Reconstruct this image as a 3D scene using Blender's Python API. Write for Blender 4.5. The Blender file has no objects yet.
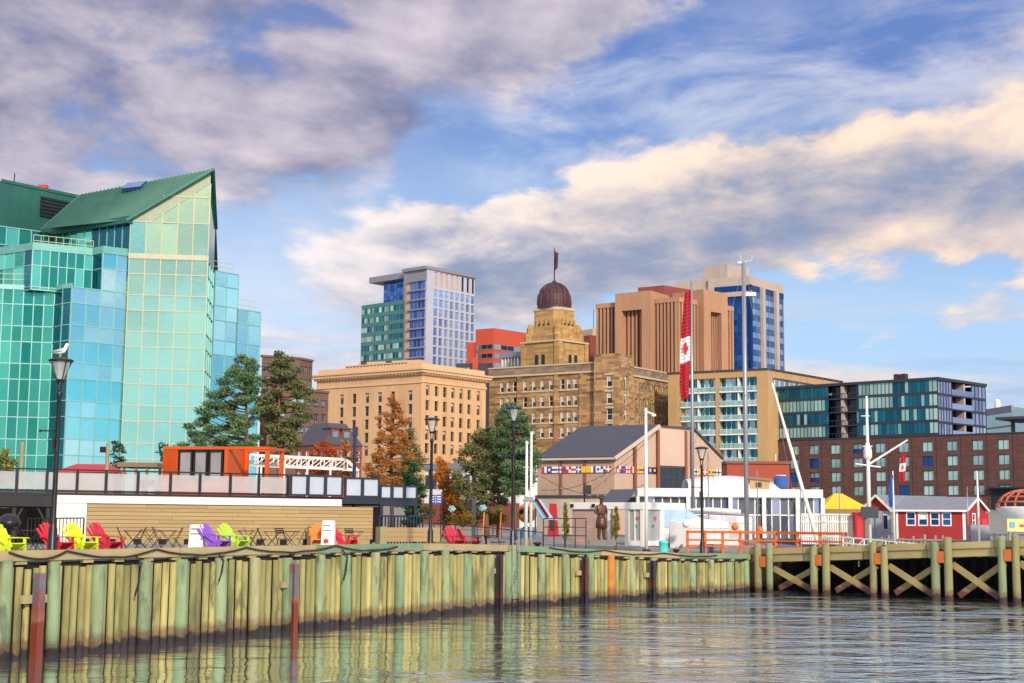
import bpy, math, random
from mathutils import Vector, Matrix
from mathutils.geometry import delaunay_2d_cdt
R = math.radians
random.seed(7)
sc = bpy.context.scene
COL = sc.collection

# ------------------------------------------------------------------ camera
F = 1422.0
PITCH, ROLL, EYE = R(7.155), R(0.5), 4.0
cam = bpy.data.cameras.new('camera'); cam_o = bpy.data.objects.new('camera', cam); COL.objects.link(cam_o)
cam.sensor_width = 36.0; cam.lens = 36.0*F/1024; cam.clip_end = 20000; cam.clip_start = 0.1
CM = Matrix.Rotation(math.pi/2+PITCH, 3, 'X') @ Matrix.Rotation(ROLL, 3, 'Z')
cam_o.matrix_world = Matrix.Translation((0, 0, EYE)) @ CM.to_4x4()
sc.camera = cam_o

# ------------------------------------------------------------------ world
SUN_AZ, SUN_EL = R(160), R(26)          # azimuth clockwise from +Y: behind the camera, to the right
sdir = Vector((math.sin(SUN_AZ)*math.cos(SUN_EL), math.cos(SUN_AZ)*math.cos(SUN_EL), math.sin(SUN_EL)))
W = bpy.data.worlds.new('World'); sc.world = W; W.use_nodes = True
nt = W.node_tree; nt.nodes.clear()

class V:
    "a float socket with arithmetic"
    tree = None
    def __init__(s, k): s.k = k
    @staticmethod
    def op(o, *a):
        n = V.tree.nodes.new('ShaderNodeMath'); n.operation = o
        for i, x in enumerate(a):
            if isinstance(x, V): V.tree.links.new(x.k, n.inputs[i])
            else: n.inputs[i].default_value = x
        return V(n.outputs[0])
    def __add__(s, o): return V.op('ADD', s, o)
    __radd__ = __add__
    def __sub__(s, o): return V.op('SUBTRACT', s, o)
    def __rsub__(s, o): return V.op('SUBTRACT', o, s)
    def __mul__(s, o): return V.op('MULTIPLY', s, o)
    __rmul__ = __mul__
    def __truediv__(s, o): return V.op('DIVIDE', s, o)
    def __rtruediv__(s, o): return V.op('DIVIDE', o, s)
    def ss(s, a, b):
        n = V.tree.nodes.new('ShaderNodeMapRange'); n.interpolation_type = 'SMOOTHSTEP'
        V.tree.links.new(s.k, n.inputs[0]); n.inputs[1].default_value = a; n.inputs[2].default_value = b
        return V(n.outputs[0])
    def clamp(s): return V.op('MINIMUM', V.op('MAXIMUM', s, 0.0), 1.0)
def gauss(v, c, w):
    q = (v-c)/w
    return V.op('EXPONENT', (q*q)*-1.0)
def comb(x, y, z=0.0):
    n = V.tree.nodes.new('ShaderNodeCombineXYZ')
    for i, a in enumerate((x, y, z)):
        if isinstance(a, V): V.tree.links.new(a.k, n.inputs[i])
        else: n.inputs[i].default_value = a
    return n.outputs[0]
def noise(vec, scale, detail=6, rough=.55, dist=0.0):
    n = V.tree.nodes.new('ShaderNodeTexNoise')
    n.inputs['Scale'].default_value = scale; n.inputs['Detail'].default_value = detail
    n.inputs['Roughness'].default_value = rough; n.inputs['Distortion'].default_value = dist
    V.tree.links.new(vec, n.inputs['Vector'])
    return V(n.outputs['Fac'])
def mixc(f, a, b):
    n = V.tree.nodes.new('ShaderNodeMix'); n.data_type = 'RGBA'
    if isinstance(f, V): V.tree.links.new(f.k, n.inputs[0])
    else: n.inputs[0].default_value = f
    for i, x in ((6, a), (7, b)):
        if isinstance(x, (tuple, list)): n.inputs[i].default_value = (*x[:3], 1)
        else: V.tree.links.new(x, n.inputs[i])
    return n.outputs[2]

V.tree = nt
sky = nt.nodes.new('ShaderNodeTexSky'); sky.sky_type = 'NISHITA'; sky.sun_disc = False
sky.sun_elevation = SUN_EL; sky.sun_rotation = SUN_AZ; sky.air_density = 1.2; sky.ozone_density = 2.0; sky.dust_density = .6
tc = nt.nodes.new('ShaderNodeTexCoord'); sep = nt.nodes.new('ShaderNodeSeparateXYZ')
nt.links.new(tc.outputs['Generated'], sep.inputs[0])
dx, dy, dz = (V(sep.outputs[i]) for i in range(3))
yy = V.op('MAXIMUM', V.op('ABSOLUTE', dy), .25)
A = dx/yy; E = V.op('MAXIMUM', dz, 0.0)/yy          # tangents of azimuth and elevation
den = E+.22
q = comb(A/den, 1.0/den*.9)
wob = (noise(q, 1.3, 4, .6)-.5)
fine = noise(q, 5.5, 7, .6, .3)-.5
E2 = E + wob*.08 + fine*.055
n1 = noise(q, 3.0, 9, .58, .25)
q2 = comb(A/den - .055, 1.0/den*.9 - .06)             # the same field, a step towards the light
n1b = noise(q2, 3.0, 6, .58, .25)
# where the cloud decks lie
zen = E.ss(.38, .68)
decky = E2 - (.222 + .60*V.op('MAXIMUM', A+.13, 0.0))
deck = decky.ss(-.035, .045)*(1.0-zen*.7)
bandc = .220 + .185*A
puff = noise(q, 4.4, 6, .55, .3)
amp = puff.ss(.3, .62)
band = (gauss(E2, bandc-.035, .042) + gauss(E2, bandc+.0, .020)*amp*.55)*A.ss(-.22, -.06)
under = gauss(E2, bandc-.055, .030)*A.ss(-.16, .0)
low = gauss(E2, .180+.05*A, .013)*A.ss(.1, .26)
thin = noise(comb(A*2.6+E*3, E*15.0), 2.0, 8, .6, .6)
thinm = E.ss(.19, .06)
field = n1*.55 + puff*.45 + deck*(.19 + (noise(q, 7.5, 5, .6)-.5)*.25) + band*.29 + low*.12 + zen*.04 - .07*gauss(A, -.12, .05)*gauss(E, .2, .04)
cov = (field-.525).ss(0.0, .14)
lit = ((n1-n1b)*2.4 + (puff-.5)*1.9 + fine*.7 + .42)
core = (field-.62).ss(0.0, .24)
bandtop = gauss(E2, bandc+.014, .020)*A.ss(-.2, -.05)*(amp*.8+.2)
bright = (lit + bandtop*.45 + low*.3 - core*.16 + .14 - deck*.10 - under*.36)
warm = mixc(A.ss(-.25, .22), (7.6, 7.2, 7.3), (8.2, 6.5, 5.2))
warm = mixc(deck, warm, (6.0, 5.3, 5.8))
dark = mixc(deck, (2.1, 2.6, 3.9), (1.25, 1.5, 2.7))
warm = mixc(zen, warm, (9.5, 9.2, 9.4)); dark = mixc(zen, dark, (4.2, 4.5, 5.5))
ccol = mixc(bright.ss(-.25, 1.25), dark, warm)
skyc = nt.nodes.new('ShaderNodeMix'); skyc.data_type = 'RGBA'; skyc.blend_type = 'MULTIPLY'; skyc.inputs[0].default_value = 1
nt.links.new(sky.outputs[0], skyc.inputs[6]); skyc.inputs[7].default_value = (1.0, 1.15, 1.5, 1)
blue = mixc(.85, skyc.outputs[2], mixc(E.ss(.12, .34), (3.3, 4.9, 6.9), (.95, 1.65, 4.0)))
streak = noise(comb(A*3+E*2, E*9.0-A*1.6), 2.0, 7, .6, .4)
veil = (gauss(A, -.17, .12)*gauss(E, .15, .09)*.6*noise(q, 2.4, 5, .6).ss(.25, .65) + E.ss(.14, .02)*.7 + gauss(E2, .28+.16*A, .05)*A.ss(-.15, .05)*.75*streak.ss(.38, .66)).clamp()
base = mixc(veil, blue, mixc(A.ss(.0, .3), (5.9, 6.3, 7.1), (5.6, 5.6, 6.3)))
thinc = ((thin-.43).ss(0.0, .17)*thinm)*.9
base = mixc(zen*.5, base, (8.6, 8.9, 9.5))
base = mixc(thinc, base, mixc(A.ss(-.2, .2), (6.3, 6.1, 6.7), (7.2, 6.0, 5.1)))
greyband = ((noise(comb(A*2.2, E*11.0+3), 2.2, 7, .6, .5)-.50).ss(0.0, .14)*E.ss(.2, .06))*.55
base = mixc(greyband, base, (2.7, 3.5, 5.0))
full = mixc(cov, base, ccol)
bg = nt.nodes.new('ShaderNodeBackground'); bg.inputs[1].default_value = 0.1
nt.links.new(full, bg.inputs[0])
wo = nt.nodes.new('ShaderNodeOutputWorld'); nt.links.new(bg.outputs[0], wo.inputs[0])

# ------------------------------------------------------------------ sun, exposure
sl = bpy.data.lights.new('sun', 'SUN'); sl.energy = 3.1; sl.angle = R(5); sl.color = (1.0, .84, .66)
so = bpy.data.objects.new('sun', sl); COL.objects.link(so); so.location = (60, -60, 80)
so.rotation_euler = (-sdir).to_track_quat('-Z', 'Y').to_euler()
sc.view_settings.view_transform = 'Standard'; sc.view_settings.look = 'None'
sc.view_settings.gamma = 1; sc.view_settings.use_curve_mapping = False
sc.view_settings.exposure = 0.42
sc.render.engine = 'CYCLES'
sc.cycles.max_bounces = 6; sc.cycles.use_denoising = True
sc.cycles.sample_clamp_indirect = 8

# ------------------------------------------------------------------ survey helpers: the photo's sight lines meet real planes
CAMP = Vector((0, 0, EYE))
def ray(x, y): return CM @ Vector(((x-512)/F, (341.5-y)/F, -1))
def pt(x, y, Y):
    d = ray(x, y); return CAMP + d*(Y/d.y)
def pz(x, y, z):
    d = ray(x, y); return CAMP + d*((z-EYE)/d.z)

# ------------------------------------------------------------------ materials
MATS = {}
def mat(name, col, rough=.7, metal=0.0, var=.12, scale=1.5, bump=0.0, tint=0.0, col2=None, grime=None, spec=.5,
        brick=None, bands=None, coord='pos', alpha=1.0, trans=0.0, stretch=None, tide=None):
    m = bpy.data.materials.new(name); m.use_nodes = True; MATS[name] = m
    t = m.node_tree; V.tree = t; b = t.nodes['Principled BSDF']
    b.inputs['Roughness'].default_value = rough; b.inputs['Metallic'].default_value = metal
    b.inputs['Specular IOR Level'].default_value = spec
    if coord == 'pos': src = t.nodes.new('ShaderNodeNewGeometry').outputs['Position']
    else: src = t.nodes.new('ShaderNodeTexCoord').outputs['Object']
    base_src = src
    if stretch:
        mp = t.nodes.new('ShaderNodeMapping'); mp.inputs['Scale'].default_value = stretch
        t.links.new(src, mp.inputs[0]); src = mp.outputs[0]
    c = col
    if tint:
        at = t.nodes.new('ShaderNodeAttribute'); at.attribute_name = 'tint'
        tv = V(at.outputs['Fac'])
        if col2: c = mixc(tv, col, col2)
        else: c = mixc(tv, tuple(x*(1-tint) for x in col), tuple(min(1, x*(1+tint)) for x in col))
    nz = noise(src, scale, 6, .6)
    if brick:
        bt = t.nodes.new('ShaderNodeTexBrick'); bt.inputs['Scale'].default_value = 1
        bt.inputs['Brick Width'].default_value = brick[0]; bt.inputs['Row Height'].default_value = brick[1]
        bt.inputs['Mortar Size'].default_value = brick[2]
        bt.inputs['Color1'].default_value = (*[x*brick[4] for x in col], 1); bt.inputs['Color2'].default_value = (*[min(1, x*brick[5]) for x in col], 1)
        bt.inputs['Mortar'].default_value = (*brick[3], 1)
        s2 = t.nodes.new('ShaderNodeSeparateXYZ'); t.links.new(base_src, s2.inputs[0])
        t.links.new(comb(V(s2.outputs[0])*.85+V(s2.outputs[1])*.55, V(s2.outputs[2])), bt.inputs['Vector'])
        c = bt.outputs['Color']
    f = (nz-.5)*(2*var)*1.6+1.0
    mul = t.nodes.new('ShaderNodeMix'); mul.data_type = 'RGBA'; mul.blend_type = 'MULTIPLY'; mul.inputs[0].default_value = 1
    if isinstance(c, tuple): mul.inputs[6].default_value = (*c[:3], 1)
    else: t.links.new(c, mul.inputs[6])
    t.links.new(comb(f, f, f), mul.inputs[7])
    out = mul.outputs[2]
    if grime:      # blotchy second colour: lichen, rust, stains
        gn = noise(src, grime[1], 5, .65, .4)
        out = mixc((gn-grime[2]).ss(0.0, .16)*grime[3], out, grime[0])
    if tide:       # weed and wet below the tide line
        s3 = t.nodes.new('ShaderNodeSeparateXYZ'); t.links.new(base_src, s3.inputs[0])
        z = V(s3.outputs[2]) + (noise(base_src, 1.9, 5, .65)-.5)*.75
        out = mixc((tide[0]+.34-z).ss(0.0, .30)*.75, out, tide[1])
        out = mixc((tide[0]-z).ss(0.0, .14), out, tide[2])
    t.links.new(out, b.inputs['Base Color'])
    if bump:
        bp = t.nodes.new('ShaderNodeBump'); bp.inputs['Strength'].default_value = bump; bp.inputs['Distance'].default_value = .05
        t.links.new(noise(src, scale*4, 5, .6).k, bp.inputs['Height']); t.links.new(bp.outputs[0], b.inputs['Normal'])
    if alpha < 1: b.inputs['Alpha'].default_value = alpha
    if trans: b.inputs['Transmission Weight'].default_value = trans
    return m

# ------------------------------------------------------------------ mesh builder
class MB:
    def __init__(s): s.v = []; s.f = []; s.m = []; s.t = []
    def face(s, pts, m=0, t=None):
        i = len(s.v); s.v.extend(Vector(p) for p in pts); s.f.append(tuple(range(i, i+len(pts)))); s.m.append(m)
        s.t.append(random.random() if t is None else t)
    def solid(s, verts, faces, m=0, t=None):
        i = len(s.v); s.v.extend(Vector(p) for p in verts); t = random.random() if t is None else t
        for f in faces: s.f.append(tuple(i+k for k in f)); s.m.append(m); s.t.append(t)
    def obox(s, c, ax, ay, az, m=0, t=None):
        "box from its centre and three half-axes"
        c, ax, ay, az = Vector(c), Vector(ax), Vector(ay), Vector(az)
        vs = [c+sx*ax+sy*ay+sz*az for sz in (-1, 1) for sy in (-1, 1) for sx in (-1, 1)]
        s.solid(vs, [(0, 2, 3, 1), (4, 5, 7, 6), (0, 1, 5, 4), (2, 6, 7, 3), (0, 4, 6, 2), (1, 3, 7, 5)], m, t)
    def box(s, x0, x1, y0, y1, z0, z1, m=0, t=None):
        s.obox(((x0+x1)/2, (y0+y1)/2, (z0+z1)/2), ((x1-x0)/2, 0, 0), (0, (y1-y0)/2, 0), (0, 0, (z1-z0)/2), m, t)
    def bar(s, p, q, w, h=None, m=0, t=None, up=(0, 0, 1)):
        "square bar from p to q, w wide and h high"
        p, q = Vector(p), Vector(q); h = w if h is None else h
        d = q-p; L = d.length; d.normalize(); u = Vector(up)
        if abs(d.dot(u)) > .98: u = Vector((0, 1, 0))
        sx = d.cross(u).normalized(); sz = sx.cross(d).normalized()
        s.obox((p+q)/2, d*(L/2), sx*(w/2), sz*(h/2), m, t)
    def tube(s, pts, r, n=8, m=0, cap=True, t=None):
        pts = [Vector(p) for p in pts]; rs = r if isinstance(r, (list, tuple)) else [r]*len(pts)
        i0 = len(s.v); t = random.random() if t is None else t; k = len(pts)
        for j, p in enumerate(pts):
            d = (pts[min(j+1, k-1)]-pts[max(j-1, 0)]).normalized()
            u = Vector((0, 0, 1)) if abs(d.z) < .95 else Vector((1, 0, 0))
            a = d.cross(u).normalized(); b = d.cross(a).normalized()
            for e in range(n):
                an = 2*math.pi*e/n; s.v.append(p+(a*math.cos(an)+b*math.sin(an))*rs[j])
        for j in range(k-1):
            for e in range(n):
                s.f.append((i0+j*n+e, i0+j*n+(e+1) % n, i0+(j+1)*n+(e+1) % n, i0+(j+1)*n+e)); s.m.append(m); s.t.append(t)
        if cap:
            s.f.append(tuple(i0+e for e in range(n))[::-1]); s.m.append(m); s.t.append(t)
            s.f.append(tuple(i0+(k-1)*n+e for e in range(n))); s.m.append(m); s.t.append(t)
    def lathe(s, c, prof, n=16, m=0, t=None, phase=0.0):
        "profile of (radius, z) turned about the upright through c"
        c = Vector(c); i0 = len(s.v); t = random.random() if t is None else t
        for r, z in prof:
            for e in range(n):
                an = 2*math.pi*e/n+phase; s.v.append(c+Vector((r*math.cos(an), r*math.sin(an), z)))
        k = len(prof)
        for j in range(k-1):
            for e in range(n):
                s.f.append((i0+j*n+e, i0+j*n+(e+1) % n, i0+(j+1)*n+(e+1) % n, i0+(j+1)*n+e)); s.m.append(m); s.t.append(t)
        s.f.append(tuple(i0+e for e in range(n))[::-1]); s.m.append(m); s.t.append(t)
        s.f.append(tuple(i0+(k-1)*n+e for e in range(n))); s.m.append(m); s.t.append(t)
    def prism(s, poly, z0, z1, m=0, mt=None, t=None):
        "upright prism on a plan polygon; z1 may be one height per corner"
        n = len(poly); zt = z1 if isinstance(z1, (list, tuple)) else [z1]*n; t = random.random() if t is None else t
        i0 = len(s.v)
        for p in poly: s.v.append(Vector((p[0], p[1], z0)))
        for p, z in zip(poly, zt): s.v.append(Vector((p[0], p[1], z)))
        for e in range(n): s.f.append((i0+e, i0+(e+1) % n, i0+n+(e+1) % n, i0+n+e)); s.m.append(m); s.t.append(t)
        s.f.append(tuple(range(i0+n, i0+2*n))); s.m.append(m if mt is None else mt); s.t.append(t)
        s.f.append(tuple(range(i0, i0+n))[::-1]); s.m.append(m); s.t.append(t)
    def build(s, name, mats, parent=None, smooth=False, loc=None, tag=None):
        o0 = Vector(parent['_o']) if parent is not None and '_o' in parent else Vector((0, 0, 0))
        if parent is not None and parent.get('_local'): o0 = Vector((0, 0, 0))
        if loc is not None: o0 = Vector(loc)
        me = bpy.data.meshes.new(name); me.from_pydata([tuple(v-o0) for v in s.v], [], s.f)
        mats = mats if isinstance(mats, (list, tuple)) else [mats]
        for m_ in mats: me.materials.append(m_ if not isinstance(m_, str) else MATS[m_])
        me.polygons.foreach_set('material_index', s.m)
        at = me.attributes.new('tint', 'FLOAT', 'FACE'); at.data.foreach_set('value', s.t)
        if smooth: me.polygons.foreach_set('use_smooth', [True]*len(s.f))
        me.update()
        o = bpy.data.objects.new(name, me); COL.objects.link(o)
        if parent is not None:
            o.parent = parent
            if '_o' in parent: o['_o'] = tuple(parent['_o'])
            if parent.get('_local'): o['_local'] = 1
        if loc is not None: o.location = loc; o['_o'] = tuple(loc)
        return o

def lab(o, label, cat, group=None):
    o['label'] = label; o['category'] = cat
    if group: o['group'] = group
    return o
def thing(name, label, cat, loc, group=None, local=False, rz=0.0):
    "an Empty at the thing's base; its parts hang from it"
    o = bpy.data.objects.new(name, None); COL.objects.link(o); o.location = loc; o.empty_display_size = .3
    o.rotation_euler = (0, 0, rz); o['_o'] = tuple(loc)
    if local: o['_local'] = 1
    return lab(o, label, cat, group)
def copy_tree(o, parent=None):
    c = o.copy(); COL.objects.link(c)
    if parent is not None: c.parent = parent
    for ch in list(o.children): copy_tree(ch, c)
    return c
def structure(o): o['kind'] = 'structure'; return o

# ------------------------------------------------------------------ wall planes
class Face:
    "an upright wall plane from p0 (left, seen from outside) to p1"
    def __init__(s, p0, p1):
        s.p0 = Vector((p0[0], p0[1])); s.p1 = Vector((p1[0], p1[1])); d = s.p1-s.p0
        s.L = d.length; s.d = d/s.L; s.n = Vector((s.d.y, -s.d.x)); s.rz = math.atan2(s.d.y, s.d.x)
    def at(s, u, z, out=0.0):
        p = s.p0+s.d*u+s.n*out; return Vector((p.x, p.y, z))
    def px(s, x, y):
        "where the sight line through a pixel meets the wall: (along, height)"
        r = ray(x, y); n3 = Vector((s.n.x, s.n.y, 0)); k = (Vector((s.p0.x, s.p0.y, 0))-CAMP).dot(n3)/r.dot(n3)
        p = CAMP+r*k; return (Vector((p.x, p.y))-s.p0).dot(s.d), p.z
    def u(s, x, y=400): return s.px(x, y)[0]
    def quad(s, mb, u0, u1, z0, z1, out=0.0, m=0, t=None):
        mb.face([s.at(u0, z0, out), s.at(u1, z0, out), s.at(u1, z1, out), s.at(u0, z1, out)], m, t)
    def box(s, mb, u0, u1, z0, z1, o0, o1, m=0, t=None):
        c = s.at((u0+u1)/2, (z0+z1)/2, (o0+o1)/2)
        mb.obox(c, (s.d.x*(u1-u0)/2, s.d.y*(u1-u0)/2, 0), (s.n.x*(o1-o0)/2, s.n.y*(o1-o0)/2, 0), (0, 0, (z1-z0)/2), m, t)
def holed_wall(mb, f, u0, u1, z0, z1, holes, depth, m=0, mr=None):
    "wall quads round real openings, with reveals"
    us = sorted({u0, u1, *[h[0] for h in holes], *[h[1] for h in holes]}); zs = sorted({z0, z1, *[h[2] for h in holes], *[h[3] for h in holes]})
    us = [u for u in us if u0 <= u <= u1]; zs = [z for z in zs if z0 <= z <= z1]
    t = random.random()
    for a, b in zip(us, us[1:]):
        for c, d in zip(zs, zs[1:]):
            mu, mz = (a+b)/2, (c+d)/2
            if any(h[0] < mu < h[1] and h[2] < mz < h[3] for h in holes): continue
            f.quad(mb, a, b, c, d, 0, m, t)
    mr = m if mr is None else mr
    for a, b, c, d in holes:
        for p, q_ in (((a, c), (b, c)), ((b, c), (b, d)), ((b, d), (a, d)), ((a, d), (a, c))):
            mb.face([f.at(*p), f.at(*q_), f.at(*q_, -depth), f.at(*p, -depth)], mr, t)
WINDOW_MESH = {}
def window(parent, f, u, z, w, h, mats, depth=.3, fr=.09, bars=(0, 1), name='window'):
    "a framed window set back in its opening; the mesh is shared by all of one size"
    key = (round(w, 2), round(h, 2), mats, fr, bars, random.randrange(3))
    if key not in WINDOW_MESH:
        mb = MB()
        mb.face([(-w/2, .02, 0), (w/2, .02, 0), (w/2, .02, h), (-w/2, .02, h)], 1)
        for x0, x1, z0, z1 in ((-w/2, -w/2+fr, 0, h), (w/2-fr, w/2, 0, h), (-w/2+fr, w/2-fr, 0, fr), (-w/2+fr, w/2-fr, h-fr, h)):
            mb.box(x0, x1, -.06, .02, z0, z1, 0)
        for k in range(bars[0]): x = -w/2+w*(k+1)/(bars[0]+1); mb.box(x-fr/3, x+fr/3, -.04, .01, fr, h-fr, 0)
        for k in range(bars[1]): zz = h*(k+1)/(bars[1]+1); mb.box(-w/2+fr, w/2-fr, -.045, .012, zz-fr/3, zz+fr/3, 0)
        if random.random() < .5:      # a blind half drawn
            hb = h*random.choice((.3, .45, .6)); mb.face([(-w/2+fr, .012, h-fr-hb), (w/2-fr, .012, h-fr-hb), (w/2-fr, .012, h-fr), (-w/2+fr, .012, h-fr)], 2)
        ob = mb.build(name, [mats[0], mats[1], mats[2]]); WINDOW_MESH[key] = ob.data; bpy.data.objects.remove(ob)
    o = bpy.data.objects.new(name, WINDOW_MESH[key]); COL.objects.link(o); o.parent = parent
    p = f.at(u, z, -depth)-Vector(parent['_o']); o.location = p; o.rotation_euler = (0, 0, f.rz)
    return o
def punched(parent, f, u0, u1, z0, z1, wins, wall, mats, depth=.3, fr=.09, bars=(0, 1), wmb=None):
    "wall with windows given as (u centre, z sill, w, h)"
    mb = wmb or MB(); holed_wall(mb, f, u0, u1, z0, z1, [(u-w/2, u+w/2, z, z+h) for u, z, w, h in wins], depth+.02)
    for u, z, w, h in wins: window(parent, f, u, z, w, h, mats, depth, fr, bars)
    return mb if wmb else mb.build('wall', [wall], parent)
def curtain(mb, f, us, zs, glass=lambda i, j: 0, mull=1, mw=.12, md=.12, tilt=.02, out=0.0, tint=None):
    "panes between the us and zs, each very slightly out of true, with mullions proud of them"
    for i, (a, b) in enumerate(zip(us, us[1:])):
        for j, (c, d) in enumerate(zip(zs, zs[1:])):
            e = [random.uniform(-tilt, tilt) for _ in range(3)]
            mb.face([f.at(a, c, out+e[0]), f.at(b, c, out+e[1]), f.at(b, d, out+e[2]), f.at(a, d, out+e[0]+e[2]-e[1])], glass(i, j), None if tint is None else tint(i, j))
    for u in us: f.box(mb, u-mw/2, u+mw/2, zs[0], zs[-1], out-.05, out+md, mull)
    for z in zs: f.box(mb, us[0], us[-1], z-mw/2, z+mw/2, out-.05, out+md*.9, mull)
def lin(a, b, n): return [a+(b-a)*i/n for i in range(n+1)]
def roofs(*px_y, Yc, corner=1):
    "roof corners on one level, the one numbered corner standing Yc away"
    c = pt(*px_y[corner], Yc); return [pz(x, y, c.z) if i != corner else c for i, (x, y) in enumerate(px_y)]
# ================================================================== ground, water
mat('water', (.60, .72, .70), .04, .93, .1, .1)
wm = MATS['water']; t = wm.node_tree; V.tree = t; b = t.nodes['Principled BSDF']
b.inputs['IOR'].default_value = 1.4
g = t.nodes.new('ShaderNodeNewGeometry'); mp = t.nodes.new('ShaderNodeMapping'); mp.inputs['Scale'].default_value = (.85, 1.25, 1)
t.links.new(g.outputs['Position'], mp.inputs[0])
sp = t.nodes.new('ShaderNodeSeparateXYZ'); t.links.new(g.outputs['Position'], sp.inputs[0])
calm = noise(g.outputs['Position'], .045, 3, .5).ss(.35, .65)        # smooth lee patches and ruffled ones
rip = noise(mp.outputs[0], 1.5, 4, .55, .6); swell = noise(mp.outputs[0], .38, 3, .5, .3)
mp2 = t.nodes.new('ShaderNodeMapping'); mp2.inputs['Scale'].default_value = (.20, .42, 1); t.links.new(g.outputs['Position'], mp2.inputs[0])
cat = noise(mp2.outputs[0], 1.0, 4, .6, .4).ss(.44, .70)*(V(sp.outputs[0]).ss(-3, 14)*.95+.05)
hgt = cat*noise(mp.outputs[0], 2.6, 3, .5, .4)*.34 + rip*(calm*.18+.03+V(sp.outputs[0]).ss(-4, 12)*.55)*.060 + swell*.085
bp = t.nodes.new('ShaderNodeBump'); bp.inputs['Strength'].default_value = .75; bp.inputs['Distance'].default_value = 1.0
t.links.new(hgt.k, bp.inputs['Height']); t.links.new(bp.outputs[0], b.inputs['Normal'])
mb = MB(); mb.face([(-3000, -1500, 0), (3000, -1500, 0), (3000, 3000, 0), (-3000, 3000, 0)])
structure(mb.build('water', 'water'))

# shoreline of the wharves (plan)
WA = Vector((-14.45, 40.2)); WB = Vector((-.25, 66.6)); WC = Vector((13.6, 83.2))
wdir = (WB-WA).normalized(); WZ = WA-wdir*75
BAY = [Vector((17.5, 90)), Vector((19.5, 118)), Vector((75, 113)), Vector((420, 104)), Vector((2500, 60))]
COAST = [WZ, WA, WB, WC]+BAY
def sst(x, a, b):
    k = min(1, max(0, (x-a)/(b-a))); return k*k*(3-2*k)
def ground_z(x, y):
    d = math.hypot(x-WC.x, y-WC.y)
    z = 2.68-.82*sst(30-d, 0, 30)
    z -= .25*sst(x, 25, 45)*(1-sst(y, 135, 170))
    return z + 11*sst(y, 170, 420)+30*sst(y, 400, 1500)
def sheet(name, poly, m, lift=0.0, step=None, skirt=0.0):
    pts = [Vector((p[0], p[1])) for p in poly]; n = len(pts)
    edges = [(i, (i+1) % n) for i in range(n)]; extra = []
    xs = [p.x for p in pts]; ys = [p.y for p in pts]
    def inside(p):
        c = False
        for i in range(n):
            a, b_ = pts[i], pts[i-1]
            if (a.y > p.y) != (b_.y > p.y) and p.x < (b_.x-a.x)*(p.y-a.y)/(b_.y-a.y)+a.x: c = not c
        return c
    for st, lim in (step or []):
        x = max(min(xs), -lim)
        while x < min(max(xs), lim):
            y = max(min(ys), -20)
            while y < min(max(ys), lim*2.2):
                if inside(Vector((x, y))): extra.append(Vector((x, y)))
                y += st
            x += st
    r = delaunay_2d_cdt(pts+extra, edges, [list(range(n))], 1, 1e-4)
    mb = MB(); mb.v = [Vector((p.x, p.y, ground_z(p.x, p.y)+lift)) for p in r[0]]
    for f in r[2]: mb.f.append(tuple(f)); mb.m.append(0); mb.t.append(.5)
    if skirt:
        for i in range(n):
            a, b_ = pts[i], pts[(i+1) % n]
            za, zb = ground_z(*a)+lift, ground_z(*b_)+lift
            mb.face([(a.x, a.y, za-skirt), (b_.x, b_.y, zb-skirt), (b_.x, b_.y, zb), (a.x, a.y, za)], 0, .5)
    return structure(mb.build(name, m))
mat('paving', (.22, .21, .20), .85, 0, .25, .35, .3)
mat('asphalt', (.10, .10, .105), .9, 0, .25, .5, .3)
mat('deck_boards', (.30, .25, .19), .8, 0, .25, .8, .2, stretch=(1.2, 9, 1))
land = [p.copy() for p in COAST]; land[0] = WZ
# inland by a hand's breadth so the quay faces stand in front of the bank
land = land+[Vector((2500, 2900)), Vector((-2500, 2900)), Vector((-2500, WZ.y))]
sheet('ground', land, 'paving', 0, [(9, 70), (40, 400)], 6)
nrm = Vector((-wdir.y, wdir.x))
dB = (WC-WB).normalized(); nB = Vector((-dB.y, dB.x))
nm = (nrm+nB).normalized()
sheet('boardwalk', [WA-wdir*60+nrm*.4, WA+nrm*.4, WB+nm*.4, WC+nB*.4-dB*.4, WC+nB*7-dB*.4, WB+nm*7.4, WA+nrm*7, WA-wdir*60+nrm*7], 'deck_boards', .03, [(4, 60)])
sheet('road', [(-400, 176), (120, 170), (420, 150), (420, 162), (120, 182), (-400, 188)], 'asphalt', .03, [(9, 420)])
mat('painted_line', (.75, .75, .72), .6)
# ================================================================== buildings
def glassmat(name, c1, c2, rough=.06, metal=.75, var=.08):
    return mat(name, c1, rough, metal, var, .25, bump=.12, tint=.5, col2=c2)
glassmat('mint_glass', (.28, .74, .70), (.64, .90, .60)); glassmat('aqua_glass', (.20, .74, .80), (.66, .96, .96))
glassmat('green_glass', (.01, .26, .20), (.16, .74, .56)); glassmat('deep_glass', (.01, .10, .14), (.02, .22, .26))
glassmat('blue_glass', (.02, .07, .26), (.10, .22, .55)); glassmat('sky_glass', (.25, .42, .70), (.45, .66, .92))
glassmat('pale_glass', (.30, .40, .40), (.55, .70, .66)); glassmat('dark_glass', (.010, .018, .028), (.05, .075, .10), .08, .25)
glassmat('lavender_glass', (.32, .38, .58), (.58, .64, .80)); glassmat('sea_glass', (.22, .42, .36), (.52, .74, .62), .1, .5)
mat('cream_mullion', (.46, .46, .33), .5); mat('teal_mullion', (.24, .50, .48), .4, .3); mat('green_metal', (.03, .145, .115), .45, .4, .15, .3)
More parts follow.
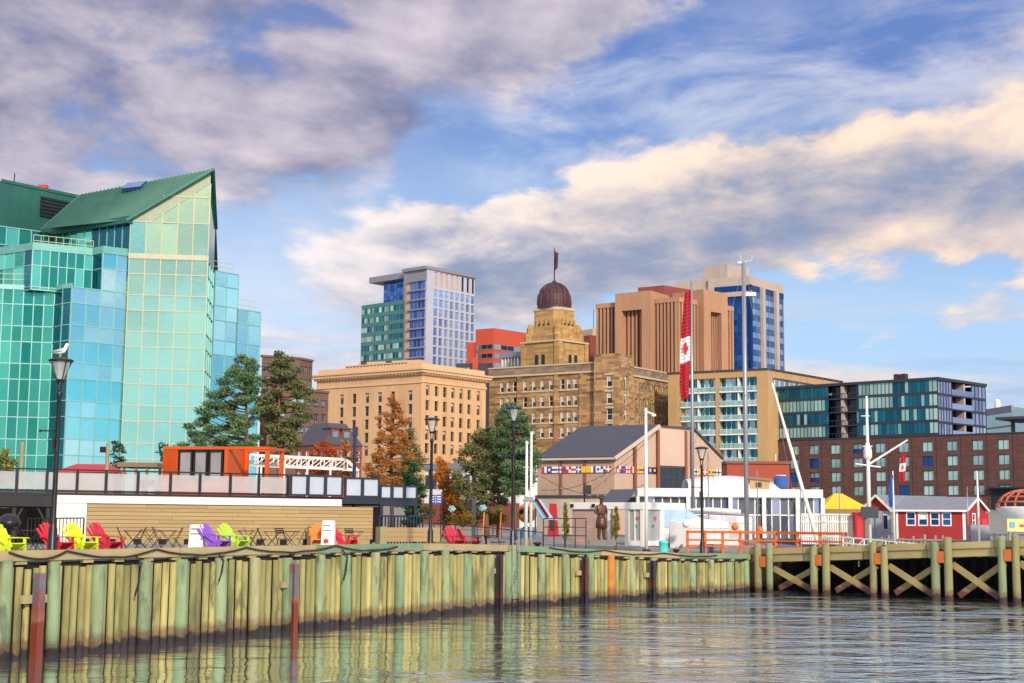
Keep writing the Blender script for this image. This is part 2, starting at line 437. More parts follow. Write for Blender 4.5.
mat('teal_panel', (.16, .42, .38), .4, .3); mat('roof_green', (.045, .155, .125), .6, .15, .2, .2, stretch=(2.5, .3, .3)); mat('grey_metal', (.26, .28, .30), .45, .5, .12); mat('dark_metal', (.025, .027, .032), .45, .4, .2)
mat('black_paint', (.012, .012, .015), .4, .1, .15); mat('white_paint', (.80, .79, .77), .5, 0, .06, 2); mat('blind', (.45, .42, .36), .8)
mat('roof_gravel', (.19, .18, .17), .9, 0, .25, .6)

# ---- green glass office building on the left -------------------------------------------------
g1 = pt(131, 219.5, 150); ze = g1.z
gpk = pt(211, 171.5, 151.2)
GB = thing('office_building', 'stepped office building of green and aqua mirror glass with a pointed green metal roof', 'office building', (-45, 165, 2.7))
zb = 2.0
zt2 = pt(103, 252.4, 148.6).z; zt1 = pt(72.5, 286.3, 146.2).z
FH = 3.95                                      # one storey: a tall vision pane and a short spandrel pane
def zrows(top, bottom, first=.42):
    zs = [top]; k = 0; z = top; hs = (FH*first, FH*(1-first))
    while z-hs[k % 2] > bottom: z -= hs[k % 2]; zs.append(z); k += 1
    zs.append(bottom); return zs[::-1]
# the gable front
gr = pt(208, 350, 151.0); fg = Face((g1.x, g1.y), (gpk.x, gpk.y)); Lg = fg.L
zband = fg.px(170, 255)[1]
mb = MB(); us = lin(0, Lg, 5)
curtain(mb, fg, us, zrows(zband-.5, zb), lambda i, j: 0, 1, .10, .08, .012, tint=lambda i, j: min(1, .05+j*.030+random.uniform(0, .10)))  # tint rising row by row paints the reflected sky into the panes
fg.box(mb, -.1, Lg+.1, zband-.5, zband, -.05, .12, 1)
z_b = [zband, ze-.2]
curtain(mb, fg, us, z_b, lambda i, j: 0, 1, .10, .08, .03, tint=lambda i, j: random.uniform(.55, .85) if i else .1)
for i in range(5):                             # panes under the rake
    a, b_ = us[i], us[i+1]; zr = lambda u: ze+(gpk.z-ze)*u/Lg
    low = ze-.2
    if i == 0: continue
    zc = lambda u: zr(u)-(gpk.z-ze)*.24
    pts = [fg.at(a, low), fg.at(b_, low), fg.at(b_, max(low, zc(b_))), fg.at(a, max(low+.02, zc(a)))]
    mb.face(pts, 0, random.uniform(.75, 1)); f0 = zc(b_)
    fg.box(mb, b_-.08, b_+.08, low, max(low+.1, f0), -.05, .1, 1)
fg.box(mb, us[2], Lg, fg.px(190, 197)[1]-.08, fg.px(190, 197)[1]+.08, -.05, .1, 1)
mb.build('glass_facade', ['mint_glass', 'cream_mullion'], GB)
mb = MB()                                      # broad pale rake band
dz = (gpk.z-ze)*.24
mb.face([fg.at(0, ze-.2, .06), fg.at(Lg*.26, ze-.2, .06), fg.at(Lg, gpk.z-dz, .06), fg.at(Lg, gpk.z, .06), fg.at(0, ze+.1, .06)], 0)
mb.build('gable_trim', ['sage_panel' if 'sage_panel' in MATS else mat('sage_panel', (.28, .34, .24), .5, .2)], GB)
# roof: one long slope to the left, a short one behind
rl = pz(79, 195, gpk.z); el = pz(40, 228, ze); bk = pz(217.5, 237, ze+3)
mb = MB()
mb.face([(g1.x-.3, g1.y-.4, ze-.15), (gpk.x+.3, gpk.y-.4, gpk.z+.15), rl, (el.x, el.y, ze-.1)], 0, .5)
mb.face([(gpk.x+.3, gpk.y-.4, gpk.z+.15), (gpk.x-.9, gpk.y+8, ze+1), (rl.x+12, rl.y+22, ze), rl], 0, .5)
n_s = 34                                       # standing seams
for k in range(1, n_s):
    a = Vector((g1.x-.3, g1.y-.4, ze-.15)).lerp(Vector((el.x, el.y, ze-.1)), k/n_s); b_ = Vector((gpk.x+.3, gpk.y-.4, gpk.z+.15)).lerp(rl, k/n_s)
    mb.bar(a+Vector((0, 0, .05)), b_+Vector((0, 0, .05)), .07, .12, 0, .4)
rf = mb.build('roof', ['roof_green'], GB)
mb = MB(); mb.bar((g1.x-.35, g1.y-.5, ze-.2), (gpk.x+.35, gpk.y-.5, gpk.z+.12), .35, .3, 0)
mb.bar((gpk.x+.35, gpk.y-.5, gpk.z+.12), (gpk.x-.9, gpk.y+8, ze+1), .3, .3, 0); mb.build('ridge_flashing', ['green_metal'], rf)
sk = MB(); c0 = Vector((g1.x, g1.y, ze)).lerp(Vector((el.x, el.y, ze)), .5).lerp(Vector((gpk.x, gpk.y, gpk.z)).lerp(rl, .5), .86)
e1 = (Vector((el.x, el.y, ze))-Vector((g1.x, g1.y, ze))).normalized(); e2 = (rl-Vector((el.x, el.y, ze))).normalized()
sk.obox(c0+Vector((0, -.2, .3)), e1*1.3, e2*.9, e1.cross(e2).normalized()*.2, 0); sk.build('skylight', ['blue_glass'], rf)
# side of the gable
gs = Face((gpk.x, gpk.y), (gpk.x-.85, gpk.y+7.2)); mb = MB()
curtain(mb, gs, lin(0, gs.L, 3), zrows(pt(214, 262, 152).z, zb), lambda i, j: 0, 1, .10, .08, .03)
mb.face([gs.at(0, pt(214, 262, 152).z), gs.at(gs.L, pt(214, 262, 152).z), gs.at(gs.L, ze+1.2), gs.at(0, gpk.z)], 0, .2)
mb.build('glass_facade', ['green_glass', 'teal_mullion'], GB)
# the niche of the top storeys, both its sides, under the eave
c3 = pz(56, 231.5, ze); l3 = pz(-6, 223, ze)
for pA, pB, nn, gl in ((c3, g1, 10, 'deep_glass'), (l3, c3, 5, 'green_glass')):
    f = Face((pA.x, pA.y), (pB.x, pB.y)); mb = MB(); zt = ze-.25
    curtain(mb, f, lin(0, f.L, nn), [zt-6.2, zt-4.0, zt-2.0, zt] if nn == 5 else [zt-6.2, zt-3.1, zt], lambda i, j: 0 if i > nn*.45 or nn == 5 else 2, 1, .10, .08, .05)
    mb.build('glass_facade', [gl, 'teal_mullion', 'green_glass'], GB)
mb = MB(); mb.bar((c3.x-.2, c3.y-.35, ze-.1), (g1.x, g1.y-.35, ze-.1), .7, .75); mb.build('eave_fascia', ['green_metal'], GB)
# second tier
z2 = zt2
p2 = [pz(x, y, z2) for x, y in ((0, 254), (25, 250.5), (33, 248.8), (93, 254.6), (103, 252.4), (130.5, 255.7))]
p2[0] = p2[0]+(p2[0]-p2[1])*.6
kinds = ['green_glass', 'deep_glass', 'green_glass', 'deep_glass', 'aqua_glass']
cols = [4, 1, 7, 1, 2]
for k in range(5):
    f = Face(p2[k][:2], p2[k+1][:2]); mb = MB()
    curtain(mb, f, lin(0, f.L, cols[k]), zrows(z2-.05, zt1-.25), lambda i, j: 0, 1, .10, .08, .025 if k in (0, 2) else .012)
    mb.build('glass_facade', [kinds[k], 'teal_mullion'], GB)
mb = MB(); mb.face([*[(p.x, p.y, z2+.02) for p in p2], (g1.x, g1.y+.3, z2+.02), (c3.x, c3.y, z2+.02), (l3.x, l3.y, z2+.02)], 0)
for a, b_ in zip(p2, p2[1:]): mb.bar(a+Vector((0, 0, .3)), b_+Vector((0, 0, .3)), .22, .8, 1)
mb.build('terrace', ['roof_gravel', 'teal_panel'], GB)
# first tier
z1_ = zt1
p1 = [pz(x, y, z1_) for x, y in ((0, 287.4), (55, 289.6), (63.4, 287.4), (72, 286.3), (103, 290))]
f2 = Face(p1[3][:2], p2[5][:2])
p1[0] = p1[0]+(p1[0]-p1[1])*.5
for k, (kd, n_) in enumerate((('green_glass', 8), ('deep_glass', 1), ('deep_glass', 1))):
    f = Face(p1[k][:2], p1[k+1][:2]); mb = MB()
    curtain(mb, f, lin(0, f.L, n_), zrows(z1_-.05, zb), lambda i, j: 0, 1, .10, .08, .03, tint=lambda i, j: .5+.3*math.sin(i*.9)+random.uniform(-.2, .2))
    mb.build('glass_facade', [kd, 'teal_mullion'], GB)
mb = MB(); curtain(mb, f2, lin(0, f2.L, 4), zrows(z1_-.05, zb), lambda i, j: 0, 1, .10, .08, .010, out=.03, tint=lambda i, j: .35+.25*math.sin(j*.5+i*.4)+random.uniform(-.12, .12)+(.12 if j % 2 else -.1))
mb.build('glass_facade', ['aqua_glass', 'teal_mullion'], GB)
mb = MB(); mb.face([*[(p.x, p.y, z1_+.02) for p in p1[:4]], (p2[4].x, p2[4].y, z1_+.02), (p2[3].x, p2[3].y+.1, z1_+.02), (p2[0].x, p2[0].y, z1_+.02)], 0)
for a, b_ in zip(p1[:3], p1[1:4]): mb.bar(a+Vector((0, 0, .1)), b_+Vector((0, 0, .1)), .2, .5, 1)
mb.build('terrace', ['roof_gravel', 'teal_mullion'], GB)
mb = MB()                                      # terrace handrails
for a, b_ in ((p2[2], p2[3]), (p1[0], p1[1])):
    for k in range(9): q_ = a.lerp(b_, k/8); mb.bar(q_, q_+Vector((0, 0, 1.5)), .05)
    for h in (.9, 1.5): mb.bar(a+Vector((0, 0, h)), b_+Vector((0, 0, h)), .06)
mb.build('handrail', ['cream_mullion'], GB)
# right-hand tiers, stepping down behind the gable
zr1 = pt(216, 270.7, 160).z; a1 = pt(215.5, 270.7, 160); b1 = pz(238.5, 274.8, zr1)
f = Face(a1[:2], b1[:2]); zr2 = f.px(238.5, 309)[1]; L2 = f.u(260.5, 312)
for u0, u1, top, n_ in ((0, f.L, zr1, 2), (f.L, L2, zr2, 2)):
    mb = MB(); curtain(mb, f, lin(u0, u1, n_), zrows(top, zb), lambda i, j: 0, 1, .10, .08, .03, tint=lambda i, j: .35+.2*math.sin(j*.6)+random.uniform(-.1, .1))
    q0, q1 = f.at(u0, top), f.at(u1, top); back = Vector((-f.n.x, -f.n.y, 0))*9
    mb.face([q0, q1, q1+back, q0+back], 2); mb.face([q1, q1+back, (q1+back).xy.to_3d()+Vector((0, 0, zb)), q1.xy.to_3d()+Vector((0, 0, zb))], 0, .3)
    mb.build('glass_facade', ['aqua_glass', 'teal_mullion', 'roof_gravel'], GB)
    mb = MB()
    for k in range(4): p = f.at(u0+.2+(u1-u0-.4)*k/3, top, -.8); mb.bar(p, p+Vector((0, 0, 1.3)), .05)
    for h in (.7, 1.3): mb.bar(f.at(u0+.2, top+h, -.8), f.at(u1-.2, top+h, -.8), .05)
    mb.build('handrail', ['cream_mullion'], GB)
# plant room clad in dark green
m0 = pz(2.5, 180.5, gpk.z+1.0); q1 = pz(84, 197.5, gpk.z+1.0); m_1 = Vector((m0.x-7, m0.y+5, m0.z))
mb = MB(); mb.prism([(m_1.x, m_1.y), (m0.x, m0.y), (q1.x, q1.y), (q1.x-4, q1.y+10), (m_1.x, m_1.y+14)], zt2, gpk.z+1.0, 0, 1)
ft = Face(m0[:2], q1[:2])
for k in range(1, 9): ft.box(mb, ft.L*k/9-.03, ft.L*k/9+.03, zt2, gpk.z+.9, 0, .04, 0, .3)
ft.box(mb, -.1, ft.L, gpk.z+.8, gpk.z+1.15, -.1, .12, 0)
mb.build('plant_room', ['green_metal', 'roof_gravel'], GB)
mb = MB(); ul, zl = ft.px(55, 208); 
for k in range(6): ft.box(mb, ul-2.0, ul+2.6, zl-1.3+k*.42, zl-1.3+k*.42+.25, .02, .2, 0)
mb.build('louvre', ['dark_metal'], GB)
mb = MB(); q_ = ft.at(ft.u(19, 180), gpk.z+1.1, -1); mb.tube([q_, q_+Vector((0, 0, 1.3))], .07, 6); mb.build('aerial', ['dark_metal'], GB); mb = MB(); q_ = ft.at(ft.u(48, 187), gpk.z+1.1, -1); mb.box(q_.x-.5, q_.x+.5, q_.y-.4, q_.y+.4, q_.z, q_.z+.6)
mb.build('roof_vent', [mat('red_paint', (.55, .03, .03), .5)], GB)
def two_faces(px_y, Yc):
    L, C, Rr = roofs(*px_y, Yc=Yc); return L, C, Rr, Face(L[:2], C[:2]), Face(C[:2], Rr[:2])
def back_walls(mb, L, C, Rr, z0, z1, m=0, roof=None):
    B = L+Rr-C
    mb.face([(Rr.x, Rr.y, z0), (B.x, B.y, z0), (B.x, B.y, z1), (Rr.x, Rr.y, z1)], m, .5)
    mb.face([(B.x, B.y, z0), (L.x, L.y, z0), (L.x, L.y, z1), (B.x, B.y, z1)], m, .5)
    if roof is not None: mb.face([(p.x, p.y, z1-.05) for p in (L, C, Rr, B)], roof, .5)
WM = ('white_paint', 'dark_glass', 'blind'); WG = ('slab_grey2', 'dark_glass', 'blind'); mat('slab_grey2', (.20, .17, .15), .6)
# ---- sandstone office (beige, classical) -------------------------------------------------------
mat('beige_stone', (.60, .37, .195), .85, 0, .18, .4, .15, grime=((.40, .25, .14), .55, .52, .45), stretch=(1, 1, .22)); mat('beige_trim', (.64, .42, .24), .8, 0, .08, .5)
L, C, Rr, fl, fr = two_faces(((317, 375.5), (422, 368), (486, 376.3)), 290)
SB = thing('stone_office', 'square tan sandstone office block with a heavy cornice and regular rows of small windows', 'office building', (C.x, C.y+20, 8), local=False)
zt = C.z; z0 = 4
def grid(f, xs, ys, w, h, yref=400):
    return [(f.u(x, y), f.px(x, y)[1]-h/2, w, h) for x in xs for y in ys]
rowsL = (395.9, 409.4, 423, 436.5); xl = (341.7, 354.2, 367, 379.7, 392.8, 410.2)
wl = []
for x in xl:
    u = fl.u(x, 395.7)
    for y in (395.9, 409.4, 423.0, 436.6, 450): wl.append((u, fl.px(410.2, y-.4)[1]-1.05, 1.12, 2.1))
wr = []
for x in (427.6, 436.6, 445, 453, 461.2, 469.3, 478.6):
    u = fr.u(x, 400)
    for y in (393.5, 408.3, 423.2, 437.6, 451): wr.append((u, fr.px(436, y-2.2)[1]-1.05, 1.12, 2.1))
mb = MB(); punched(SB, fl, 0, fl.L, z0, zt-1.3, wl, None, WG, .35, .1, (0, 1), mb); punched(SB, fr, 0, fr.L, z0, zt-1.3, wr, None, WG, .35, .1, (0, 1), mb)
back_walls(mb, L, C, Rr, z0, zt-1.3); mb.build('wall', ['beige_stone'], SB)
mb = MB()
for f in (fl, fr):
    f.box(mb, -.4, f.L+.4, zt-1.35, zt-.9, -.2, .45); f.box(mb, -.9, f.L+.9, zt-.9, zt-.35, -.2, .95); f.box(mb, -1.1, f.L+1.1, zt-.35, zt, -.3, 1.2)
    for k in range(int(f.L/.9)): f.box(mb, .3+k*.9, .75+k*.9, zt-1.15, zt-.9, .4, .8)
    zz = f.px(400 if f is fl else 440, 383)[1]; f.box(mb, -.1, f.L+.1, zz-.25, zz+.2, 0, .22)
mb.build('cornice', ['beige_trim'], SB)
mb = MB(); B = L+Rr-C; cx = (L+C+Rr+B)/4
pp = [(p-cx)*.985+cx for p in (L, C, Rr, B)]; mb.prism([(p.x, p.y) for p in pp], zt-.1, zt+1.1, 0, 1)
mb.build('parapet', ['beige_trim', 'roof_gravel'], SB)
mb = MB(); f = Face(fl.at(fl.u(342, 372), 0, -1.2).xy, fl.at(fl.u(404, 368), 0, -1.2).xy)
for k in range(18): f.box(mb, f.L*k/18, f.L*(k+.45)/18, zt+.2, zt+1.5, -.3, .2)
f.box(mb, 0, f.L, zt+1.5, zt+1.75, -.4, .3); mb.build('balustrade', ['beige_trim'], SB)
ph = roofs((358.5, 362.5), (420, 359.5), (427, 361), Yc=304); mb = MB(); Bp = ph[0]+ph[2]-ph[1]
mb.prism([(p.x, p.y) for p in (ph[0], ph[1], ph[2], Bp)], zt-.5, ph[1].z, 0, 1); f = Face(ph[0][:2], ph[1][:2])
pho = mb.build('penthouse', ['beige_trim', 'roof_gravel'], SB)
mb = MB()
for x in (364, 389):
    u, z = f.px(x, 365); 
    for k in range(4): f.box(mb, u-.7, u+.7, z-.8+k*.45, z-.8+k*.45+.28, .02, .15)
mb.build('louvre', ['dark_metal'], pho)

# ---- white and blue office tower ---------------------------------------------------------------
mat('white_clad', (.46, .47, .57), .5, .1, .06, .3); mat('slab_grey', (.24, .24, .29), .6, .1); mat('tan_panel', (.52, .36, .24), .7)
L, C, Rr, fl, fr = two_faces(((404.5, 272.5), (427, 269), (475, 278.6)), 440)
TW = thing('office_tower', 'white and blue glass office tower with a thin overhanging roof slab', 'office tower', (C.x, C.y+15, 10)); zt = C.z; z0 = 5
pitch = (fr.px(450, 300)[1]-fr.px(450, 368)[1])/7.15
mb = MB(); wn = []
xsR = (435.3, 440.7, 446.0, 451.4, 456.8, 462.2, 467.5, 472.6)
us = [fr.u(x, 320) for x in xsR]; ztop = fr.px(446, 291)[1]
holes = []
for i, u in enumerate(us):
    holes.append((u-.55, u+.55, fr.px(446, 290)[1]+.4, fr.px(446, 274)[1]))
    for k in range(9): holes.append((u-.85, u+.85, ztop-(k+1)*pitch+.45, ztop-k*pitch-.1))
holed_wall(mb, fr, 0, fr.L, z0, zt, holes, .3); back_walls(mb, L, C, Rr, z0, zt, 0, 1); mb.build('wall', ['white_clad', 'roof_gravel'], TW)
for h in holes:
    tall = h[3]-h[2] > 4
    mbw = MB(); fr.quad(mbw, h[0], h[1], h[2], h[3], -.28, 0 if tall else 1, random.random())
    if not tall: fr.box(mbw, h[0], h[1], h[2]+.9, h[2]+1.0, -.3, -.2, 2)
    mbw.build('louvre' if tall else 'window', ['tan_panel' if h[0] < us[4] else 'dark_metal', 'sky_glass', 'slab_grey'], TW)
mb = MB(); zs = [z0]+[zt-3.4-k*pitch for k in range(12, -1, -1)]
curtain(mb, fl, lin(fl.u(410, 320), fl.L-.6, 4), zs, lambda i, j: 0, 1, .12, .1, .03)
for z in zs[1:]: fl.box(mb, fl.u(408, 320), fl.L-.3, z-.25, z+.25, 0, .7, 2)
fl.box(mb, 0, fl.u(405.8, 320), z0, zt-.5, 0, .3, 2); fl.quad(mb, fl.u(405.8, 320), fl.u(410, 320), z0, zt-3.4, .02, 3)
fl.quad(mb, fl.L-.6, fl.L, z0, zt, .02, 4, .5); fl.box(mb, 0, fl.L, zt-3.4, zt, -.05, .1, 2)
mb.build('glass_facade', ['blue_glass', 'slab_grey', 'slab_grey', 'tan_panel', 'white_clad'], TW)
mb = MB(); fl.box(mb, -.3, fl.L+.3, zt, zt+1.0, -fr.L, .8); mb.build('roof_slab', ['slab_grey'], TW)
# left wing: set back glass above, green glass below
wl_ = pz(376, 283, zt-3); fw = Face(fl.at(-(fl.u(405, 320)-fl.u(376, 300)), 0, -4).xy, fl.at(0, 0, -4).xy)
zt2_ = fw.px(390, 282)[1]; zg = fw.px(385, 301)[1]
mb = MB(); curtain(mb, fw, lin(0, fw.L, 9), lin(zg-1, zt2_, 6), lambda i, j: 0, 0, .08, .05, .03); mb.build('glass_facade', ['blue_glass'], TW)
mb = MB(); fw.box(mb, -4.5, fw.L, zt2_, zt2_+1.9, -20, 2.5); mb.build('roof_slab', ['slab_grey'], TW)
fg2 = Face(fl.at(fl.u(364, 320), 0, 1.0).xy, fl.at(fl.u(404.5, 320), 0, 1.0).xy); zgt = fg2.px(385, 302.5)[1]
mb = MB(); nst = 12; zs = [zgt-k*pitch for k in range(nst, -1, -1)]
for k in range(nst):
    z = zgt-k*pitch; fg2.box(mb, 0, fg2.L, z-1.3, z, -.3, .15, 2)
    for i in range(14):
        a, b_ = fg2.L*i/14, fg2.L*(i+1)/14; fg2.quad(mb, a, b_, z-pitch, z-1.3, random.uniform(-.03, .03), 0 if random.random() > .35 else 3)
        fg2.box(mb, a-.04, a+.04, z-pitch, z-1.3, 0, .08, 1)
    for i in (4, 9): fg2.box(mb, fg2.L*i/14-.5, fg2.L*i/14+.5, z-pitch, z-1.3, 0, .1, 4)
mb.face([fg2.at(0, zgt), fg2.at(fg2.L, zgt), fg2.at(fg2.L, zgt, -20), fg2.at(0, zgt, -20)], 4); mb.face([fg2.at(0, z0), fg2.at(0, zgt), fg2.at(0, zgt, -20), fg2.at(0, z0, -20)], 2)
mb.build('glass_facade', ['deep_glass', 'slab_grey', mat('green_spandrel', (.06, .22, .17), .3, .3), 'sea_glass', 'slab_grey'], TW)

# ---- red office block with ribbon windows ------------------------------------------------------
mat('orange_red', (.50, .075, .035), .7, 0, .08, .3); mat('dark_brick', (.10, .075, .065), .85, 0, .2, .5)
L, C, Rr, fl, fr = two_faces(((475.5, 329.5), (493.6, 328), (527, 333)), 430)
RB = thing('office_block', 'orange-red office block with ribbon windows behind the domed stone building', 'office building', (C.x, C.y+15, 10)); zt = C.z
mb = MB(); mb.prism([(p.x, p.y) for p in (L, C, Rr, L+Rr-C)], 5, zt, 0, 1)
sh = roofs((467, 342.5), (474.5, 342), (476, 343), Yc=428); mb.prism([(p.x, p.y) for p in (sh[0], sh[1], sh[2], sh[0]+sh[2]-sh[1])], 5, sh[1].z, 0, 1)
mb.build('wall', ['orange_red', 'roof_gravel'], RB)
for f in (fl, fr):
    for y in (347.0, 356.0, 365.5):
        z = fr.px(500, y)[1]; mb = MB(); n_ = max(3, int(f.L/3))
        f.box(mb, .3, f.L-.2, z-.95, z-.8, 0, .12, 1); curtain(mb, f, lin(.3, f.L-.2, n_), [z-.8, z+.65], lambda i, j: 0 if (i*7+j) % 3 else 2, 1, .1, .06, .03, out=.06)
        mb.build('window_band', ['dark_glass', 'slab_grey', 'pale_glass'], RB)
# low dark roofs in front of it
mat('slate_dark', (.045, .05, .065), .6, .1, .2)
o = roofs((456, 363.5), (487, 363), (493, 365), Yc=395); mb = MB(); mb.prism([(p.x, p.y) for p in (o[0], o[1], o[2], o[0]+o[2]-o[1])], 5, o[1].z, 0)
DB = thing('annex_building', 'low dark flat-roofed annex in front of the orange-red block', 'building', (o[1].x-5, o[1].y+5, 10)); mb.build('wall', ['slate_dark'], DB)
f = Face(o[0][:2], o[1][:2]); mb = MB(); f.box(mb, f.L*.55, f.L*.72, o[1].z-9, o[1].z+1.5, 0, .6); mb.build('shaft', ['orange_red'], DB)
for k in range(3): mb = MB(); f.box(mb, f.L*(.1+.13*k), f.L*(.18+.13*k), o[1].z-2.6, o[1].z-1.2, 0, .1); mb.build('window', ['pale_glass'], DB)
# pale columned block left of the dome
o = roofs((502.5, 353.5), (521, 352), (529, 353), Yc=330); mb = MB(); mb.prism([(p.x, p.y) for p in (o[0], o[1], o[2], o[0]+o[2]-o[1])], 5, o[1].z-1.2, 1, 1)
CB = thing('bank_building', 'small grey block with tall pale pilasters left of the dome', 'building', (o[1].x-3, o[1].y+5, 10)); mb.build('wall', ['white_paint', 'slate_dark'], CB)
f = Face(o[0][:2], o[1][:2])
mb = MB(); f.box(mb, -.3, f.L+.3, o[1].z-1.2, o[1].z, -8, .9); mb.build('cornice', ['slab_grey'], CB)
for k in range(6): mb = MB(); f.box(mb, f.L*(k+.2)/6, f.L*(k+.6)/6, 6, o[1].z-1.2, 0, .6); mb.build('pilaster', ['white_paint'], CB)
# brown block right of the dome
o = roofs((570, 338), (590, 335), (605, 337), Yc=420); mb = MB(); mb.prism([(p.x, p.y) for p in (o[0], o[1], o[2], o[0]+o[2]-o[1])], 5, o[1].z, 0, 0)
BB = thing('brick_block', 'plain dark red-brown block between the dome and the finned courthouse', 'building', (o[1].x, o[1].y+5, 10))
mb.build('wall', [mat('red_brown', (.22, .055, .04), .8, 0, .15, .4)], BB)
mb = MB(); f = Face(o[0][:2], o[1][:2]); f.box(mb, f.L*.1, f.L, o[1].z, o[1].z+2.0, -8, -1); mb.build('penthouse', ['tan_panel'], BB)
mb = MB(); q_ = f.at(f.L*.8, o[1].z+2, -3); mb.tube([q_, q_+Vector((0, 0, 6))], .1, 6); mb.build('aerial', ['dark_metal'], BB)

# ---- domed stone building ----------------------------------------------------------------------
mat('rubble_stone', (.36, .215, .095), .9, 0, .38, .7, .3, brick=(1.5, .55, .035, (.26, .18, .10), .45, 1.25))
mat('parapet_stone', (.25, .18, .12), .9, 0, .25, .8, .2, brick=(1.2, .5, .03, (.2, .15, .1), .6, 1.2))
mat('gold_stone', (.40, .245, .088), .85, 0, .32, .7, .2, brick=(1.3, .55, .03, (.35, .22, .09), .75, 1.15)); mat('pale_trim', (.50, .40, .28), .8, 0, .1)
mat('copper_dark', (.065, .022, .030), .55, .15, .25, .6)
L, C, Rr, fl, fr = two_faces(((489.5, 368.5), (606, 361.5), (669.5, 373.5)), 300)
DM = thing('domed_building', 'rough brown stone building with a golden stepped tower, dark dome and flag', 'office building', (C.x-4, C.y+18, 8)); zt = C.z; z0 = 5
rowy = (383.5, 400, 416.3, 431.5)
zrow = [fl.px(575, y)[1]-1.15 for y in rowy]
wn = [(fl.u(x, 384), z, 1.05, 2.3) for x in (501.8, 508.2, 514.6, 525.0, 533.8, 542.2, 550.9, 562.3, 568.7, 575.2) for z in zrow]
mb = MB(); punched(DM, fl, 0, fl.L, z0, zt-1.8, wn, None, WM, .3, .1, (0, 1), mb)
wn = []
for k in range(8):
    u = fr.u(640.5+k*3.75, 385)
    for z in zrow: wn.append((u, z-.1, 1.0, 2.4))
punched(DM, fr, 0, fr.L, z0, zt-1.8, wn, None, ('pale_trim', 'dark_glass', 'blind'), .35, .1, (0, 1), mb); back_walls(mb, L, C, Rr, z0, zt-1.8); mb.build('wall', ['rubble_stone'], DM)
mb = MB()
for f in (fl, fr): f.box(mb, -.1, f.L+.1, zt-1.8, zt, -1.2, .25, 0); f.box(mb, -.2, f.L+.2, zt-2.2, zt-1.8, -.1, .4, 1); f.box(mb, -.2, f.L+.2, zt-.25, zt+.05, -1.3, .4, 1)
B = L+Rr-C; mb.face([(p.x, p.y, zt-1) for p in (L, C, Rr, B)], 2)
mb.build('parapet', ['parapet_stone', 'pale_trim', 'roof_gravel'], DM)
# corner pavilion, a little proud and taller
pv = roofs((594, 354.2), (618, 353), (634, 356), Yc=297.5); f1, f2_ = Face(pv[0][:2], pv[1][:2]), Face(pv[1][:2], pv[2][:2]); zp = pv[1].z
mb = MB(); punched(DM, f1, 0, f1.L, z0, zp, [(f1.u(609.2, 384), z, 1.25, 2.5) for z in zrow], None, WM, .35, .1, (0, 1), mb)
punched(DM, f2_, 0, f2_.L, z0, zp, [(f2_.u(625.8, 384), z, 1.1, 2.5) for z in zrow], None, WM, .35, .1, (0, 1), mb); back_walls(mb, *pv, z0, zp, 0, 1)
for z in zrow: f1.box(mb, f1.u(609.2, 384)-1, f1.u(609.2, 384)+1, z+2.5, z+2.85, 0, .12, 2); f1.box(mb, f1.u(609.2, 384)-.9, f1.u(609.2, 384)+.9, z-.3, z, 0, .15, 2)
mb.build('pavilion', ['rubble_stone', 'roof_gravel', 'pale_trim'], DM)
mb = MB()
for z in zrow:
    for a, b_ in ((501.8, 514.6), (525, 550.9), (562.3, 575.2)): fl.box(mb, fl.u(a, 384)-1.0, fl.u(b_, 384)+1.0, z-.32, z-.02, 0, .14)
mb.build('window_sill', ['pale_trim'], DM)
for a in (519.6, 556.7, 581.5): mb = MB(); fl.box(mb, fl.u(a, 384)-.5, fl.u(a, 384)+.5, z0, zt-2.2, 0, .3); mb.build('pilaster', ['rubble_stone'], DM)
# tower
tl = roofs((522, 342.5), (558.5, 339.3), (587, 343), Yc=312); zb_ = tl[1].z
mb = MB(); mb.prism([(p.x, p.y) for p in (tl[0], tl[1], tl[2], tl[0]+tl[2]-tl[1])], zt-4, zb_, 0, 0)
ft1, ft2 = Face(tl[0][:2], tl[1][:2]), Face(tl[1][:2], tl[2][:2])
for f in (ft1, ft2):
    for u in (.04, .96): f.box(mb, f.L*u-.5, f.L*u+.5, zt-4, zb_-.4, 0, .35, 0)
    f.box(mb, -.2, f.L+.2, zb_-.35, zb_, -.2, .45, 1)
    for du in (-.9, .9):
        f.box(mb, f.L/2+du-.45, f.L/2+du+.45, zb_-5.3, zb_-3.1, -.05, .06, 2, .2)
cen = (tl[0]+tl[2])/2
upl = roofs((533.0, 309.5), (556.2, 305.8), (575.5, 309), Yc=313.5); zu = upl[1].z
cu = (upl[0]+upl[2])/2
def sq(c, r, z): return None
ax1 = Vector((ft1.d.x, ft1.d.y)); ax2 = Vector((ft2.d.x, ft2.d.y)); 
def oct_(c, a, b_, ch): # chamfered plan on the tower's own axes
    c = c.xy
    P = [(-a+ch, -b_), (a-ch, -b_), (a, -b_+ch), (a, b_-ch), (a-ch, b_), (-a+ch, b_), (-a, b_-ch), (-a, -b_+ch)]
    return [tuple(c+ax1*p+ax2*q_) for p, q_ in P]
ha, hb = (upl[1]-upl[0]).xy.length/2, (upl[2]-upl[1]).xy.length/2
cc = cu
mb.prism(oct_(cc, ha*1.16, hb*1.16, 1.1), zb_-.1, zb_+1.6, 0); mb.prism(oct_(cc, ha*1.08, hb*1.08, 1.2), zb_+1.6, zb_+3.6, 0)
mb.prism(oct_(cc, ha, hb, 1.3), zb_+3.6, zu-.6, 0); mb.prism(oct_(cc, ha*1.03, hb*1.03, 1.3), zu-.6, zu, 1)
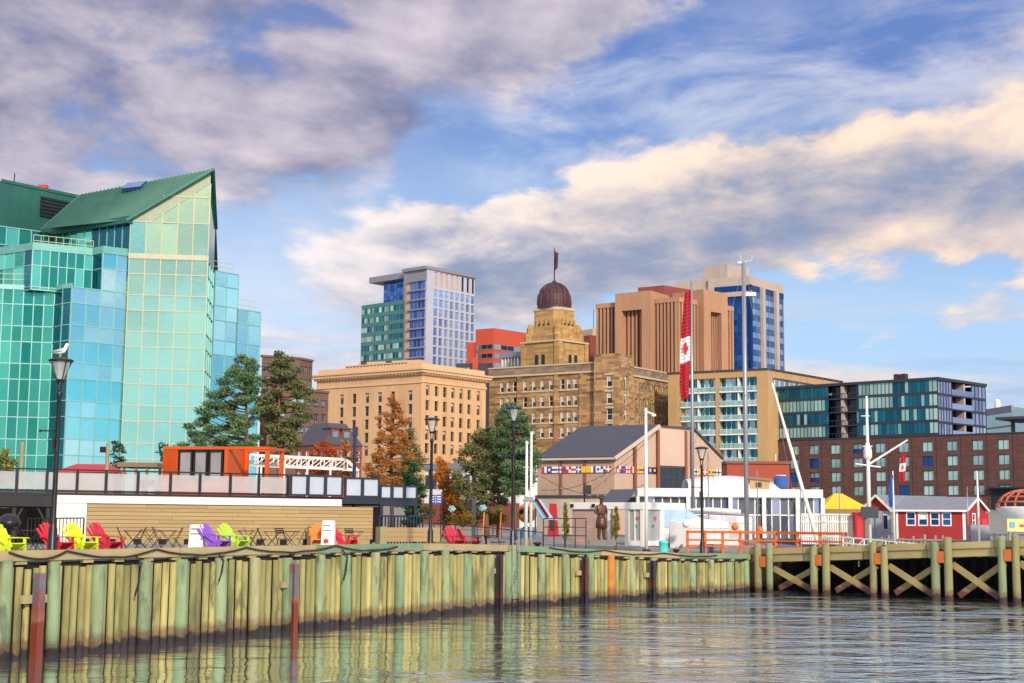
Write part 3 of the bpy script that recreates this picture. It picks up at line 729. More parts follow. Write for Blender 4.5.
for sx in (-1, 1):                            # stepped corner buttresses
    for sy in (-1, 1):
        for r_, zz in ((1.28, zb_+1.0), (1.17, zb_+2.7)):
            p = cc.xy+ax1*(sx*ha*r_*.82)+ax2*(sy*hb*r_*.82); mb.lathe((p.x, p.y, zb_-.2), [(1.0, 0), (1.0, zz-zb_+.6), (.5, zz-zb_+1.6)], 8, 0)
tower = mb.build('tower', ['gold_stone', 'pale_trim', 'dark_glass'], DM)
for f_, hw in ((Face(oct_(cc, ha, hb, 0)[0], oct_(cc, ha, hb, 0)[1]), ha), (Face(oct_(cc, ha, hb, 0)[2], oct_(cc, ha, hb, 0)[3]), hb)):
    for k in (-1, 0, 1):
        mb = MB(); u = f_.L/2+k*1.25; f_.box(mb, u-.35, u+.35, zu-6.4, zu-3.6, 0, .05, 0, .2); mb.build('window', ['dark_glass', 'pale_trim'], tower)
        mb = MB(); f_.box(mb, u-.35, u+.35, zu-9.8, zu-7.6, 0, .05, 0, .2); mb.build('window', ['dark_glass', 'pale_trim'], tower)
        for s in (-.62, .62): 
            if k == 1 or s < 0: pass
    mb = MB()
    for k in (-1.5, -.5, .5, 1.5): f_.box(mb, f_.L/2+k*1.25-.2, f_.L/2+k*1.25+.2, zu-10.5, zu-2.6, 0, .3)
    mb.build('pier', ['gold_stone'], tower)
# dome
rd = (pt(571.8, 303, 316).x-pt(537.2, 303, 316).x)/2; hd = pt(554, 281, 316).z-zu
prof = [(rd*1.0, 0), (rd*1.0, hd*.08), (rd*.97, hd*.12), (rd*.97, hd*.3), (rd*.93, hd*.5), (rd*.80, hd*.7), (rd*.62, hd*.84), (rd*.40, hd*.94), (rd*.14, hd*1.0), (.5, hd*1.04), (.35, hd*1.09), (.1, hd*1.1)]
mb = MB(); mb.lathe((cc.x, cc.y, zu), prof, 24, 0)
for k in range(12):
    an = 2*math.pi*k/12+.13; mb.tube([(cc.x+r_*1.01*math.cos(an), cc.y+r_*1.01*math.sin(an), zu+z) for r_, z in prof[2:9]], .2, 5, 0)
dome = mb.build('dome', ['copper_dark'], DM)
mb = MB(); zf = pt(554.5, 246, 316).z; mb.tube([(cc.x, cc.y, zu+hd), (cc.x, cc.y, zf)], [.16, .1], 6); mb.build('flagpole', ['dark_metal'], dome)
mb = MB(); mb.solid([(cc.x+.1, cc.y, zf-.6), (cc.x+.9, cc.y-.2, zf-1.2), (cc.x+.75, cc.y, zf-4.5), (cc.x+.1, cc.y, zf-5.2), (cc.x+.5, cc.y-.35, zf-3)], [(0, 1, 4), (1, 2, 4), (2, 3, 4), (3, 0, 4)], 0); mb.build('flag', ['copper_dark'], dome)

# ---- finned courthouse -------------------------------------------------------------------------
mat('fin_stone', (.43, .235, .135), .8, 0, .2, .3, grime=((.28, .15, .09), .35, .52, .5), stretch=(1, 1, .15)); mat('brown_slot', (.055, .03, .028), .5, .2)
L, C, Rr, fl, fr = two_faces(((598.6, 305.5), (677, 298.6), (730.5, 308)), 380)
CH = thing('courthouse', 'brown concrete building of tall vertical fins with projecting flat pylons', 'office building', (C.x, C.y+18, 10)); zt = C.z; z0 = 6
mb = MB(); mb.prism([(p.x, p.y) for p in (L, C, Rr, L+Rr-C)], z0, zt-.4, 0, 1); mb.build('wall', ['brown_slot', 'roof_gravel'], CH)
for f, segs in ((fl, ((598.6, 620.5, 6), (655.6, 677, 6))), (fr, ((677, 695.3, 6), (719.3, 730.5, 4)))):
    for xa, xb, n_ in segs:
        ua, ub = f.u(xa, 340), f.u(xb, 340); mb = MB()
        for k in range(n_+1):
            u = ua+(ub-ua)*k/n_; w = (ub-ua)/n_*.46; f.box(mb, u-w/2, u+w/2, z0, zt-1.0, 0, .9)
        f.box(mb, ua-.4, ub+.4, zt-1.0, zt+.3, -.4, 1.0); mb.build('fin_screen', ['fin_stone'], CH)
        mb = MB()
        for k in range(n_):
            a, b_ = ua+(ub-ua)*k/n_, ua+(ub-ua)*(k+1)/n_
            for j in range(11): f.quad(mb, a+(b_-a)*.25, b_-(b_-a)*.25, zt-4.2-j*4+.0, zt-1.6-j*4, .06, 0)
        mb.build('window_strip', ['dark_glass'], CH)
for f, xa, xb, ra, rb, ytop, yrec, wing in ((fl, 620.5, 655.8, 627, 647, 293.5, 311.5, 3.4), (fr, 695.3, 719.3, 702.5, 713, 292.6, 313.5, 2.6)):
    ua, ub, va, vb = f.u(xa, 340), f.u(xb, 340), f.u(ra, 340), f.u(rb, 340); ztp = f.px((xa+xb)/2, ytop)[1]; zrc = f.px((ra+rb)/2, yrec)[1]
    mb = MB(); f.box(mb, ua, va, z0, zrc, -.5, 3.0); f.box(mb, vb, ub, z0, zrc, -.5, 3.0); f.box(mb, ua, ub, zrc, ztp, -8, 3.0)
    mb.build('pylon', ['fin_stone'], CH)
    mb = MB(); n_ = 5
    for k in range(n_+1): u = va+(vb-va)*k/n_; f.box(mb, u-(vb-va)*.045, u+(vb-va)*.045, z0, zrc, 0, 1.4)
    mb.build('fin_screen', ['fin_stone'], CH)
o = roofs((638, 287.5), (664, 285.3), (690, 289.5), Yc=392); mb = MB(); mb.prism([(p.x, p.y) for p in (o[0], o[1], o[2], o[0]+o[2]-o[1])], zt-1, o[1].z, 0); mb.build('penthouse', ['red_brown'], CH)

# ---- blue glass tower with a concrete crown ----------------------------------------------------
mat('crown_concrete', (.44, .36, .32), .8, 0, .15, .3, grime=((.30, .25, .22), .35, .53, .5), stretch=(1, 1, .2))
mat('navy_glass', (.01, .05, .20), .06, .7, .06, .3, tint=.5, col2=(.03, .13, .36)); mat('steel_blue_glass', (.30, .50, .72), .06, .7, .06, .3, tint=.5, col2=(.50, .70, .88)); mat('spandrel_blue', (.06, .16, .34), .1, .6, .06, .3, tint=.5, col2=(.12, .26, .46))
L, C, Rr, fl, fr = two_faces(((676, 282), (750, 276), (783.5, 285.5)), 450)
BT = thing('glass_tower', 'dark blue glass office tower under a pale concrete crown', 'office tower', (C.x, C.y+15, 10)); zt = C.z; z0 = 8
zc = fr.px(757, 291)[1]
mb = MB(); mb.prism([(p.x, p.y) for p in (L, C, Rr, L+Rr-C)], zc+1.5, zt, 0, 1)
u713 = fl.u(713.5, 330)
fl.box(mb, 0, u713-1.2, z0, zc+1.5, -3, .2, 0)
fl.box(mb, u713-1.4, u713+.4, z0, zt-.02, -.5, 1.0, 0)
for x in (761.8, 775.5): u = fr.u(x, 340); fr.box(mb, u-.9, u+.9, z0, zt-3, 0, 1.1, 0)
fl.box(mb, u713-1, fl.L+.6, zc-2.1, zc-.6, -.2, .7, 0)
fr.box(mb, -.7, .6, z0, zc+1.5, -.4, .4, 2)
fr.box(mb, -.1, fr.L, zc-.3, zc+1.5, -.3, .0, 2, .3); fl.box(mb, u713, fl.L, zc-.6, zc+1.5, -.3, -.02, 2, .3)
mb.build('concrete_frame', ['crown_concrete', 'roof_gravel', 'navy_glass'], BT)
fp = (fr.px(757, 300)[1]-fr.px(757, 365)[1])/5.6
mb = MB(); zs = []; z = zc-2.1
while z > z0: zs.append(z); z -= fp/2
zs = zs[::-1]
curtain(mb, fl, lin(u713+.4, fl.L-.5, 9), zs, lambda i, j: 0, 1, .1, .06, .03); mb.build('glass_facade', ['navy_glass', 'blue_glass'], BT)
mb = MB(); z = zc-.4; zs = []
while z > z0: zs.append(z); z -= fp/2
zs = zs[::-1]
for a, b_ in ((750.8, 760.4), (763.3, 774.1), (777, 783.3)):
    curtain(mb, fr, lin(fr.u(a, 340), fr.u(b_, 340), 4), zs, lambda i, j: (j+len(zs)) % 2, 2, .1, .06, .02)
mb.build('glass_facade', ['spandrel_blue', 'steel_blue_glass', 'blue_glass'], BT)
mb = MB(); B = L+Rr-C; mb.face([(Rr.x, Rr.y, z0), (B.x, B.y, z0), (B.x, B.y, zt-2), (Rr.x, Rr.y, zt-2)], 0); mb.build('wall', ['crown_concrete'], BT)
o = roofs((703, 266.5), (727, 263.8), (749.5, 268.5), Yc=458); mb = MB(); mb.prism([(p.x, p.y) for p in (o[0], o[1], o[2], o[0]+o[2]-o[1])], zt-1, o[1].z, 0, 1); mb.build('penthouse', ['crown_concrete', 'roof_gravel'], BT)

# ---- tan apartment block with balconies --------------------------------------------------------
mat('tan_brick', (.47, .30, .14), .85, 0, .16, .4, grime=((.33, .21, .10), .4, .53, .5), stretch=(1, 1, .2)); mat('balcony_glass', (.25, .45, .42), .1, .4, .1, .5, tint=.4, col2=(.4, .6, .55))
L, C, Rr, fl, fr = two_faces(((668, 374.2), (767.5, 369.6), (842, 382.5)), 300)
TA = thing('apartment_block', 'tan apartment block with stacked glass balconies in front of the towers', 'apartment building', (C.x, C.y+15, 8)); zt = C.z; z0 = 5
mb = MB(); bays = ((680.5, 715.5), (719.3, 757)); fp = 3.05; zb0 = fl.px(700, 379)[1]
hb_ = [(fl.u(a, 400), fl.u(b_, 400), z0+1, zb0) for a, b_ in bays]
holed_wall(mb, fl, 0, fl.L, z0, zt, hb_, 1.6); holed_wall(mb, fr, 0, fr.L, z0, zt-.0, [(2.0, fr.L-2, zt-4.6, zt-1.5)], .8); back_walls(mb, L, C, Rr, z0, zt, 0, 1)
fl.box(mb, -.2, fl.L+.2, zt, zt+.35, -1, .25, 2); fr.box(mb, -.2, fr.L+.2, zt, zt+.35, -1, .25, 2)
mb.build('wall', ['tan_brick', 'roof_gravel', 'slate_dark'], TA)
mb = MB(); curtain(mb, fr, lin(2, fr.L-2, 14), [zt-4.6, zt-1.5], lambda i, j: 0, 1, .12, .1, .03, out=-.7); mb.build('window_band', ['pale_glass', 'white_paint'], TA)
for (ua, ub, _, ztop_) in hb_:
    mb = MB(); n_ = 10; zs = [ztop_-k*fp for k in range(13, -1, -1)]
    curtain(mb, fl, lin(ua, ub, 8), zs, lambda i, j: random.choice((0, 0, 2)), 1, .1, .08, .02, out=-1.5)
    mb.build('glass_facade', ['deep_glass', 'white_paint', 'pale_glass'], TA)
    for k in range(1, 13):
        z = ztop_-k*fp; mb = MB(); fl.box(mb, ua+.02, ub-.02, z-.14, z+.14, -1.45, .25, 0)
        for j in range(8): a, b_ = ua+(ub-ua)*j/8, ua+(ub-ua)*(j+1)/8; fl.box(mb, a+.04, b_-.04, z+.2, z+1.05, .12, .16, 1)
        if k % 1 == 0: fl.box(mb, ua+(ub-ua)*.5-.1, ua+(ub-ua)*.5+.1, z+.14, z+fp-.14, -1.45, -.05, 0)
        fl.box(mb, ua+.03, ub-.03, z+1.05, z+1.12, .1, .2, 0)
        mb.build('balcony', ['white_paint', 'balcony_glass'], TA)

# ---- brick and glass hotel on the right --------------------------------------------------------
mat('maroon_brick', (.110, .048, .042), .9, 0, .2, .5, .2, brick=(.5, .17, .012, (.10, .06, .055), .8, 1.2)); mat('charcoal_clad', (.035, .045, .065), .5, .3, .15)
L, C, Rr, fl, fr = two_faces(((771, 387.3), (937, 377), (985, 384)), 280)
HT = thing('brick_hotel', 'long maroon brick building with two dark glass storeys stacked above rows of paired windows', 'hotel', (C.x, C.y+18, 6)); zt = C.z; z0 = 2
bl = Vector((fl.p0.x, fl.p0.y)); fb = Face(fl.at(0, 0, .6).xy, fl.at(fl.u(1075, 432), 0, .6).xy); zbk = fb.px(850, 438.3)[1]
us_ = [fb.u(x, 450) for x in (794, 813.7, 835.2, 857.4, 880, 903.3, 927.3, 951.8, 977.5, 1003.4, 1030)]
zr_ = [fb.px(880, y)[1]-1.0 for y in (448.0, 462.3, 476.5, 490.8)]
wn = [(u, z, 2.25, 2.0) for u in us_ for z in zr_]+[(fb.u(777, 450), z, 1.0, 2.0) for z in zr_]
mb = MB(); WM2 = ('charcoal_clad', 'sea_glass', 'blind')
holed_wall(mb, fb, 0, fb.L, z0, zbk, [(u-w/2, u+w/2, z, z+h) for u, z, w, h in wn], .3)
for u, z, w, h in wn: window(HT, fb, u, z, w, h, ('charcoal_clad', 'sea_glass' if random.random() > .14 else 'navy_glass', 'pale_glass'), .28, .1 if w < 2 else .12, (0 if w < 2 else 1, 0))
pB = fb.at(fb.L, 0, -30); pA = fb.at(0, 0, -30); mb.face([fb.at(fb.L, z0), fb.at(fb.L, z0, -30), fb.at(fb.L, zbk, -30), fb.at(fb.L, zbk)], 0, .5); mb.face([fb.at(0, z0, -30), fb.at(0, z0), fb.at(0, zbk), fb.at(0, zbk, -30)], 0, .5)
mb.face([fb.at(0, zbk-.3), fb.at(fb.L, zbk-.3), fb.at(fb.L, zbk-.3, -30), fb.at(0, zbk-.3, -30)], 1)
fb.box(mb, -.05, fb.L+.05, zbk-.12, zbk+.12, -.3, .12, 2)
for u in us_[:-1]: fb.box(mb, u+2.05-.12, u+2.05+.12, z0, zbk-.3, 0, .1, 0)
mb.build('wall', ['maroon_brick', 'roof_gravel', 'charcoal_clad'], HT)
u0, u1 = fb.u(992, 490), fb.u(1024, 490)
mb = MB(); fb.box(mb, u0, fb.L-1, z0, fb.px(1000, 488.5)[1], -.1, .15, 0); fb.box(mb, u0-.4, fb.L, fb.px(1000, 488.5)[1], fb.px(1000, 487)[1], 0, 1.5, 1); mb.build('entrance_recess', ['dark_glass', 'charcoal_clad'], HT)
fp = (zt-zbk)/4.15; zs = [zt-.55-k*fp for k in range(4, -1, -1)]; zs[0] = zbk
mb = MB(); us = lin(.2, fl.L-.1, 44)
xb0, xb1 = fl.u(828.5, 400), fl.u(856.5, 400); us = [u for u in us if not xb0 < u < xb1]+[xb0, xb1]; us.sort()
for i, (a, b_) in enumerate(zip(us, us[1:])):
    if abs(a-xb0) < .01: continue
    for j, (c, d) in enumerate(zip(zs, zs[1:])):
        pale = (j % 2 == 0 and b_ < xb0) or (a > xb1 and (j in (2, 3)) and b_ < xb1+(fl.L-xb1)*.5) or (a > xb1+(fl.L-xb1)*.86) or random.random() < .15
        h = .55; fl.quad(mb, a, b_, c+h, d, random.uniform(-.03, .03), 1 if pale else 0); fl.box(mb, a-.05, a+.05, c, d, -.05, .08, 2)
for z in zs: fl.box(mb, 0, xb0, z, z+.55, -.05, .12, 2); fl.box(mb, xb1, fl.L, z, z+.55, -.05, .12, 2)
fl.box(mb, -.2, fl.L+.2, zt-.55, zt, -1, .35, 2); fr.box(mb, -.2, fr.L+.2, zt-.55, zt, -1, .35, 2)
B = L+Rr-C; mb.face([(p.x, p.y, zt-.2) for p in (L, C, Rr, B)], 2); mb.face([(L.x, L.y, z0), (L.x, L.y, zt), (B.x, B.y, zt), (B.x, B.y, z0)], 2); mb.face([(Rr.x, Rr.y, z0), (B.x, B.y, z0), (B.x, B.y, zt-.5), (Rr.x, Rr.y, zt-.5)], 2)
mb.build('glass_facade', ['deep_glass', 'sea_glass', 'charcoal_clad'], HT)
for k in range(4):
    z = zs[k]; mb = MB(); fl.quad(mb, xb0, xb1, z, z+fp, -1.6, 1); fl.box(mb, xb0, xb1, z-.12, z+.12, -1.6, .3, 0)
    for s in range(9): u = xb0+(xb1-xb0)*s/8; fl.box(mb, u-.03, u+.03, z+.12, z+1.1, .15, .2, 0)
    fl.box(mb, xb0, xb1, z+1.05, z+1.15, .12, .24, 0); um = (xb0+xb1)/2; fl.box(mb, um-.3, um+.3, z+.12, z+fp-.12, -1.6, .1, 2)
    mb.build('balcony', ['charcoal_clad', 'dark_glass', 'crown_concrete'], HT)
mb = MB(); vb0, vb1 = fr.u(951.5, 400), fr.u(971.5, 400); vs = lin(0, vb0, 5)
for seg in (lin(0.05, vb0, 5), lin(vb1, fr.L-.05, 4)):
    mb = MB(); curtain(mb, fr, seg, zs, lambda i, j: 0, 1, .14, .1, .03)
    for z in zs[1:]: fr.box(mb, seg[0], seg[-1], z-.25, z+.25, 0, .14, 1)
    mb.build('glass_facade', ['lavender_glass', 'charcoal_clad'], HT)
for k in range(4):
    z = zs[k]; mb = MB(); fr.quad(mb, vb0, vb1, z, z+fp, -1.8, 1); fr.box(mb, vb0, vb1, z-.12, z+.12, -1.8, .2, 0); fr.box(mb, vb0, vb1, z+.15, z+1.25, .1, .16, 2)
    um = (vb0*.35+vb1*.65); fr.box(mb, um-.3, um+.3, z+.12, z+fp-.12, -1.8, 0, 3)
    mb.build('balcony', ['charcoal_clad', 'dark_glass', 'lavender_glass', 'crown_concrete'], HT)
mb = MB()
for x in (890, 897): u = fl.u(x, 375); fl.box(mb, u-.5, u+.5, zt, zt+1.4, -4, -2.6)
mb.build('chimney', ['brown_slot'], HT)
# ---- pavilion and pale block at the far right --------------------------------------------------
o = roofs((984, 411), (1012, 406.5), (1050, 412), Yc=330); mb = MB(); mb.prism([(p.x, p.y) for p in (o[0], o[1], o[2], o[0]+o[2]-o[1])], 5, o[1].z, 0, 1)
PB = thing('glass_block', 'pale flat-roofed glass block at the far right above the brick roof', 'building', (o[1].x, o[1].y+8, 8)); mb.build('wall', ['pale_glass', 'roof_gravel'], PB)
f = Face(o[0][:2], o[1][:2]); mb = MB(); f.box(mb, -.3, f.L+.3, o[1].z-1.2, o[1].z+.3, -.2, .3); f.box(mb, 0, f.L, o[1].z-4.6, o[1].z-4.2, 0, .2); mb.build('roof_edge', ['slab_grey'], PB)
mb = MB(); q_ = f.at(f.u(989.5, 403), o[1].z, -2); mb.lathe(q_, [(.7, .2), (.7, 2.2), (.4, 2.6)], 10); mb.build('roof_vent', ['white_paint'], PB)
RP = thing('roof_pavilion', 'dark flat canopy on posts standing on the brick roof at the right edge', 'pavilion', fb.at(fb.u(1010, 430), zbk-.3, -10))
zc0 = fb.px(1000, 418)[1]; mb = MB(); fb.box(mb, fb.u(987, 420), fb.L, zc0, zc0+.5, -16, -4); mb.build('canopy', ['slate_dark'], RP)
for x in (1000, 1017, 1040): mb = MB(); u = fb.u(x, 420); fb.box(mb, u-.3, u+.3, zbk-.3, zc0, -6.6, -6); mb.build('post', ['brown_slot'], RP)
# ---- brown brick office behind the pines, with a lower wing ------------------------------------
mat('umber_brick', (.16, .085, .065), .9, 0, .24, .4, .1)
BO = None
for (pl, Yc, xs, ys, w, h, lbl) in ((((262, 357), (300, 359.5), (312.5, 362)), 262, (266, 275, 284, 295), (369, 382, 395, 408), 3.6, 1.6, 'dark brown brick office with wide windows behind the tall pines'),
                               (((268, 389), (305, 391), (328.5, 393.5)), 250, (273, 283, 294, 302), (402, 416, 430), 2.0, 1.5, 'lower brown brick wing between the pines and the sandstone block')):
    L, C, Rr, fl, fr = two_faces(pl, Yc); zt = C.z
    BO = thing('brick_office', lbl, 'office building', (C.x, C.y+10, 6)); mb = MB()
    wn = [(fl.u(x, 400), fl.px(290, y)[1]-h/2, w*.5, h) for x in xs for y in ys]
    holed_wall(mb, fl, 0, fl.L, 4, zt, [(u-a/2, u+a/2, z, z+b_) for u, z, a, b_ in wn], .3)
    for u, z, a, b_ in wn: window(BO, fl, u, z, a, b_, ('slab_grey', 'dark_glass', 'pale_glass'), .28, .08, (1, 0))
    wn = [(fr.L*(k+.5)/3, fl.px(290, y)[1]-h/2, fr.L/4.5, h) for k in range(3) for y in ys]
    holed_wall(mb, fr, 0, fr.L, 4, zt, [(u-a/2, u+a/2, z, z+b_) for u, z, a, b_ in wn], .3)
    for u, z, a, b_ in wn: window(BO, fr, u, z, a, b_, ('slab_grey', 'dark_glass', 'pale_glass'), .28, .08, (1, 0))
    back_walls(mb, L, C, Rr, 4, zt, 0, 1); fl.box(mb, -.1, fl.L+.1, zt, zt+.4, -.6, .2, 0); fr.box(mb, -.1, fr.L+.1, zt, zt+.4, -.6, .2, 0)
    mb.build('wall', ['umber_brick', 'roof_gravel'], BO)
# ---- old red brick house below it --------------------------------------------------------------
mat('old_red_brick', (.24, .06, .045), .9, 0, .2, .6, .1); mat('slate_roof', (.075, .07, .095), .7, .1, .18, .8, stretch=(1, 1, 4))
L, C, Rr, fl, fr = two_faces(((296, 446), (327, 444.5), (362, 446.5)), 205); ze_ = C.z
OH = thing('brick_house', 'old red brick house with a slate hipped roof behind the white gangway', 'house', (C.x, C.y+6, 4)); mb = MB()
wn = [(fl.L*(k+.5)/4, z, 1.0, 1.7) for k in range(4) for z in (ze_-2.4, ze_-5.4)]; punched(OH, fl, 0, fl.L, 2.5, ze_, wn, None, WM, .2, .09, (0, 1), mb)
wn = [(fr.L*(k+.5)/4, z, 1.0, 1.7) for k in range(4) for z in (ze_-2.4, ze_-5.4)]; punched(OH, fr, 0, fr.L, 2.5, ze_, wn, None, WM, .2, .09, (0, 1), mb)
back_walls(mb, L, C, Rr, 2.5, ze_); mb.build('wall', ['old_red_brick'], OH)
B = L+Rr-C; cx = (L+C+Rr+B)/4; rz = pt(336, 424, 210).z; mb = MB()
q = [cx+(p-cx)*1.05 for p in (L, C, Rr, B)]; tp = [cx+(p-cx)*.5 for p in (L, C, Rr, B)]
for i in range(4): mb.face([q[i], q[(i+1) % 4], Vector((tp[(i+1) % 4].x, tp[(i+1) % 4].y, rz)), Vector((tp[i].x, tp[i].y, rz))], 0, .5)
mb.face([(p.x, p.y, rz) for p in tp], 0, .5); rf = mb.build('roof', ['slate_roof'], OH)
f = Face(q[0][:2], q[1][:2])
for fq, k in ((fr, .3), (fr, .62)):
    mb = MB(); u = fq.L*k; fq.box(mb, u-.8, u+.8, ze_+.4, ze_+2.4, -2.2, -.6, 0); fq.box(mb, u-.5, u+.5, ze_+.8, ze_+2.0, -.6, -.55, 1); fq.box(mb, u-1, u+1, ze_+2.4, ze_+2.6, -2.3, -.45, 2); mb.build('dormer', ['old_red_brick', 'pale_glass', 'slate_roof'], rf)
# ---- small white shops behind the playground ---------------------------------------------------
L, C, Rr, fl, fr = two_faces(((425, 466), (520, 464), (548, 466)), 190); SHP = thing('shop_building', 'long low white building with a dark red storey behind the pines', 'building', (C.x, C.y+8, 3.5)); zt = C.z
mb = MB(); mb.prism([(p.x, p.y) for p in (L, C, Rr, L+Rr-C)], 2, zt, 0, 1); mb.build('wall', ['white_paint', 'slate_roof'], SHP)
mb = MB(); fl.box(mb, 0, fl.L, 3, zt-5.2, 0, .4); mb.build('shopfront', ['old_red_brick'], SHP)
for k in range(14): mb = MB(); fl.box(mb, fl.L*(k+.15)/14, fl.L*(k+.8)/14, zt-3.2, zt-1.3, 0, .06); mb.build('window', ['dark_glass'], SHP)
mb = MB(); fl.box(mb, -.2, fl.L+.2, zt-.5, zt+.3, -.3, .35); mb.build('roof_edge', ['slab_grey'], SHP)
# ================================================================== timber quay wall
mat('pile_green', (.18, .27, .155), .85, 0, .5, 1.6, .4, tint=.25, col2=(.33, .30, .15), grime=((.07, .11, .075), 2.0, .50, .8), stretch=(1, 1, .3), tide=(.30, (.10, .050, .030), (.022, .016, .020)))
mat('plank_olive', (.20, .20, .075), .85, 0, .5, 1.6, .3, tint=.3, col2=(.39, .345, .135), grime=((.07, .075, .035), 1.5, .50, .8), stretch=(1, 1, .22), tide=(.30, (.12, .060, .030), (.025, .018, .024)))
mat('plank_gap', (.015, .013, .010), .95)
mat('cap_timber', (.40, .305, .155), .85, 0, .22, 1.2, .3, tint=.2, col2=(.30, .27, .15), stretch=(.6, .6, 2)); mat('cap_green', (.165, .245, .145), .85, 0, .2, 1.2, .3)
mat('pile_top', (.42, .33, .17), .9, 0, .25, 3); mat('pile_orange', (.48, .17, .03), .8, 0, .25, 2, tide=(.42, (.20, .07, .02), (.03, .02, .02)))
mat('steel_pile', (.17, .16, .20), .6, .3, .25, 1.5, .2, grime=((.30, .065, .025), .9, .45, .9), tide=(1.05, (.36, .12, .045), (.22, .05, .03)))
mat('steel_dark', (.05, .035, .045), .6, .3, .3, 1.5, .2, grime=((.16, .03, .03), .9, .48, .8), tide=(.6, (.13, .03, .03), (.03, .02, .03)))
mat('rubber', (.010, .010, .012), .6)
def capz(p):  # top of the cap timber
    return ground_z(p.x, p.y)+.33
def wall_run(P, Q, px_list, steels, name, label, nb, orange=()):
    f = Face(P, Q); QW = thing(name, label, 'quay wall', f.at(f.L/2, 0))
    zt = lambda u: ground_z(*f.at(u, 0).xy)
    mb = MB()                                  # dark bank behind the planks
    st = max(2, int(f.L/3))
    for k in range(st):
        a, b_ = f.L*k/st, f.L*(k+1)/st; mb.face([f.at(a, -2, .02), f.at(b_, -2, .02), f.at(b_, zt(b_)-.02, .02), f.at(a, zt(a)-.02, .02)])
    mb.build('backing', ['plank_gap'], QW)
    piles = sorted(px_list); mb = MB()
    for a, b_ in zip(piles, piles[1:]):
        n_ = max(2, round((b_-a-.36)/.31)); w = (b_-a-.30)/n_
        for k in range(n_):
            u = a+.15+w*(k+.5); top = zt(u)-.10-random.uniform(0, .10); tl = random.uniform(-.012, .012); ww = w*random.uniform(.62, .78)/2
            o = .12+random.uniform(-.035, .05)
            for z0_, z1_ in ((-1.5, top),):
                c0, c1 = f.at(u, z0_, o), f.at(u+tl*2, z1_, o); d3 = Vector((f.d.x, f.d.y, 0)); n3 = Vector((f.n.x, f.n.y, 0))*.05
                prf = [(-1, -.03), (-.93, .035), (-.62, .075), (0, .095), (.62, .075), (.93, .035), (1, -.03)]; n1v = Vector((f.n.x, f.n.y, 0)); t_ = random.random()
                lo = [c0+d3*(ww*a_)+n1v*b2 for a_, b2 in prf]; hi = [c1+d3*(ww*a_)+n1v*b2 for a_, b2 in prf]
                mb.solid(lo+hi, [(e, e+1, e+8, e+7) for e in range(6)]+[tuple(range(7, 14))], 0, t_)
    ps = mb.build('plank_sheathing', ['plank_olive'], QW)
    for p_ in ps.data.polygons: p_.use_smooth = len(p_.vertices) == 4
    for i, u in enumerate(piles):
        mb = MB(); r = random.uniform(.185, .225); top = zt(u)+random.uniform(-.16, .08); p = f.at(u, 0, .22+random.uniform(-.02, .05)); q_ = f.at(u+random.uniform(-.05, .05), top, .20)
        org = i in orange
        mb.tube([Vector((p.x, p.y, -2)), p.lerp(q_, .5)+Vector((random.uniform(-.01, .01), 0, 0)), q_+Vector((0, 0, -.04)), q_], [r*1.05, r, r*.98, r*.9], 12, 0, True, random.random()**1.5)
        mb.m[-1] = 1
        mb.build('pile', ['pile_orange' if org else 'pile_green', 'pile_top'], QW, True)
        for p_ in QW.children[-1].data.polygons: p_.use_smooth = len(p_.vertices) == 4
    for u, dark in steels:                     # H-section steel fender piles
        mb = MB(); z1 = zt(u)-(.30 if not dark else .12); o = .50
        f.box(mb, u-.125, u+.125, -2, z1, o+.10, o+.125); f.box(mb, u-.125, u+.125, -2, z1, o-.125, o-.10); f.box(mb, u-.012, u+.012, -2, z1, o-.1, o+.1)
        sp_ = mb.build('steel_pile', ['steel_dark' if dark else 'steel_pile'], QW)
        mb = MB(); f.box(mb, u-.45, u+.45, z1-.85, z1-.62, .24, o-.13); mb.build('bracket', ['cap_timber'], sp_)
    # cap timbers laid end to end, tan or mossy
    n_c = max(3, int(f.L/7)); cuts = lin(0, f.L, n_c)
    for k in range(n_c):
        a, b_ = cuts[k]+.02, cuts[k+1]-.02; za, zb_ = zt(a)+.05, zt(b_)+.05; mb = MB(); h = .28
        c = [f.at(a, za, -.16), f.at(b_, zb_, -.16), f.at(b_, zb_, .22), f.at(a, za, .22), f.at(a, za+h, -.16), f.at(b_, zb_+h, -.16), f.at(b_, zb_+h, .22), f.at(a, za+h, .22)]
        mb.solid(c, [(0, 1, 2, 3), (4, 7, 6, 5), (0, 4, 5, 1), (2, 6, 7, 3), (0, 3, 7, 4), (1, 5, 6, 2)], 0)
        mb.build('cap_timber', ['cap_green' if (name.endswith('2') or random.random() < .3 or 'ramp' in label) and k % 3 != 1 else 'cap_timber'], QW)
    mb = MB()
    for k in range(int(f.L/1.3)):
        u = .5+k*1.3; z = zt(u); f.box(mb, u-.2, u+.2, z-.06, z+.05, -.1, .16)
    mb.build('packing_block', ['cap_timber'], QW)
    return QW, f, zt
fA = Face(WZ, WB)
uA = [fA.u(x, 600) for x in (47.8, 504)]; stp = (uA[1]-uA[0])/15
pl = [uA[0]+stp*k+random.uniform(-.12, .12) for k in range(-9, 16)]
QA, fA, ztA = wall_run(WZ, WB, pl, [(fA.u(26, 600), False), (fA.u(282.5, 590), False), (fA.u(490, 570), True)], 'quay_wall', 'long weathered timber quay wall of round piles and upright planks, the level left run', 3)
fB = Face(WB, WC)
pl = [.55+(fB.L-.8)*k/11+random.uniform(-.08, .08) for k in range(12)]
QB, fB, ztB = wall_run(WB, WC, pl, [(fB.u(577, 570), True), (fB.u(645, 570), True)], 'quay_wall', 'timber quay wall sloping down as a ramp, from the corner ladder to the trestle', 3, orange=(4,))
for o, n_ in ((QA, 0), (QB, 1)): o['group'] = 'timber quay walls'
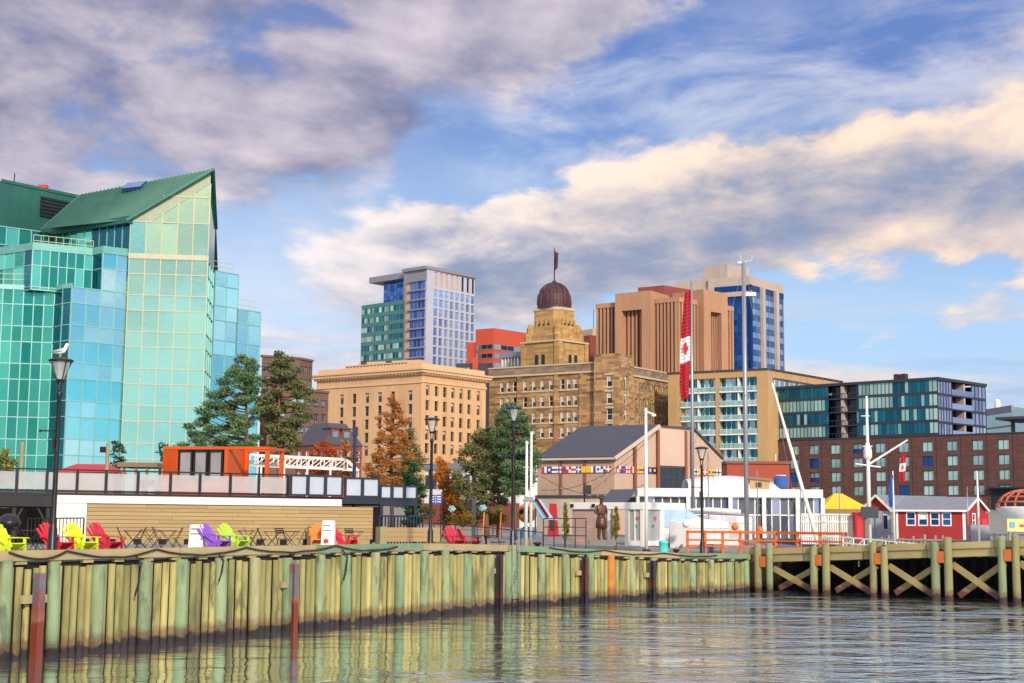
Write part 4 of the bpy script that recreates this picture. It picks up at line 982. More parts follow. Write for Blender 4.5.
# corner end post and the steel ladder beside it
mb = MB(); q = fA.at(fA.L+.15, 0, .3); mb.tube([(q.x, q.y, -2), (q.x, q.y, 2.85)], .2, 12); mb.build('pile', ['pile_green'], QA)
mat('galvanised', (.38, .38, .37), .45, .7, .15, 3, tide=(.5, (.15, .08, .05), (.03, .02, .02)))
LD = thing('ladder', 'galvanised steel ladder down the quay corner to the water', 'ladder', fB.at(.25, 0, .5))
for s in (-.22, .22): mb = MB(); p = fB.at(.25+s, 0, .45); mb.tube([(p.x, p.y, -1), (p.x, p.y, 3.5)], .03, 6); mb.build('rail', ['galvanised'], LD)
for k in range(11): mb = MB(); z = -.3+k*.33; mb.tube([fB.at(.03, z, .45), fB.at(.47, z, .45)], .02, 6); mb.build('rung', ['galvanised'], LD)
# return wall past the ramp foot
mb = MB(); f = Face(WC, BAY[0])
for k in range(22):
    u = f.L*(k+.5)/22; f.box(mb, u-.14, u+.14, -1.5, ground_z(*f.at(u, 0).xy)-.05, .03, .12)
RW = thing('quay_wall', 'short plank-faced return of the quay wall behind the first trestle piles', 'quay wall', f.at(f.L/2, 0)); mb.build('plank_sheathing', ['plank_olive'], RW)
mb = MB(); f.box(mb, 0, f.L, ground_z(*WC)-.02, ground_z(*WC)+.28, -.15, .2); mb.build('cap_timber', ['cap_timber'], RW)
# slack black hoses on the cap
for nm, f, zt, spans, lb in (('hose', fA, ztA, (2, 60, 150, 240, 330, 400), 'black hose slung in loose swags along the left quay cap timber'), ('hose', fB, ztB, (545, 600, 660, 720), 'black hose laid along the ramp cap timber right of the ladder')):
    pts = []
    us = [f.u(x, 560) for x in spans]
    for a, b_ in zip(us, us[1:]):
        for k in range(8):
            s = k/8; u = a+(b_-a)*s; pts.append(f.at(u, zt(u)+.30-.30*4*s*(1-s)*random.uniform(.75, 1.0)*(.8 if f is fA else .5), .27))
    mb = MB(); mb.tube(pts, .032, 6); lab(mb.build(nm, ['rubber'], None, True), lb, 'hose', 'hoses along the quay')
for x, dl in ((128, 1.1), (211, .8), (336, 1.0)):
    u = fA.u(x, 560); mb = MB(); z = ztA(u); mb.tube([fA.at(u, z+.15, .27), fA.at(u+.1, z-.1, .46), fA.at(u+.02, z-dl*.6, .47), fA.at(u-.12, z-dl, .46)], .03, 6)
    lab(mb.build('hose_end', ['rubber'], None, True), f'black hose tail hanging down the planks {"below the red chairs" if x == 128 else "below the purple chair" if x == 211 else "below the orange and red chair pair"}', 'hose', 'hanging hose ends')

# ================================================================== trestle bridge on the right
mat('trestle_pile', (.24, .215, .095), .85, 0, .28, 1.6, .3, tint=.25, col2=(.20, .25, .14), stretch=(1, 1, .4), tide=(.35, (.13, .075, .035), (.05, .022, .020)))
mat('brace_timber', (.30, .24, .10), .85, 0, .25, 1.3, .2, tide=(.55, (.22, .10, .05), (.13, .045, .045)))
mat('under_shade', (.016, .015, .022), .9); mat('beam_timber', (.36, .29, .135), .85, 0, .24, .9, .2, tint=.15, stretch=(.5, .5, 2.5)); mat('fender_orange', (.52, .12, .02), .7, 0, .2, 3)  # the near-black navy has the shade beneath the decks put into the colour
T0 = pt(748, 549, 83.9); T1 = pt(1009, 540.5, 74.0)
fT = Face(T0[:2], T1[:2]); slope = (T1.z-T0.z)/fT.L
TB = thing('trestle_bridge', 'timber trestle boardwalk on paired piles with crossed braces over dark water', 'trestle', fT.at(fT.L/2, 0)); LT = fT.L+22
tz = lambda u: T0.z+slope*u*(1 if u < fT.L+3 else (fT.L+3)/u)
def slab(mb, a, b_, top, h, o0, o1, m=0):
    za, zb_ = tz(a)+top, tz(b_)+top
    c = [fT.at(a, za-h, o0), fT.at(b_, zb_-h, o0), fT.at(b_, zb_-h, o1), fT.at(a, za-h, o1), fT.at(a, za, o0), fT.at(b_, zb_, o0), fT.at(b_, zb_, o1), fT.at(a, za, o1)]
    mb.solid(c, [(0, 3, 2, 1), (4, 5, 6, 7), (0, 1, 5, 4), (2, 3, 7, 6), (0, 4, 7, 3), (1, 2, 6, 5)], m)
cuts = lin(0, fT.L+3, 5)+[LT]
mb = MB()
for a, b_ in zip(cuts, cuts[1:]): slab(mb, a+.01, b_-.01, -.30, .16, -5.2, -.02)
mb.build('deck', ['deck_boards'], TB)
for a, b_ in zip(cuts, cuts[1:]):
    mb = MB(); slab(mb, a+.02, b_-.02, 0, .34, -.05, .26); mb.build('kerb_timber', ['beam_timber'], TB)
    mb = MB(); slab(mb, a+.015, b_-.015, -.35, .42, -.12, .16); mb.build('beam', ['beam_timber'], TB)
    mb = MB(); slab(mb, a+.02, b_-.02, -.02, .25, -5.2, -4.95); mb.build('kerb_timber', ['cap_timber'], TB)
    mb = MB(); slab(mb, a+.02, b_-.02, -.46, .4, -5.1, -4.8); mb.build('beam', ['brace_timber'], TB)
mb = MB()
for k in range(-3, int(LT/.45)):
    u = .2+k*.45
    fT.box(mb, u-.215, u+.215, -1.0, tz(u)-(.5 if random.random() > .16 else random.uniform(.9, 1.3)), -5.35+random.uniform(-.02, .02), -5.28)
mb.build('shade_boards', ['under_shade'], TB)  # boards added as a dark backdrop, the shade under the deck painted on
prs = [(761.5, 773), (817, 829.3), (876.3, 888), (938.7, 951.5), (1005, 1019)]
ups = [(fT.u(a, 570), fT.u(b_, 570)) for a, b_ in prs]; st = ups[-1][0]-ups[-2][0]; ups += [(ups[-1][0]+st*k, ups[-1][1]+st*k) for k in (1, 2)]
for a, b_ in ups:
    for u in (a, b_):
        mb = MB(); top = tz(u)+random.uniform(-.12, .3); r = random.uniform(.19, .23); p = fT.at(u, 0, .40)
        mb.tube([(p.x, p.y, -2), (p.x+random.uniform(-.03, .03), p.y, top-.03), (p.x, p.y, top)], [r*1.05, r, r*.9], 12); mb.m[-1] = 1; mb.build('pile', ['trestle_pile', 'pile_top'], TB)
        mb = MB(); p = fT.at(u, 0, -4.7); mb.tube([(p.x, p.y, -2), (p.x, p.y, tz(u)-.4)], .18, 8); mb.build('pile', ['under_shade'], TB)  # rear row coloured as if in the deck's shade
    mb = MB(); um = (a+b_)/2; fT.box(mb, um-.19, um+.19, tz(um)-1.05, tz(um)-.45, .2, .56); mb.build('fender_block', ['fender_orange'], TB)
for (a, b_), (c, d) in zip(ups, ups[1:]):
    zl_ = lambda u: tz(u)-1.15
    mb = MB(); m_ = (b_+c)/2
    mb.bar(fT.at(b_+.1, zl_(b_), .05), fT.at(c-.3, .25, .05), .22, .30, 0, up=(0, 0, 1)); mb.build('brace', ['brace_timber'], TB)
    mb = MB(); mb.bar(fT.at(c-.1, zl_(c), -.25), fT.at(b_+.3, .25, -.25), .22, .30, 0); mb.build('brace', ['brace_timber'], TB)
# the rest of the shore, faced with dark stone across the basin
mat('seawall', (.12, .11, .10), .9, 0, .3, .8, .3, brick=(1.6, .6, .05, (.05, .05, .05), .7, 1.2), tide=(.5, (.06, .05, .04), (.025, .025, .022)))
SW = thing('sea_wall', 'dark stone sea wall at the back of the boat basin', 'sea wall', (*BAY[1], 0))
mb = MB()
for a, b_ in zip(BAY[0:4], BAY[1:5]):
    f = Face(a, b_); f.box(mb, 0, f.L, -1.5, ground_z(*a)+.01, -.4, .12)
mb.build('wall', ['seawall'], SW)
# ================================================================== raised terrace with frosted railing
mat('fascia_white', (.74, .73, .71), .6, 0, .07, .6, grime=((.45, .42, .38), .8, .62, .4)); mat('wall_planks', (.36, .255, .115), .75, 0, .14, 1.2, .2, tint=.18, col2=(.42, .31, .15), stretch=(.5, .5, 5))
mat('frosted_glass', (.52, .53, .56), .45, 0, .12, 1.0, alpha=.55); mat('frosted_blue', (.48, .56, .66), .4, 0, .12, 1.0, alpha=.85); mat('navy_steel', (.020, .030, .055), .45, .3, .15)
P0 = pt(-6, 505, 66.0); P1 = pt(373, 505, 75.0); fP = Face(P0[:2], P1[:2])
gz0 = 2.68; ztop = fP.px(200, 504.6)[1]; zfl = fP.px(200, 497.2)[1]
TR = thing('terrace_building', 'low white terrace with a tan horizontal plank front and flat roof deck', 'terrace', fP.at(fP.L/2, gz0, -5))
uw0, uw1 = fP.u(86.5, 520), fP.L
mb = MB(); fP.box(mb, uw0, uw1, gz0-.1, ztop, -.3, -.02, 0)
n_b = 9
for k in range(n_b):
    a, b_ = gz0+.25+(ztop-gz0-.27)*k/n_b, gz0+.25+(ztop-gz0-.27)*(k+1)/n_b; u = uw0; 
    while u < uw1:
        w = min(random.uniform(2.5, 5), uw1-u); fP.box(mb, u+.006, u+w-.006, a+.008, b_-.008, -.02, .03, 1); u += w
mb.build('plank_wall', ['plank_gap', 'wall_planks'], TR)
mb = MB()
for k in range(12): a = uw0+(uw1-uw0)*k/12; fP.box(mb, a+.15, a+(uw1-uw0)/12-.25, gz0-.05, gz0+.25, -.02, .25)
mb.build('base_board', ['plank_olive' if False else 'cap_timber'], TR)
uf0, uf1 = fP.u(55, 500), fP.u(341, 500)
mb = MB(); fP.box(mb, uf0, uf1, ztop, zfl, -.5, .12); fP.box(mb, uf0, uw0-.02, gz0-.1, ztop-.01, -.5, .08); mb.build('fascia', ['fascia_white'], TR)
mb = MB(); fP.box(mb, -30, uf1, zfl-.02, zfl+.12, -14, .05, 0); fP.box(mb, uf0, uf1, gz0-.1, ztop, -14, -9, 1); mb.build('roof_deck', ['dark_metal', 'fascia_white'], TR)
mb = MB(); fP.box(mb, -30, uf0+.1, zfl-.55, zfl-.03, -12, .06); mb.build('edge_beam', ['dark_metal'], TR)
for x in (14, 48): mb = MB(); u = fP.u(x, 520); fP.box(mb, u-.09, u+.09, gz0-.1, zfl-.5, -.25, -.07); mb.build('post', ['dark_metal'], TR)
for x0, x1 in ((14, 24), (48, 38)): mb = MB(); mb.bar(fP.at(fP.u(x0, 510), zfl-1.4, -.16), fP.at(fP.u(x1, 500), zfl-.55, -.16), .1); mb.build('brace', ['dark_metal'], TR)
mb = MB(); fP.box(mb, -14, uf0, gz0-.1, zfl-.6, -7.2, -7.0); mb.build('inner_wall', [mat('dusky_pink', (.40, .29, .25), .8)], TR)
# railing: posts, rails and panes each a part
RG = thing('terrace_railing', 'black steel railing with frosted panes along the terrace edge above the white fascia', 'railing', fP.at(fP.L/2, zfl+.1, -.1))
zr0, zr1 = zfl+.14, fP.px(180, 473.0)[1]
xs = [-58, -28, 17, 47, 77.5, 106.5, 138.5, 171, 200.5, 231, 259.5, 288.5]
for a, b_ in zip(xs, xs[1:]):
    ua, ub = fP.u(a, 485), fP.u(b_, 485); mb = MB(); fP.box(mb, ua+.08, ub-.08, zr0+.12, zr1-.1, -.13, -.10); mb.build('glass_pane', ['frosted_glass'], RG)
for a in xs: mb = MB(); u = fP.u(a, 485); fP.box(mb, u-.055, u+.055, zfl, zr1, -.18, -.04); mb.build('post', ['black_paint'], RG)
mb = MB(); fP.box(mb, fP.u(-58, 485), fP.u(288.5, 485), zr1, zr1+.07, -.2, -.02); mb.build('top_rail', ['black_paint'], RG)
mb = MB(); fP.box(mb, fP.u(-58, 485), fP.u(288.5, 485), zr0-.0, zr0+.1, -.16, -.06); mb.build('bottom_rail', ['black_paint'], RG)
NG = thing('terrace_railing', 'navy framed railing of pale blue frosted panes at the right end of the terrace', 'railing', fP.at(fP.u(340, 490), zfl, .1))
for nm, xs, ya, yb in (('a', [289, 306.5, 324, 341.5], 475.5, 496.5), ('b', [343.5, 361, 378], 477, 497), ('c', [378.6, 390.5, 403, 416], 484, 498.5)):
    z0_, z1_ = fP.px(340, yb)[1], fP.px(340, ya)[1]
    for a, b_ in zip(xs, xs[1:]):
        ua, ub = fP.u(a, 485), fP.u(b_, 485); fr_ = MB()
        for c in ((ua, ua+.09, z0_, z1_), (ub-.09, ub, z0_, z1_), (ua+.09, ub-.09, z1_-.09, z1_), (ua+.09, ub-.09, z0_, z0_+.09)): fP.box(fr_, *c, .1, .24)
        o = fr_.build('frame', ['navy_steel'], NG); mb = MB(); fP.box(mb, ua+.09, ub-.09, z0_+.09, z1_-.09, .15, .18); mb.build('glass_pane', ['frosted_blue'], o)
mb = MB(); fP.box(mb, fP.u(341, 500), fP.u(378, 500), fP.px(340, 503.8)[1], fP.px(340, 497.2)[1], -6, .2); fP.box(mb, fP.u(378, 500)+.01, fP.u(416, 500), fP.px(390, 505.5)[1], fP.px(390, 498.7)[1], -5, .2); mb.build('edge_beam', ['navy_steel'], NG)
mb = MB(); fP.box(mb, fP.u(345, 500), fP.u(416, 500), gz0, fP.px(390, 506)[1], -5.2, -5); mb.build('back_wall', ['dark_brick'], NG)
for x in (380, 414): mb = MB(); u = fP.u(x, 520); fP.box(mb, u-.09, u+.09, gz0-.1, fP.px(390, 505)[1], 0, .18); mb.build('post', ['navy_steel'], NG)
BR = thing('balustrade', 'navy steel baluster railing under the lower right end of the terrace', 'railing', fP.at(fP.u(397, 520), gz0, .3))
z0_, z1_ = gz0, fP.px(397, 517.0)[1]
for k in range(15): mb = MB(); u = fP.u(377+k*3.1, 520); fP.box(mb, u-.03, u+.03, z0_, z1_, .26, .32); mb.build('baluster', ['navy_steel'], BR)
mb = MB(); fP.box(mb, fP.u(376, 520), fP.u(421.5, 520), z1_, z1_+.09, .24, .34); mb.build('top_rail', ['navy_steel'], BR)
# low plank planter wall running on to the right
LW = thing('plank_bench_wall', 'low tan plank wall running right from the end of the terrace', 'low wall', fP.at(fP.u(400, 535), gz0, 1.0)); mb = MB()
for k in range(3): fP.box(mb, fP.u(374.5, 535), fP.u(432, 535), gz0+.15+k*.25, gz0+.15+k*.25+.235, .85, 1.0, 0)
mb.build('plank_wall', ['wall_planks'], LW)
for x in (307, 375): mb = MB(); u = fP.u(x, 525); fP.box(mb, u-.17, u+.17, gz0-.1, fP.px(x, 526.5)[1], .5, 1.1); mb.build('post', ['cap_timber'], LW)
# ---- orange shipping container bar -------------------------------------------------------------
mat('container_orange', (.62, .095, .008), .5, .1, .12, .8); mat('interior_dark', (.10, .09, .11), .6)
c0 = pt(163.5, 446.5, 77.0); c1 = pt(229, 444.8, 76.4); fC = Face(c0[:2], c1[:2]); zc1 = c0.z; zc0 = zfl+.12
SC = thing('shipping_container', 'bright orange shipping container bar with black windows and an open frame end', 'container', fC.at(fC.L*.6, zc0, -1.5)); D = 2.6
uE = fC.u(268.5, 460)
mb = MB(); u1 = fC.u(177.5, 460); u2 = fC.L
n_ = 12                                        # corrugated end section
for k in range(n_): a = u1*k/n_; fC.box(mb, a, a+u1/n_*.55, zc0, zc1-.12, -.06, .03); fC.box(mb, a+u1/n_*.55, a+u1/n_, zc0, zc1-.12, -.1, -.03)
fC.box(mb, u2-.22, u2, zc0, zc1, -.2, .05); fC.box(mb, 0, u2-.23, zc1-.16, zc1, -.2, .05); fC.box(mb, 0, u2-.23, zc0, zc0+.85, -.1, .02)
fC.box(mb, 0, u2, zc0, zc1-.02, -D, -D+.08); fC.box(mb, 0, .08, zc0, zc1-.02, -D+.1, -.12); fC.box(mb, u2-.1, u2, zc0, zc1-.02, -D+.1, -.22); fC.box(mb, 0, u2, zc1-.1, zc1-.03, -D+.1, -.22)
mb.build('body', ['container_orange'], SC)
n_ = 3
for k in range(n_):
    a, b_ = u1+.05+(u2-.3-u1)*k/n_, u1+.05+(u2-.3-u1)*(k+1)/n_-.06; mb = MB(); z0_, z1_ = zc0+.87, zc1-.2
    for c in ((a, a+.1, z0_, z1_), (b_-.1, b_, z0_, z1_), (a+.1, b_-.1, z1_-.1, z1_), (a+.1, b_-.1, z0_, z0_+.08)): fC.box(mb, *c, -.1, .03)
    o = mb.build('window', ['black_paint'], SC); mb = MB(); fC.box(mb, a+.1, b_-.1, z0_+.08, z1_-.1, -.06, -.03); mb.build('pane', [mat('cloudy_pane', (.30, .28, .30), .15, .1, .25, .8) if 'cloudy_pane' not in MATS else 'cloudy_pane'], o)
mb = MB(); w = .2
for (u, o) in ((uE-w, -.2), (uE-w, -D), (u2+.02, -D)): fC.box(mb, u, u+w, zc0, zc1-.17, o, o+.2)
fC.box(mb, u2+.01, uE, zc1-.16, zc1, -.2, .05); fC.box(mb, u2+.01, uE, zc1-.16, zc1, -D, -D+.2); fC.box(mb, uE-.2, uE, zc1-.16, zc1, -D+.2, -.2); fC.box(mb, u2+.01, uE, zc0, zc0+.12, -.2, .05)
mb.build('open_frame', ['container_orange'], SC)
# white truss gangway behind
GW = thing('gangway', 'white lattice truss gangway behind the orange container', 'gangway', pt(300, 475, 78)); g0, g1_ = pt(250, 459, 80), pt(356, 464, 80)
for dy in (0, 1.6):
    a0, a1 = g0+Vector((0, dy, 0)), g1_+Vector((0, dy, 0)); mb = MB(); N = 9; h = pt(300, 455, 80).z-pt(300, 465, 80).z
    top = [a0.lerp(a1, k/N)+Vector((0, 0, h*.45)) for k in range(N+1)]; bot = [a0.lerp(a1, k/N)-Vector((0, 0, h*.55)) for k in range(N+1)]
    mb.bar(top[0], top[-2], .09); mb.bar(bot[0], bot[-1], .11)
    for k in range(N): mb.bar(bot[k], top[k], .06); mb.bar(bot[k], top[min(k+1, N-1)], .05); 
    mb.bar(top[-2], bot[-1], .09); mb.build('truss', ['white_paint'], GW)
for k in (1, 3, 5, 7, 9): mb = MB(); p = g0.lerp(g1_, k/9.2); mb.bar(p, Vector((p.x, p.y, 2.6)), .1); mb.build('leg', ['white_paint'], GW)
# roofs and posts seen over the railing on the left
mat('roof_red', (.45, .03, .04), .7); KH = thing('kiosk_hut', 'small hut with a red roof seen over the terrace railing', 'hut', pt(92, 495, 82))
p = pt(91, 471, 82); mb = MB(); mb.prism([(p.x-1.6, p.y-1), (p.x+1.6, p.y-1), (p.x+1.6, p.y+1.2), (p.x-1.6, p.y+1.2)], 2.6, p.z-.1, 0); mb.build('wall', ['dusky_pink'], KH)
mb = MB(); zt_ = pt(91, 464, 82).z; mb.solid([(p.x-1.8, p.y-1.2, p.z-.1), (p.x+1.8, p.y-1.2, p.z-.1), (p.x+1.8, p.y+1.4, p.z-.1), (p.x-1.8, p.y+1.4, p.z-.1), (p.x-.9, p.y+.1, zt_), (p.x+1.0, p.y+.1, zt_)], [(0, 1, 5, 4), (1, 2, 5), (2, 3, 4, 5), (3, 0, 4), (0, 3, 2, 1)]); mb.build('roof', ['roof_red'], KH)
TH = thing('timber_shelter', 'small flat-roofed timber shelter on the terrace left of the orange container', 'shelter', pt(148, 490, 80)); a, b_ = pt(122, 463, 80), pt(162, 461, 80)
mb = MB(); mb.box(a.x, b_.x, 79, 82, a.z-.25, a.z, 0); mb.build('roof', [mat('old_wood', (.24, .16, .10), .85, 0, .2, 1)], TH)
for x in (124, 136, 147, 160): mb = MB(); p = pt(x, 470, 79.2); mb.bar((p.x, p.y, zfl-1), (p.x, p.y, a.z-.25), .14); mb.build('post', ['old_wood'], TH)
mb = MB(); mb.box(pt(136, 470, 80).x, b_.x, 81, 81.1, zfl-2.5, a.z-.9); mb.build('back_wall', ['fascia_white'], TH)
for x, y, lb in ((22.5, 442, 'bare timber post standing behind the left end of the terrace railing'), (108, 443, 'bare timber post with a floodlight behind the terrace railing')):
    p = pt(x, y, 74); PO = thing('timber_post', lb, 'post', (p.x, p.y, zfl)); mb = MB(); mb.tube([(p.x, p.y, zfl), (p.x, p.y, p.z)], .1, 8); mb.build('pole', ['cap_timber'], PO)
    if x > 100: mb = MB(); mb.box(p.x-.35, p.x-.12, p.y-.2, p.y+.1, p.z-.5, p.z-.2); mb.build('floodlight', ['black_paint'], PO)

# ================================================================== street lamps
def lamp(x, ytop, Y, label, gull=False, style=0):
    p = pt(x, ytop, Y); gz = ground_z(p.x, p.y); H = p.z-gz
    lp = thing('street_lamp', label, 'street lamp', (p.x, p.y, gz), 'black lamp posts along the waterfront')
    x0, y0, t_ = p.x, p.y, p.z
    mb = MB(); mb.lathe((x0, y0, gz), [(.20, 0), (.20, .12), (.15, .2), (.14, .9), (.11, 1.0), (.085, 1.1), (.07, H-1.25), (.10, H-1.22), (.10, H-1.12), (.06, H-1.05)], 12); mb.build('pole', ['black_paint'], lp, True)
    mb = MB()                                  # tapering lantern cage, wide at the top
    for k in range(4):
        an = math.pi/4+k*math.pi/2; c, s = math.cos(an), math.sin(an)
        mb.tube([(x0+.05*c, y0+.05*s, t_-1.1), (x0+.12*c, y0+.12*s, t_-.75), (x0+.36*c, y0+.36*s, t_-.12)], .022, 6)
    mb.lathe((x0, y0, t_-.14), [(.38, 0), (.40, .05), (.30, .10), (.08, .14)], 16); mb.lathe((x0, y0, t_-.80), [(.10, 0), (.15, .06), (.13, .1)], 12)
    lan = mb.build('lantern', ['black_paint'], lp)
    mb = MB(); mb.lathe((x0, y0, t_-.72), [(.10, 0), (.30, .57)], 12); mb.build('glass', [mat('lamp_glass', (.55, .58, .60), .15, 0, .05, alpha=.45) if 'lamp_glass' not in MATS else 'lamp_glass'], lan)
    if style == 0:
        mb = MB(); mb.tube([(x0-.55, y0, t_-2.35), (x0+.05, y0, t_-2.35)], .025, 6); mb.lathe((x0-.55, y0, t_-2.40), [(.03, 0), (.05, .05), (.03, .1)], 8); mb.build('banner_arm', ['black_paint'], lp)
        mb = MB(); mb.box(x0-.14, x0-.06, y0-.08, y0+.08, t_-2.9, t_-2.6); mb.build('control_box', ['black_paint'], lp)
    return lp, p
_, pg = lamp(61.3, 357.5, 45.3, 'tall black street lamp beside the lime and red chairs, a seagull on its lantern')
lamp(432.2, 417.5, 71.5, 'black street lamp left of the single red chair by the low plank wall')
lamp(514, 406.2, 68.7, 'tall black street lamp at the quay corner in front of the dark pines')
lamp(701.5, 446.5, 82.6, 'black street lamp near the ramp foot in front of the orange railing')
p = pt(355.3, 427, 78); lpo = thing('lamp_post', 'plain dark post behind the right end of the terrace railing', 'post', (p.x, p.y, 2.6)); mb = MB(); mb.tube([(p.x, p.y, 2.6), (p.x, p.y, p.z)], [.12, .09], 8); mb.build('pole', ['navy_steel'], lpo)
mb = MB(); mb.box(p.x-.14, p.x+.14, p.y-.14, p.y+.14, p.z-.5, p.z); mb.build('cap', ['navy_steel'], lpo)
# seagull
mat('gull_white', (.78, .78, .76), .7); mat('gull_grey', (.33, .35, .38), .7); mat('gull_beak', (.6, .35, .03), .5)
gx, gy, gzz = pg.x, pg.y, pg.z+.02; GU = thing('seagull', 'white seagull with grey wings standing on the tallest left lamp', 'bird', (gx, gy, gzz))
mb = MB(); mb.tube([(gx-.30, gy, gzz+.14), (gx-.2, gy, gzz+.16), (gx-.06, gy, gzz+.17), (gx+.06, gy, gzz+.20), (gx+.12, gy, gzz+.28), (gx+.145, gy, gzz+.36), (gx+.17, gy, gzz+.40), (gx+.21, gy, gzz+.40)], [.02, .06, .09, .085, .06, .052, .055, .03], 10)
mb.tube([(gx-.02, gy-.03, gzz), (gx-.02, gy-.03, gzz+.12)], .01, 5, 1); mb.tube([(gx-.02, gy+.03, gzz), (gx-.02, gy+.03, gzz+.12)], .01, 5, 1); mb.tube([(gx+.205, gy, gzz+.395), (gx+.29, gy, gzz+.38)], [.018, .006], 6, 1)
mb.build('body', ['gull_white', 'gull_beak'], GU, True)
for s in (-1, 1): mb = MB(); mb.tube([(gx+.06, gy+s*.075, gzz+.2), (gx-.1, gy+s*.085, gzz+.19), (gx-.36, gy+s*.03, gzz+.15)], [.03, .05, .008], 8); mb.build('wing', ['gull_grey'], GU, True)

# ================================================================== chairs, tables, bins on the boardwalk
CHC = {'lime': (.62, .78, .015), 'red': (.62, .02, .035), 'crimson': (.50, .015, .045), 'purple': (.26, .09, .55), 'orange': (.75, .20, .01), 'green': (.45, .72, .05)}
for k, v in CHC.items(): mat('chair_'+k, v, .5, 0, .08, 2)
def adirondack(x, ytop, Y, col, rz, label):
    "fan-backed low chair facing its local +X"
    p = pt(x, ytop, Y); gz = ground_z(p.x, p.y)+.04
    t = thing('garden_chair', label, 'chair', (p.x, p.y, gz), 'colourful slatted garden chairs', local=True, rz=rz); m = ['chair_'+col]
    for k in range(6):                         # back slats fan out, rounded along the top
        y0 = (k-2.5)*.088; y1 = (k-2.5)*.128; top = 1.02-.028*(k-2.5)**2; dx_ = Vector((-.42, y1, top))-Vector((.02, y0, .27))
        mb = MB(); a = Vector((.02, y0, .27)); b_ = Vector((-.42, y1, top)); mb.bar(a, b_, .095, .03, up=(1, 0, .4))
        mb.build('back_slat', m, t)
    mb = MB()
    for k in range(6): s = k/5; mb.obox((.02+.5*s, 0, .29+.13*s), (.042, 0, .011), (0, .26, 0), (-.004, 0, .014))
    mb.build('seat', m, t)
    mb = MB(); mb.obox((-.17, 0, .62), (.02, 0, 0), (0, .31, 0), (0, 0, .04)); mb.build('back_rail', m, t)
    for s in (-1, 1):
        mb = MB(); mb.obox((.16, s*.33, .585), (.38, 0, .0), (0, .065, 0), (0, 0, .014)); mb.build('armrest', m, t)
        mb = MB(); mb.bar((.5, s*.29, 0), (.46, s*.29, .57), .09, .035, up=(0, 1, 0)); mb.build('leg', m, t)
        mb = MB(); mb.bar((-.42, s*.26, .03), (.54, s*.26, .40), .035, .13); mb.build('leg', m, t)
    t.scale = (1.05, 1.05, 1.05)
    return t
RZ = R(-28)
adirondack(6, 527.5, 43.6, 'lime', RZ, 'lime yellow slatted chair cut by the left picture edge on the boardwalk')
adirondack(55, 526.5, 46.0, 'red', RZ, 'red slatted chair directly behind the tall lamp with the gull')
adirondack(80, 526.3, 46.6, 'lime', RZ-.1, 'lime yellow slatted chair between the lamp and the crimson chair')
adirondack(104.5, 525.5, 47.5, 'crimson', RZ, 'crimson slatted chair right of the lime chair, in front of bare tables')
adirondack(214, 524.3, 51.8, 'purple', RZ, 'purple slatted chair between a white bin and the bright green chair')
adirondack(233, 523.5, 52.8, 'green', RZ-.05, 'bright green slatted chair right of the purple one')
adirondack(319, 522.0, 57.5, 'orange', RZ-.9, 'orange slatted chair left of the white bin with the red mark')
adirondack(342, 523.0, 57.6, 'red', RZ+.1, 'red slatted chair right of the white bin with the red mark')
adirondack(453.5, 521.0, 66.8, 'crimson', RZ-.5, 'single crimson slatted chair right of a lamp post, near the round table')
adirondack(466.5, 523.8, 70.5, 'red', RZ+.9, 'smaller red chair half hidden behind the single crimson chair')
mat('bin_white', (.80, .80, .80), .45, 0, .05, 2); mat('mark_red', (.6, .03, .04), .5)
for x, y, Y, lb, mk in ((197.5, 525.3, 52.0, 'white moulded bin with dark slots left of the purple chair', False), (328.7, 521.3, 57.0, 'white moulded bin with a red mark between the orange and red chairs', True)):
    p = pt(x, y, Y); gz = ground_z(p.x, p.y)+.04; H = p.z-gz; BN = thing('litter_bin', lb, 'bin', (p.x, p.y, gz), 'white bins among the chairs'); w = .27
    mb = MB(); mb.solid([(p.x-w, p.y-w, gz), (p.x+w, p.y-w, gz), (p.x+w, p.y+w, gz), (p.x-w, p.y+w, gz), (p.x-w*.8, p.y-w*.8, gz+H), (p.x+w*.95, p.y-w*.8, gz+H*.97), (p.x+w*.95, p.y+w*.8, gz+H*.97), (p.x-w*.8, p.y+w*.8, gz+H)], [(0, 1, 5, 4), (1, 2, 6, 5), (2, 3, 7, 6), (3, 0, 4, 7), (4, 5, 6, 7), (0, 3, 2, 1)]); mb.build('body', ['bin_white'], BN)
    for k, z in enumerate((.86, .68)): mb = MB(); mb.box(p.x-.19, p.x+.10+.05*k, p.y-w*.96, p.y-w*.8, gz+H*z, gz+H*z+.035); mb.build('slot', ['slab_grey'], BN)
    mb = MB(); mb.box(p.x-w*.75, p.x+w*.9, p.y-w*.75, p.y+w*.75, gz+H*.985, gz+H+.03); mb.build('lid', ['bin_white'], BN)
    mb = MB()
    if mk: mb.lathe((p.x-.05, p.y-w*1.0, gz+H*.28), [(.001, 0), (.09, .02), (.1, .08), (.09, .14), (.001, .16)], 8)
    else:
        for k in range(4): mb.box(p.x-.16+k*.08, p.x-.11+k*.08, p.y-w*1.02, p.y-w*.97, gz+.12, gz+.12+.05*(1+k % 2))
    mb.build('sticker', ['mark_red' if mk else 'slab_grey'], BN)
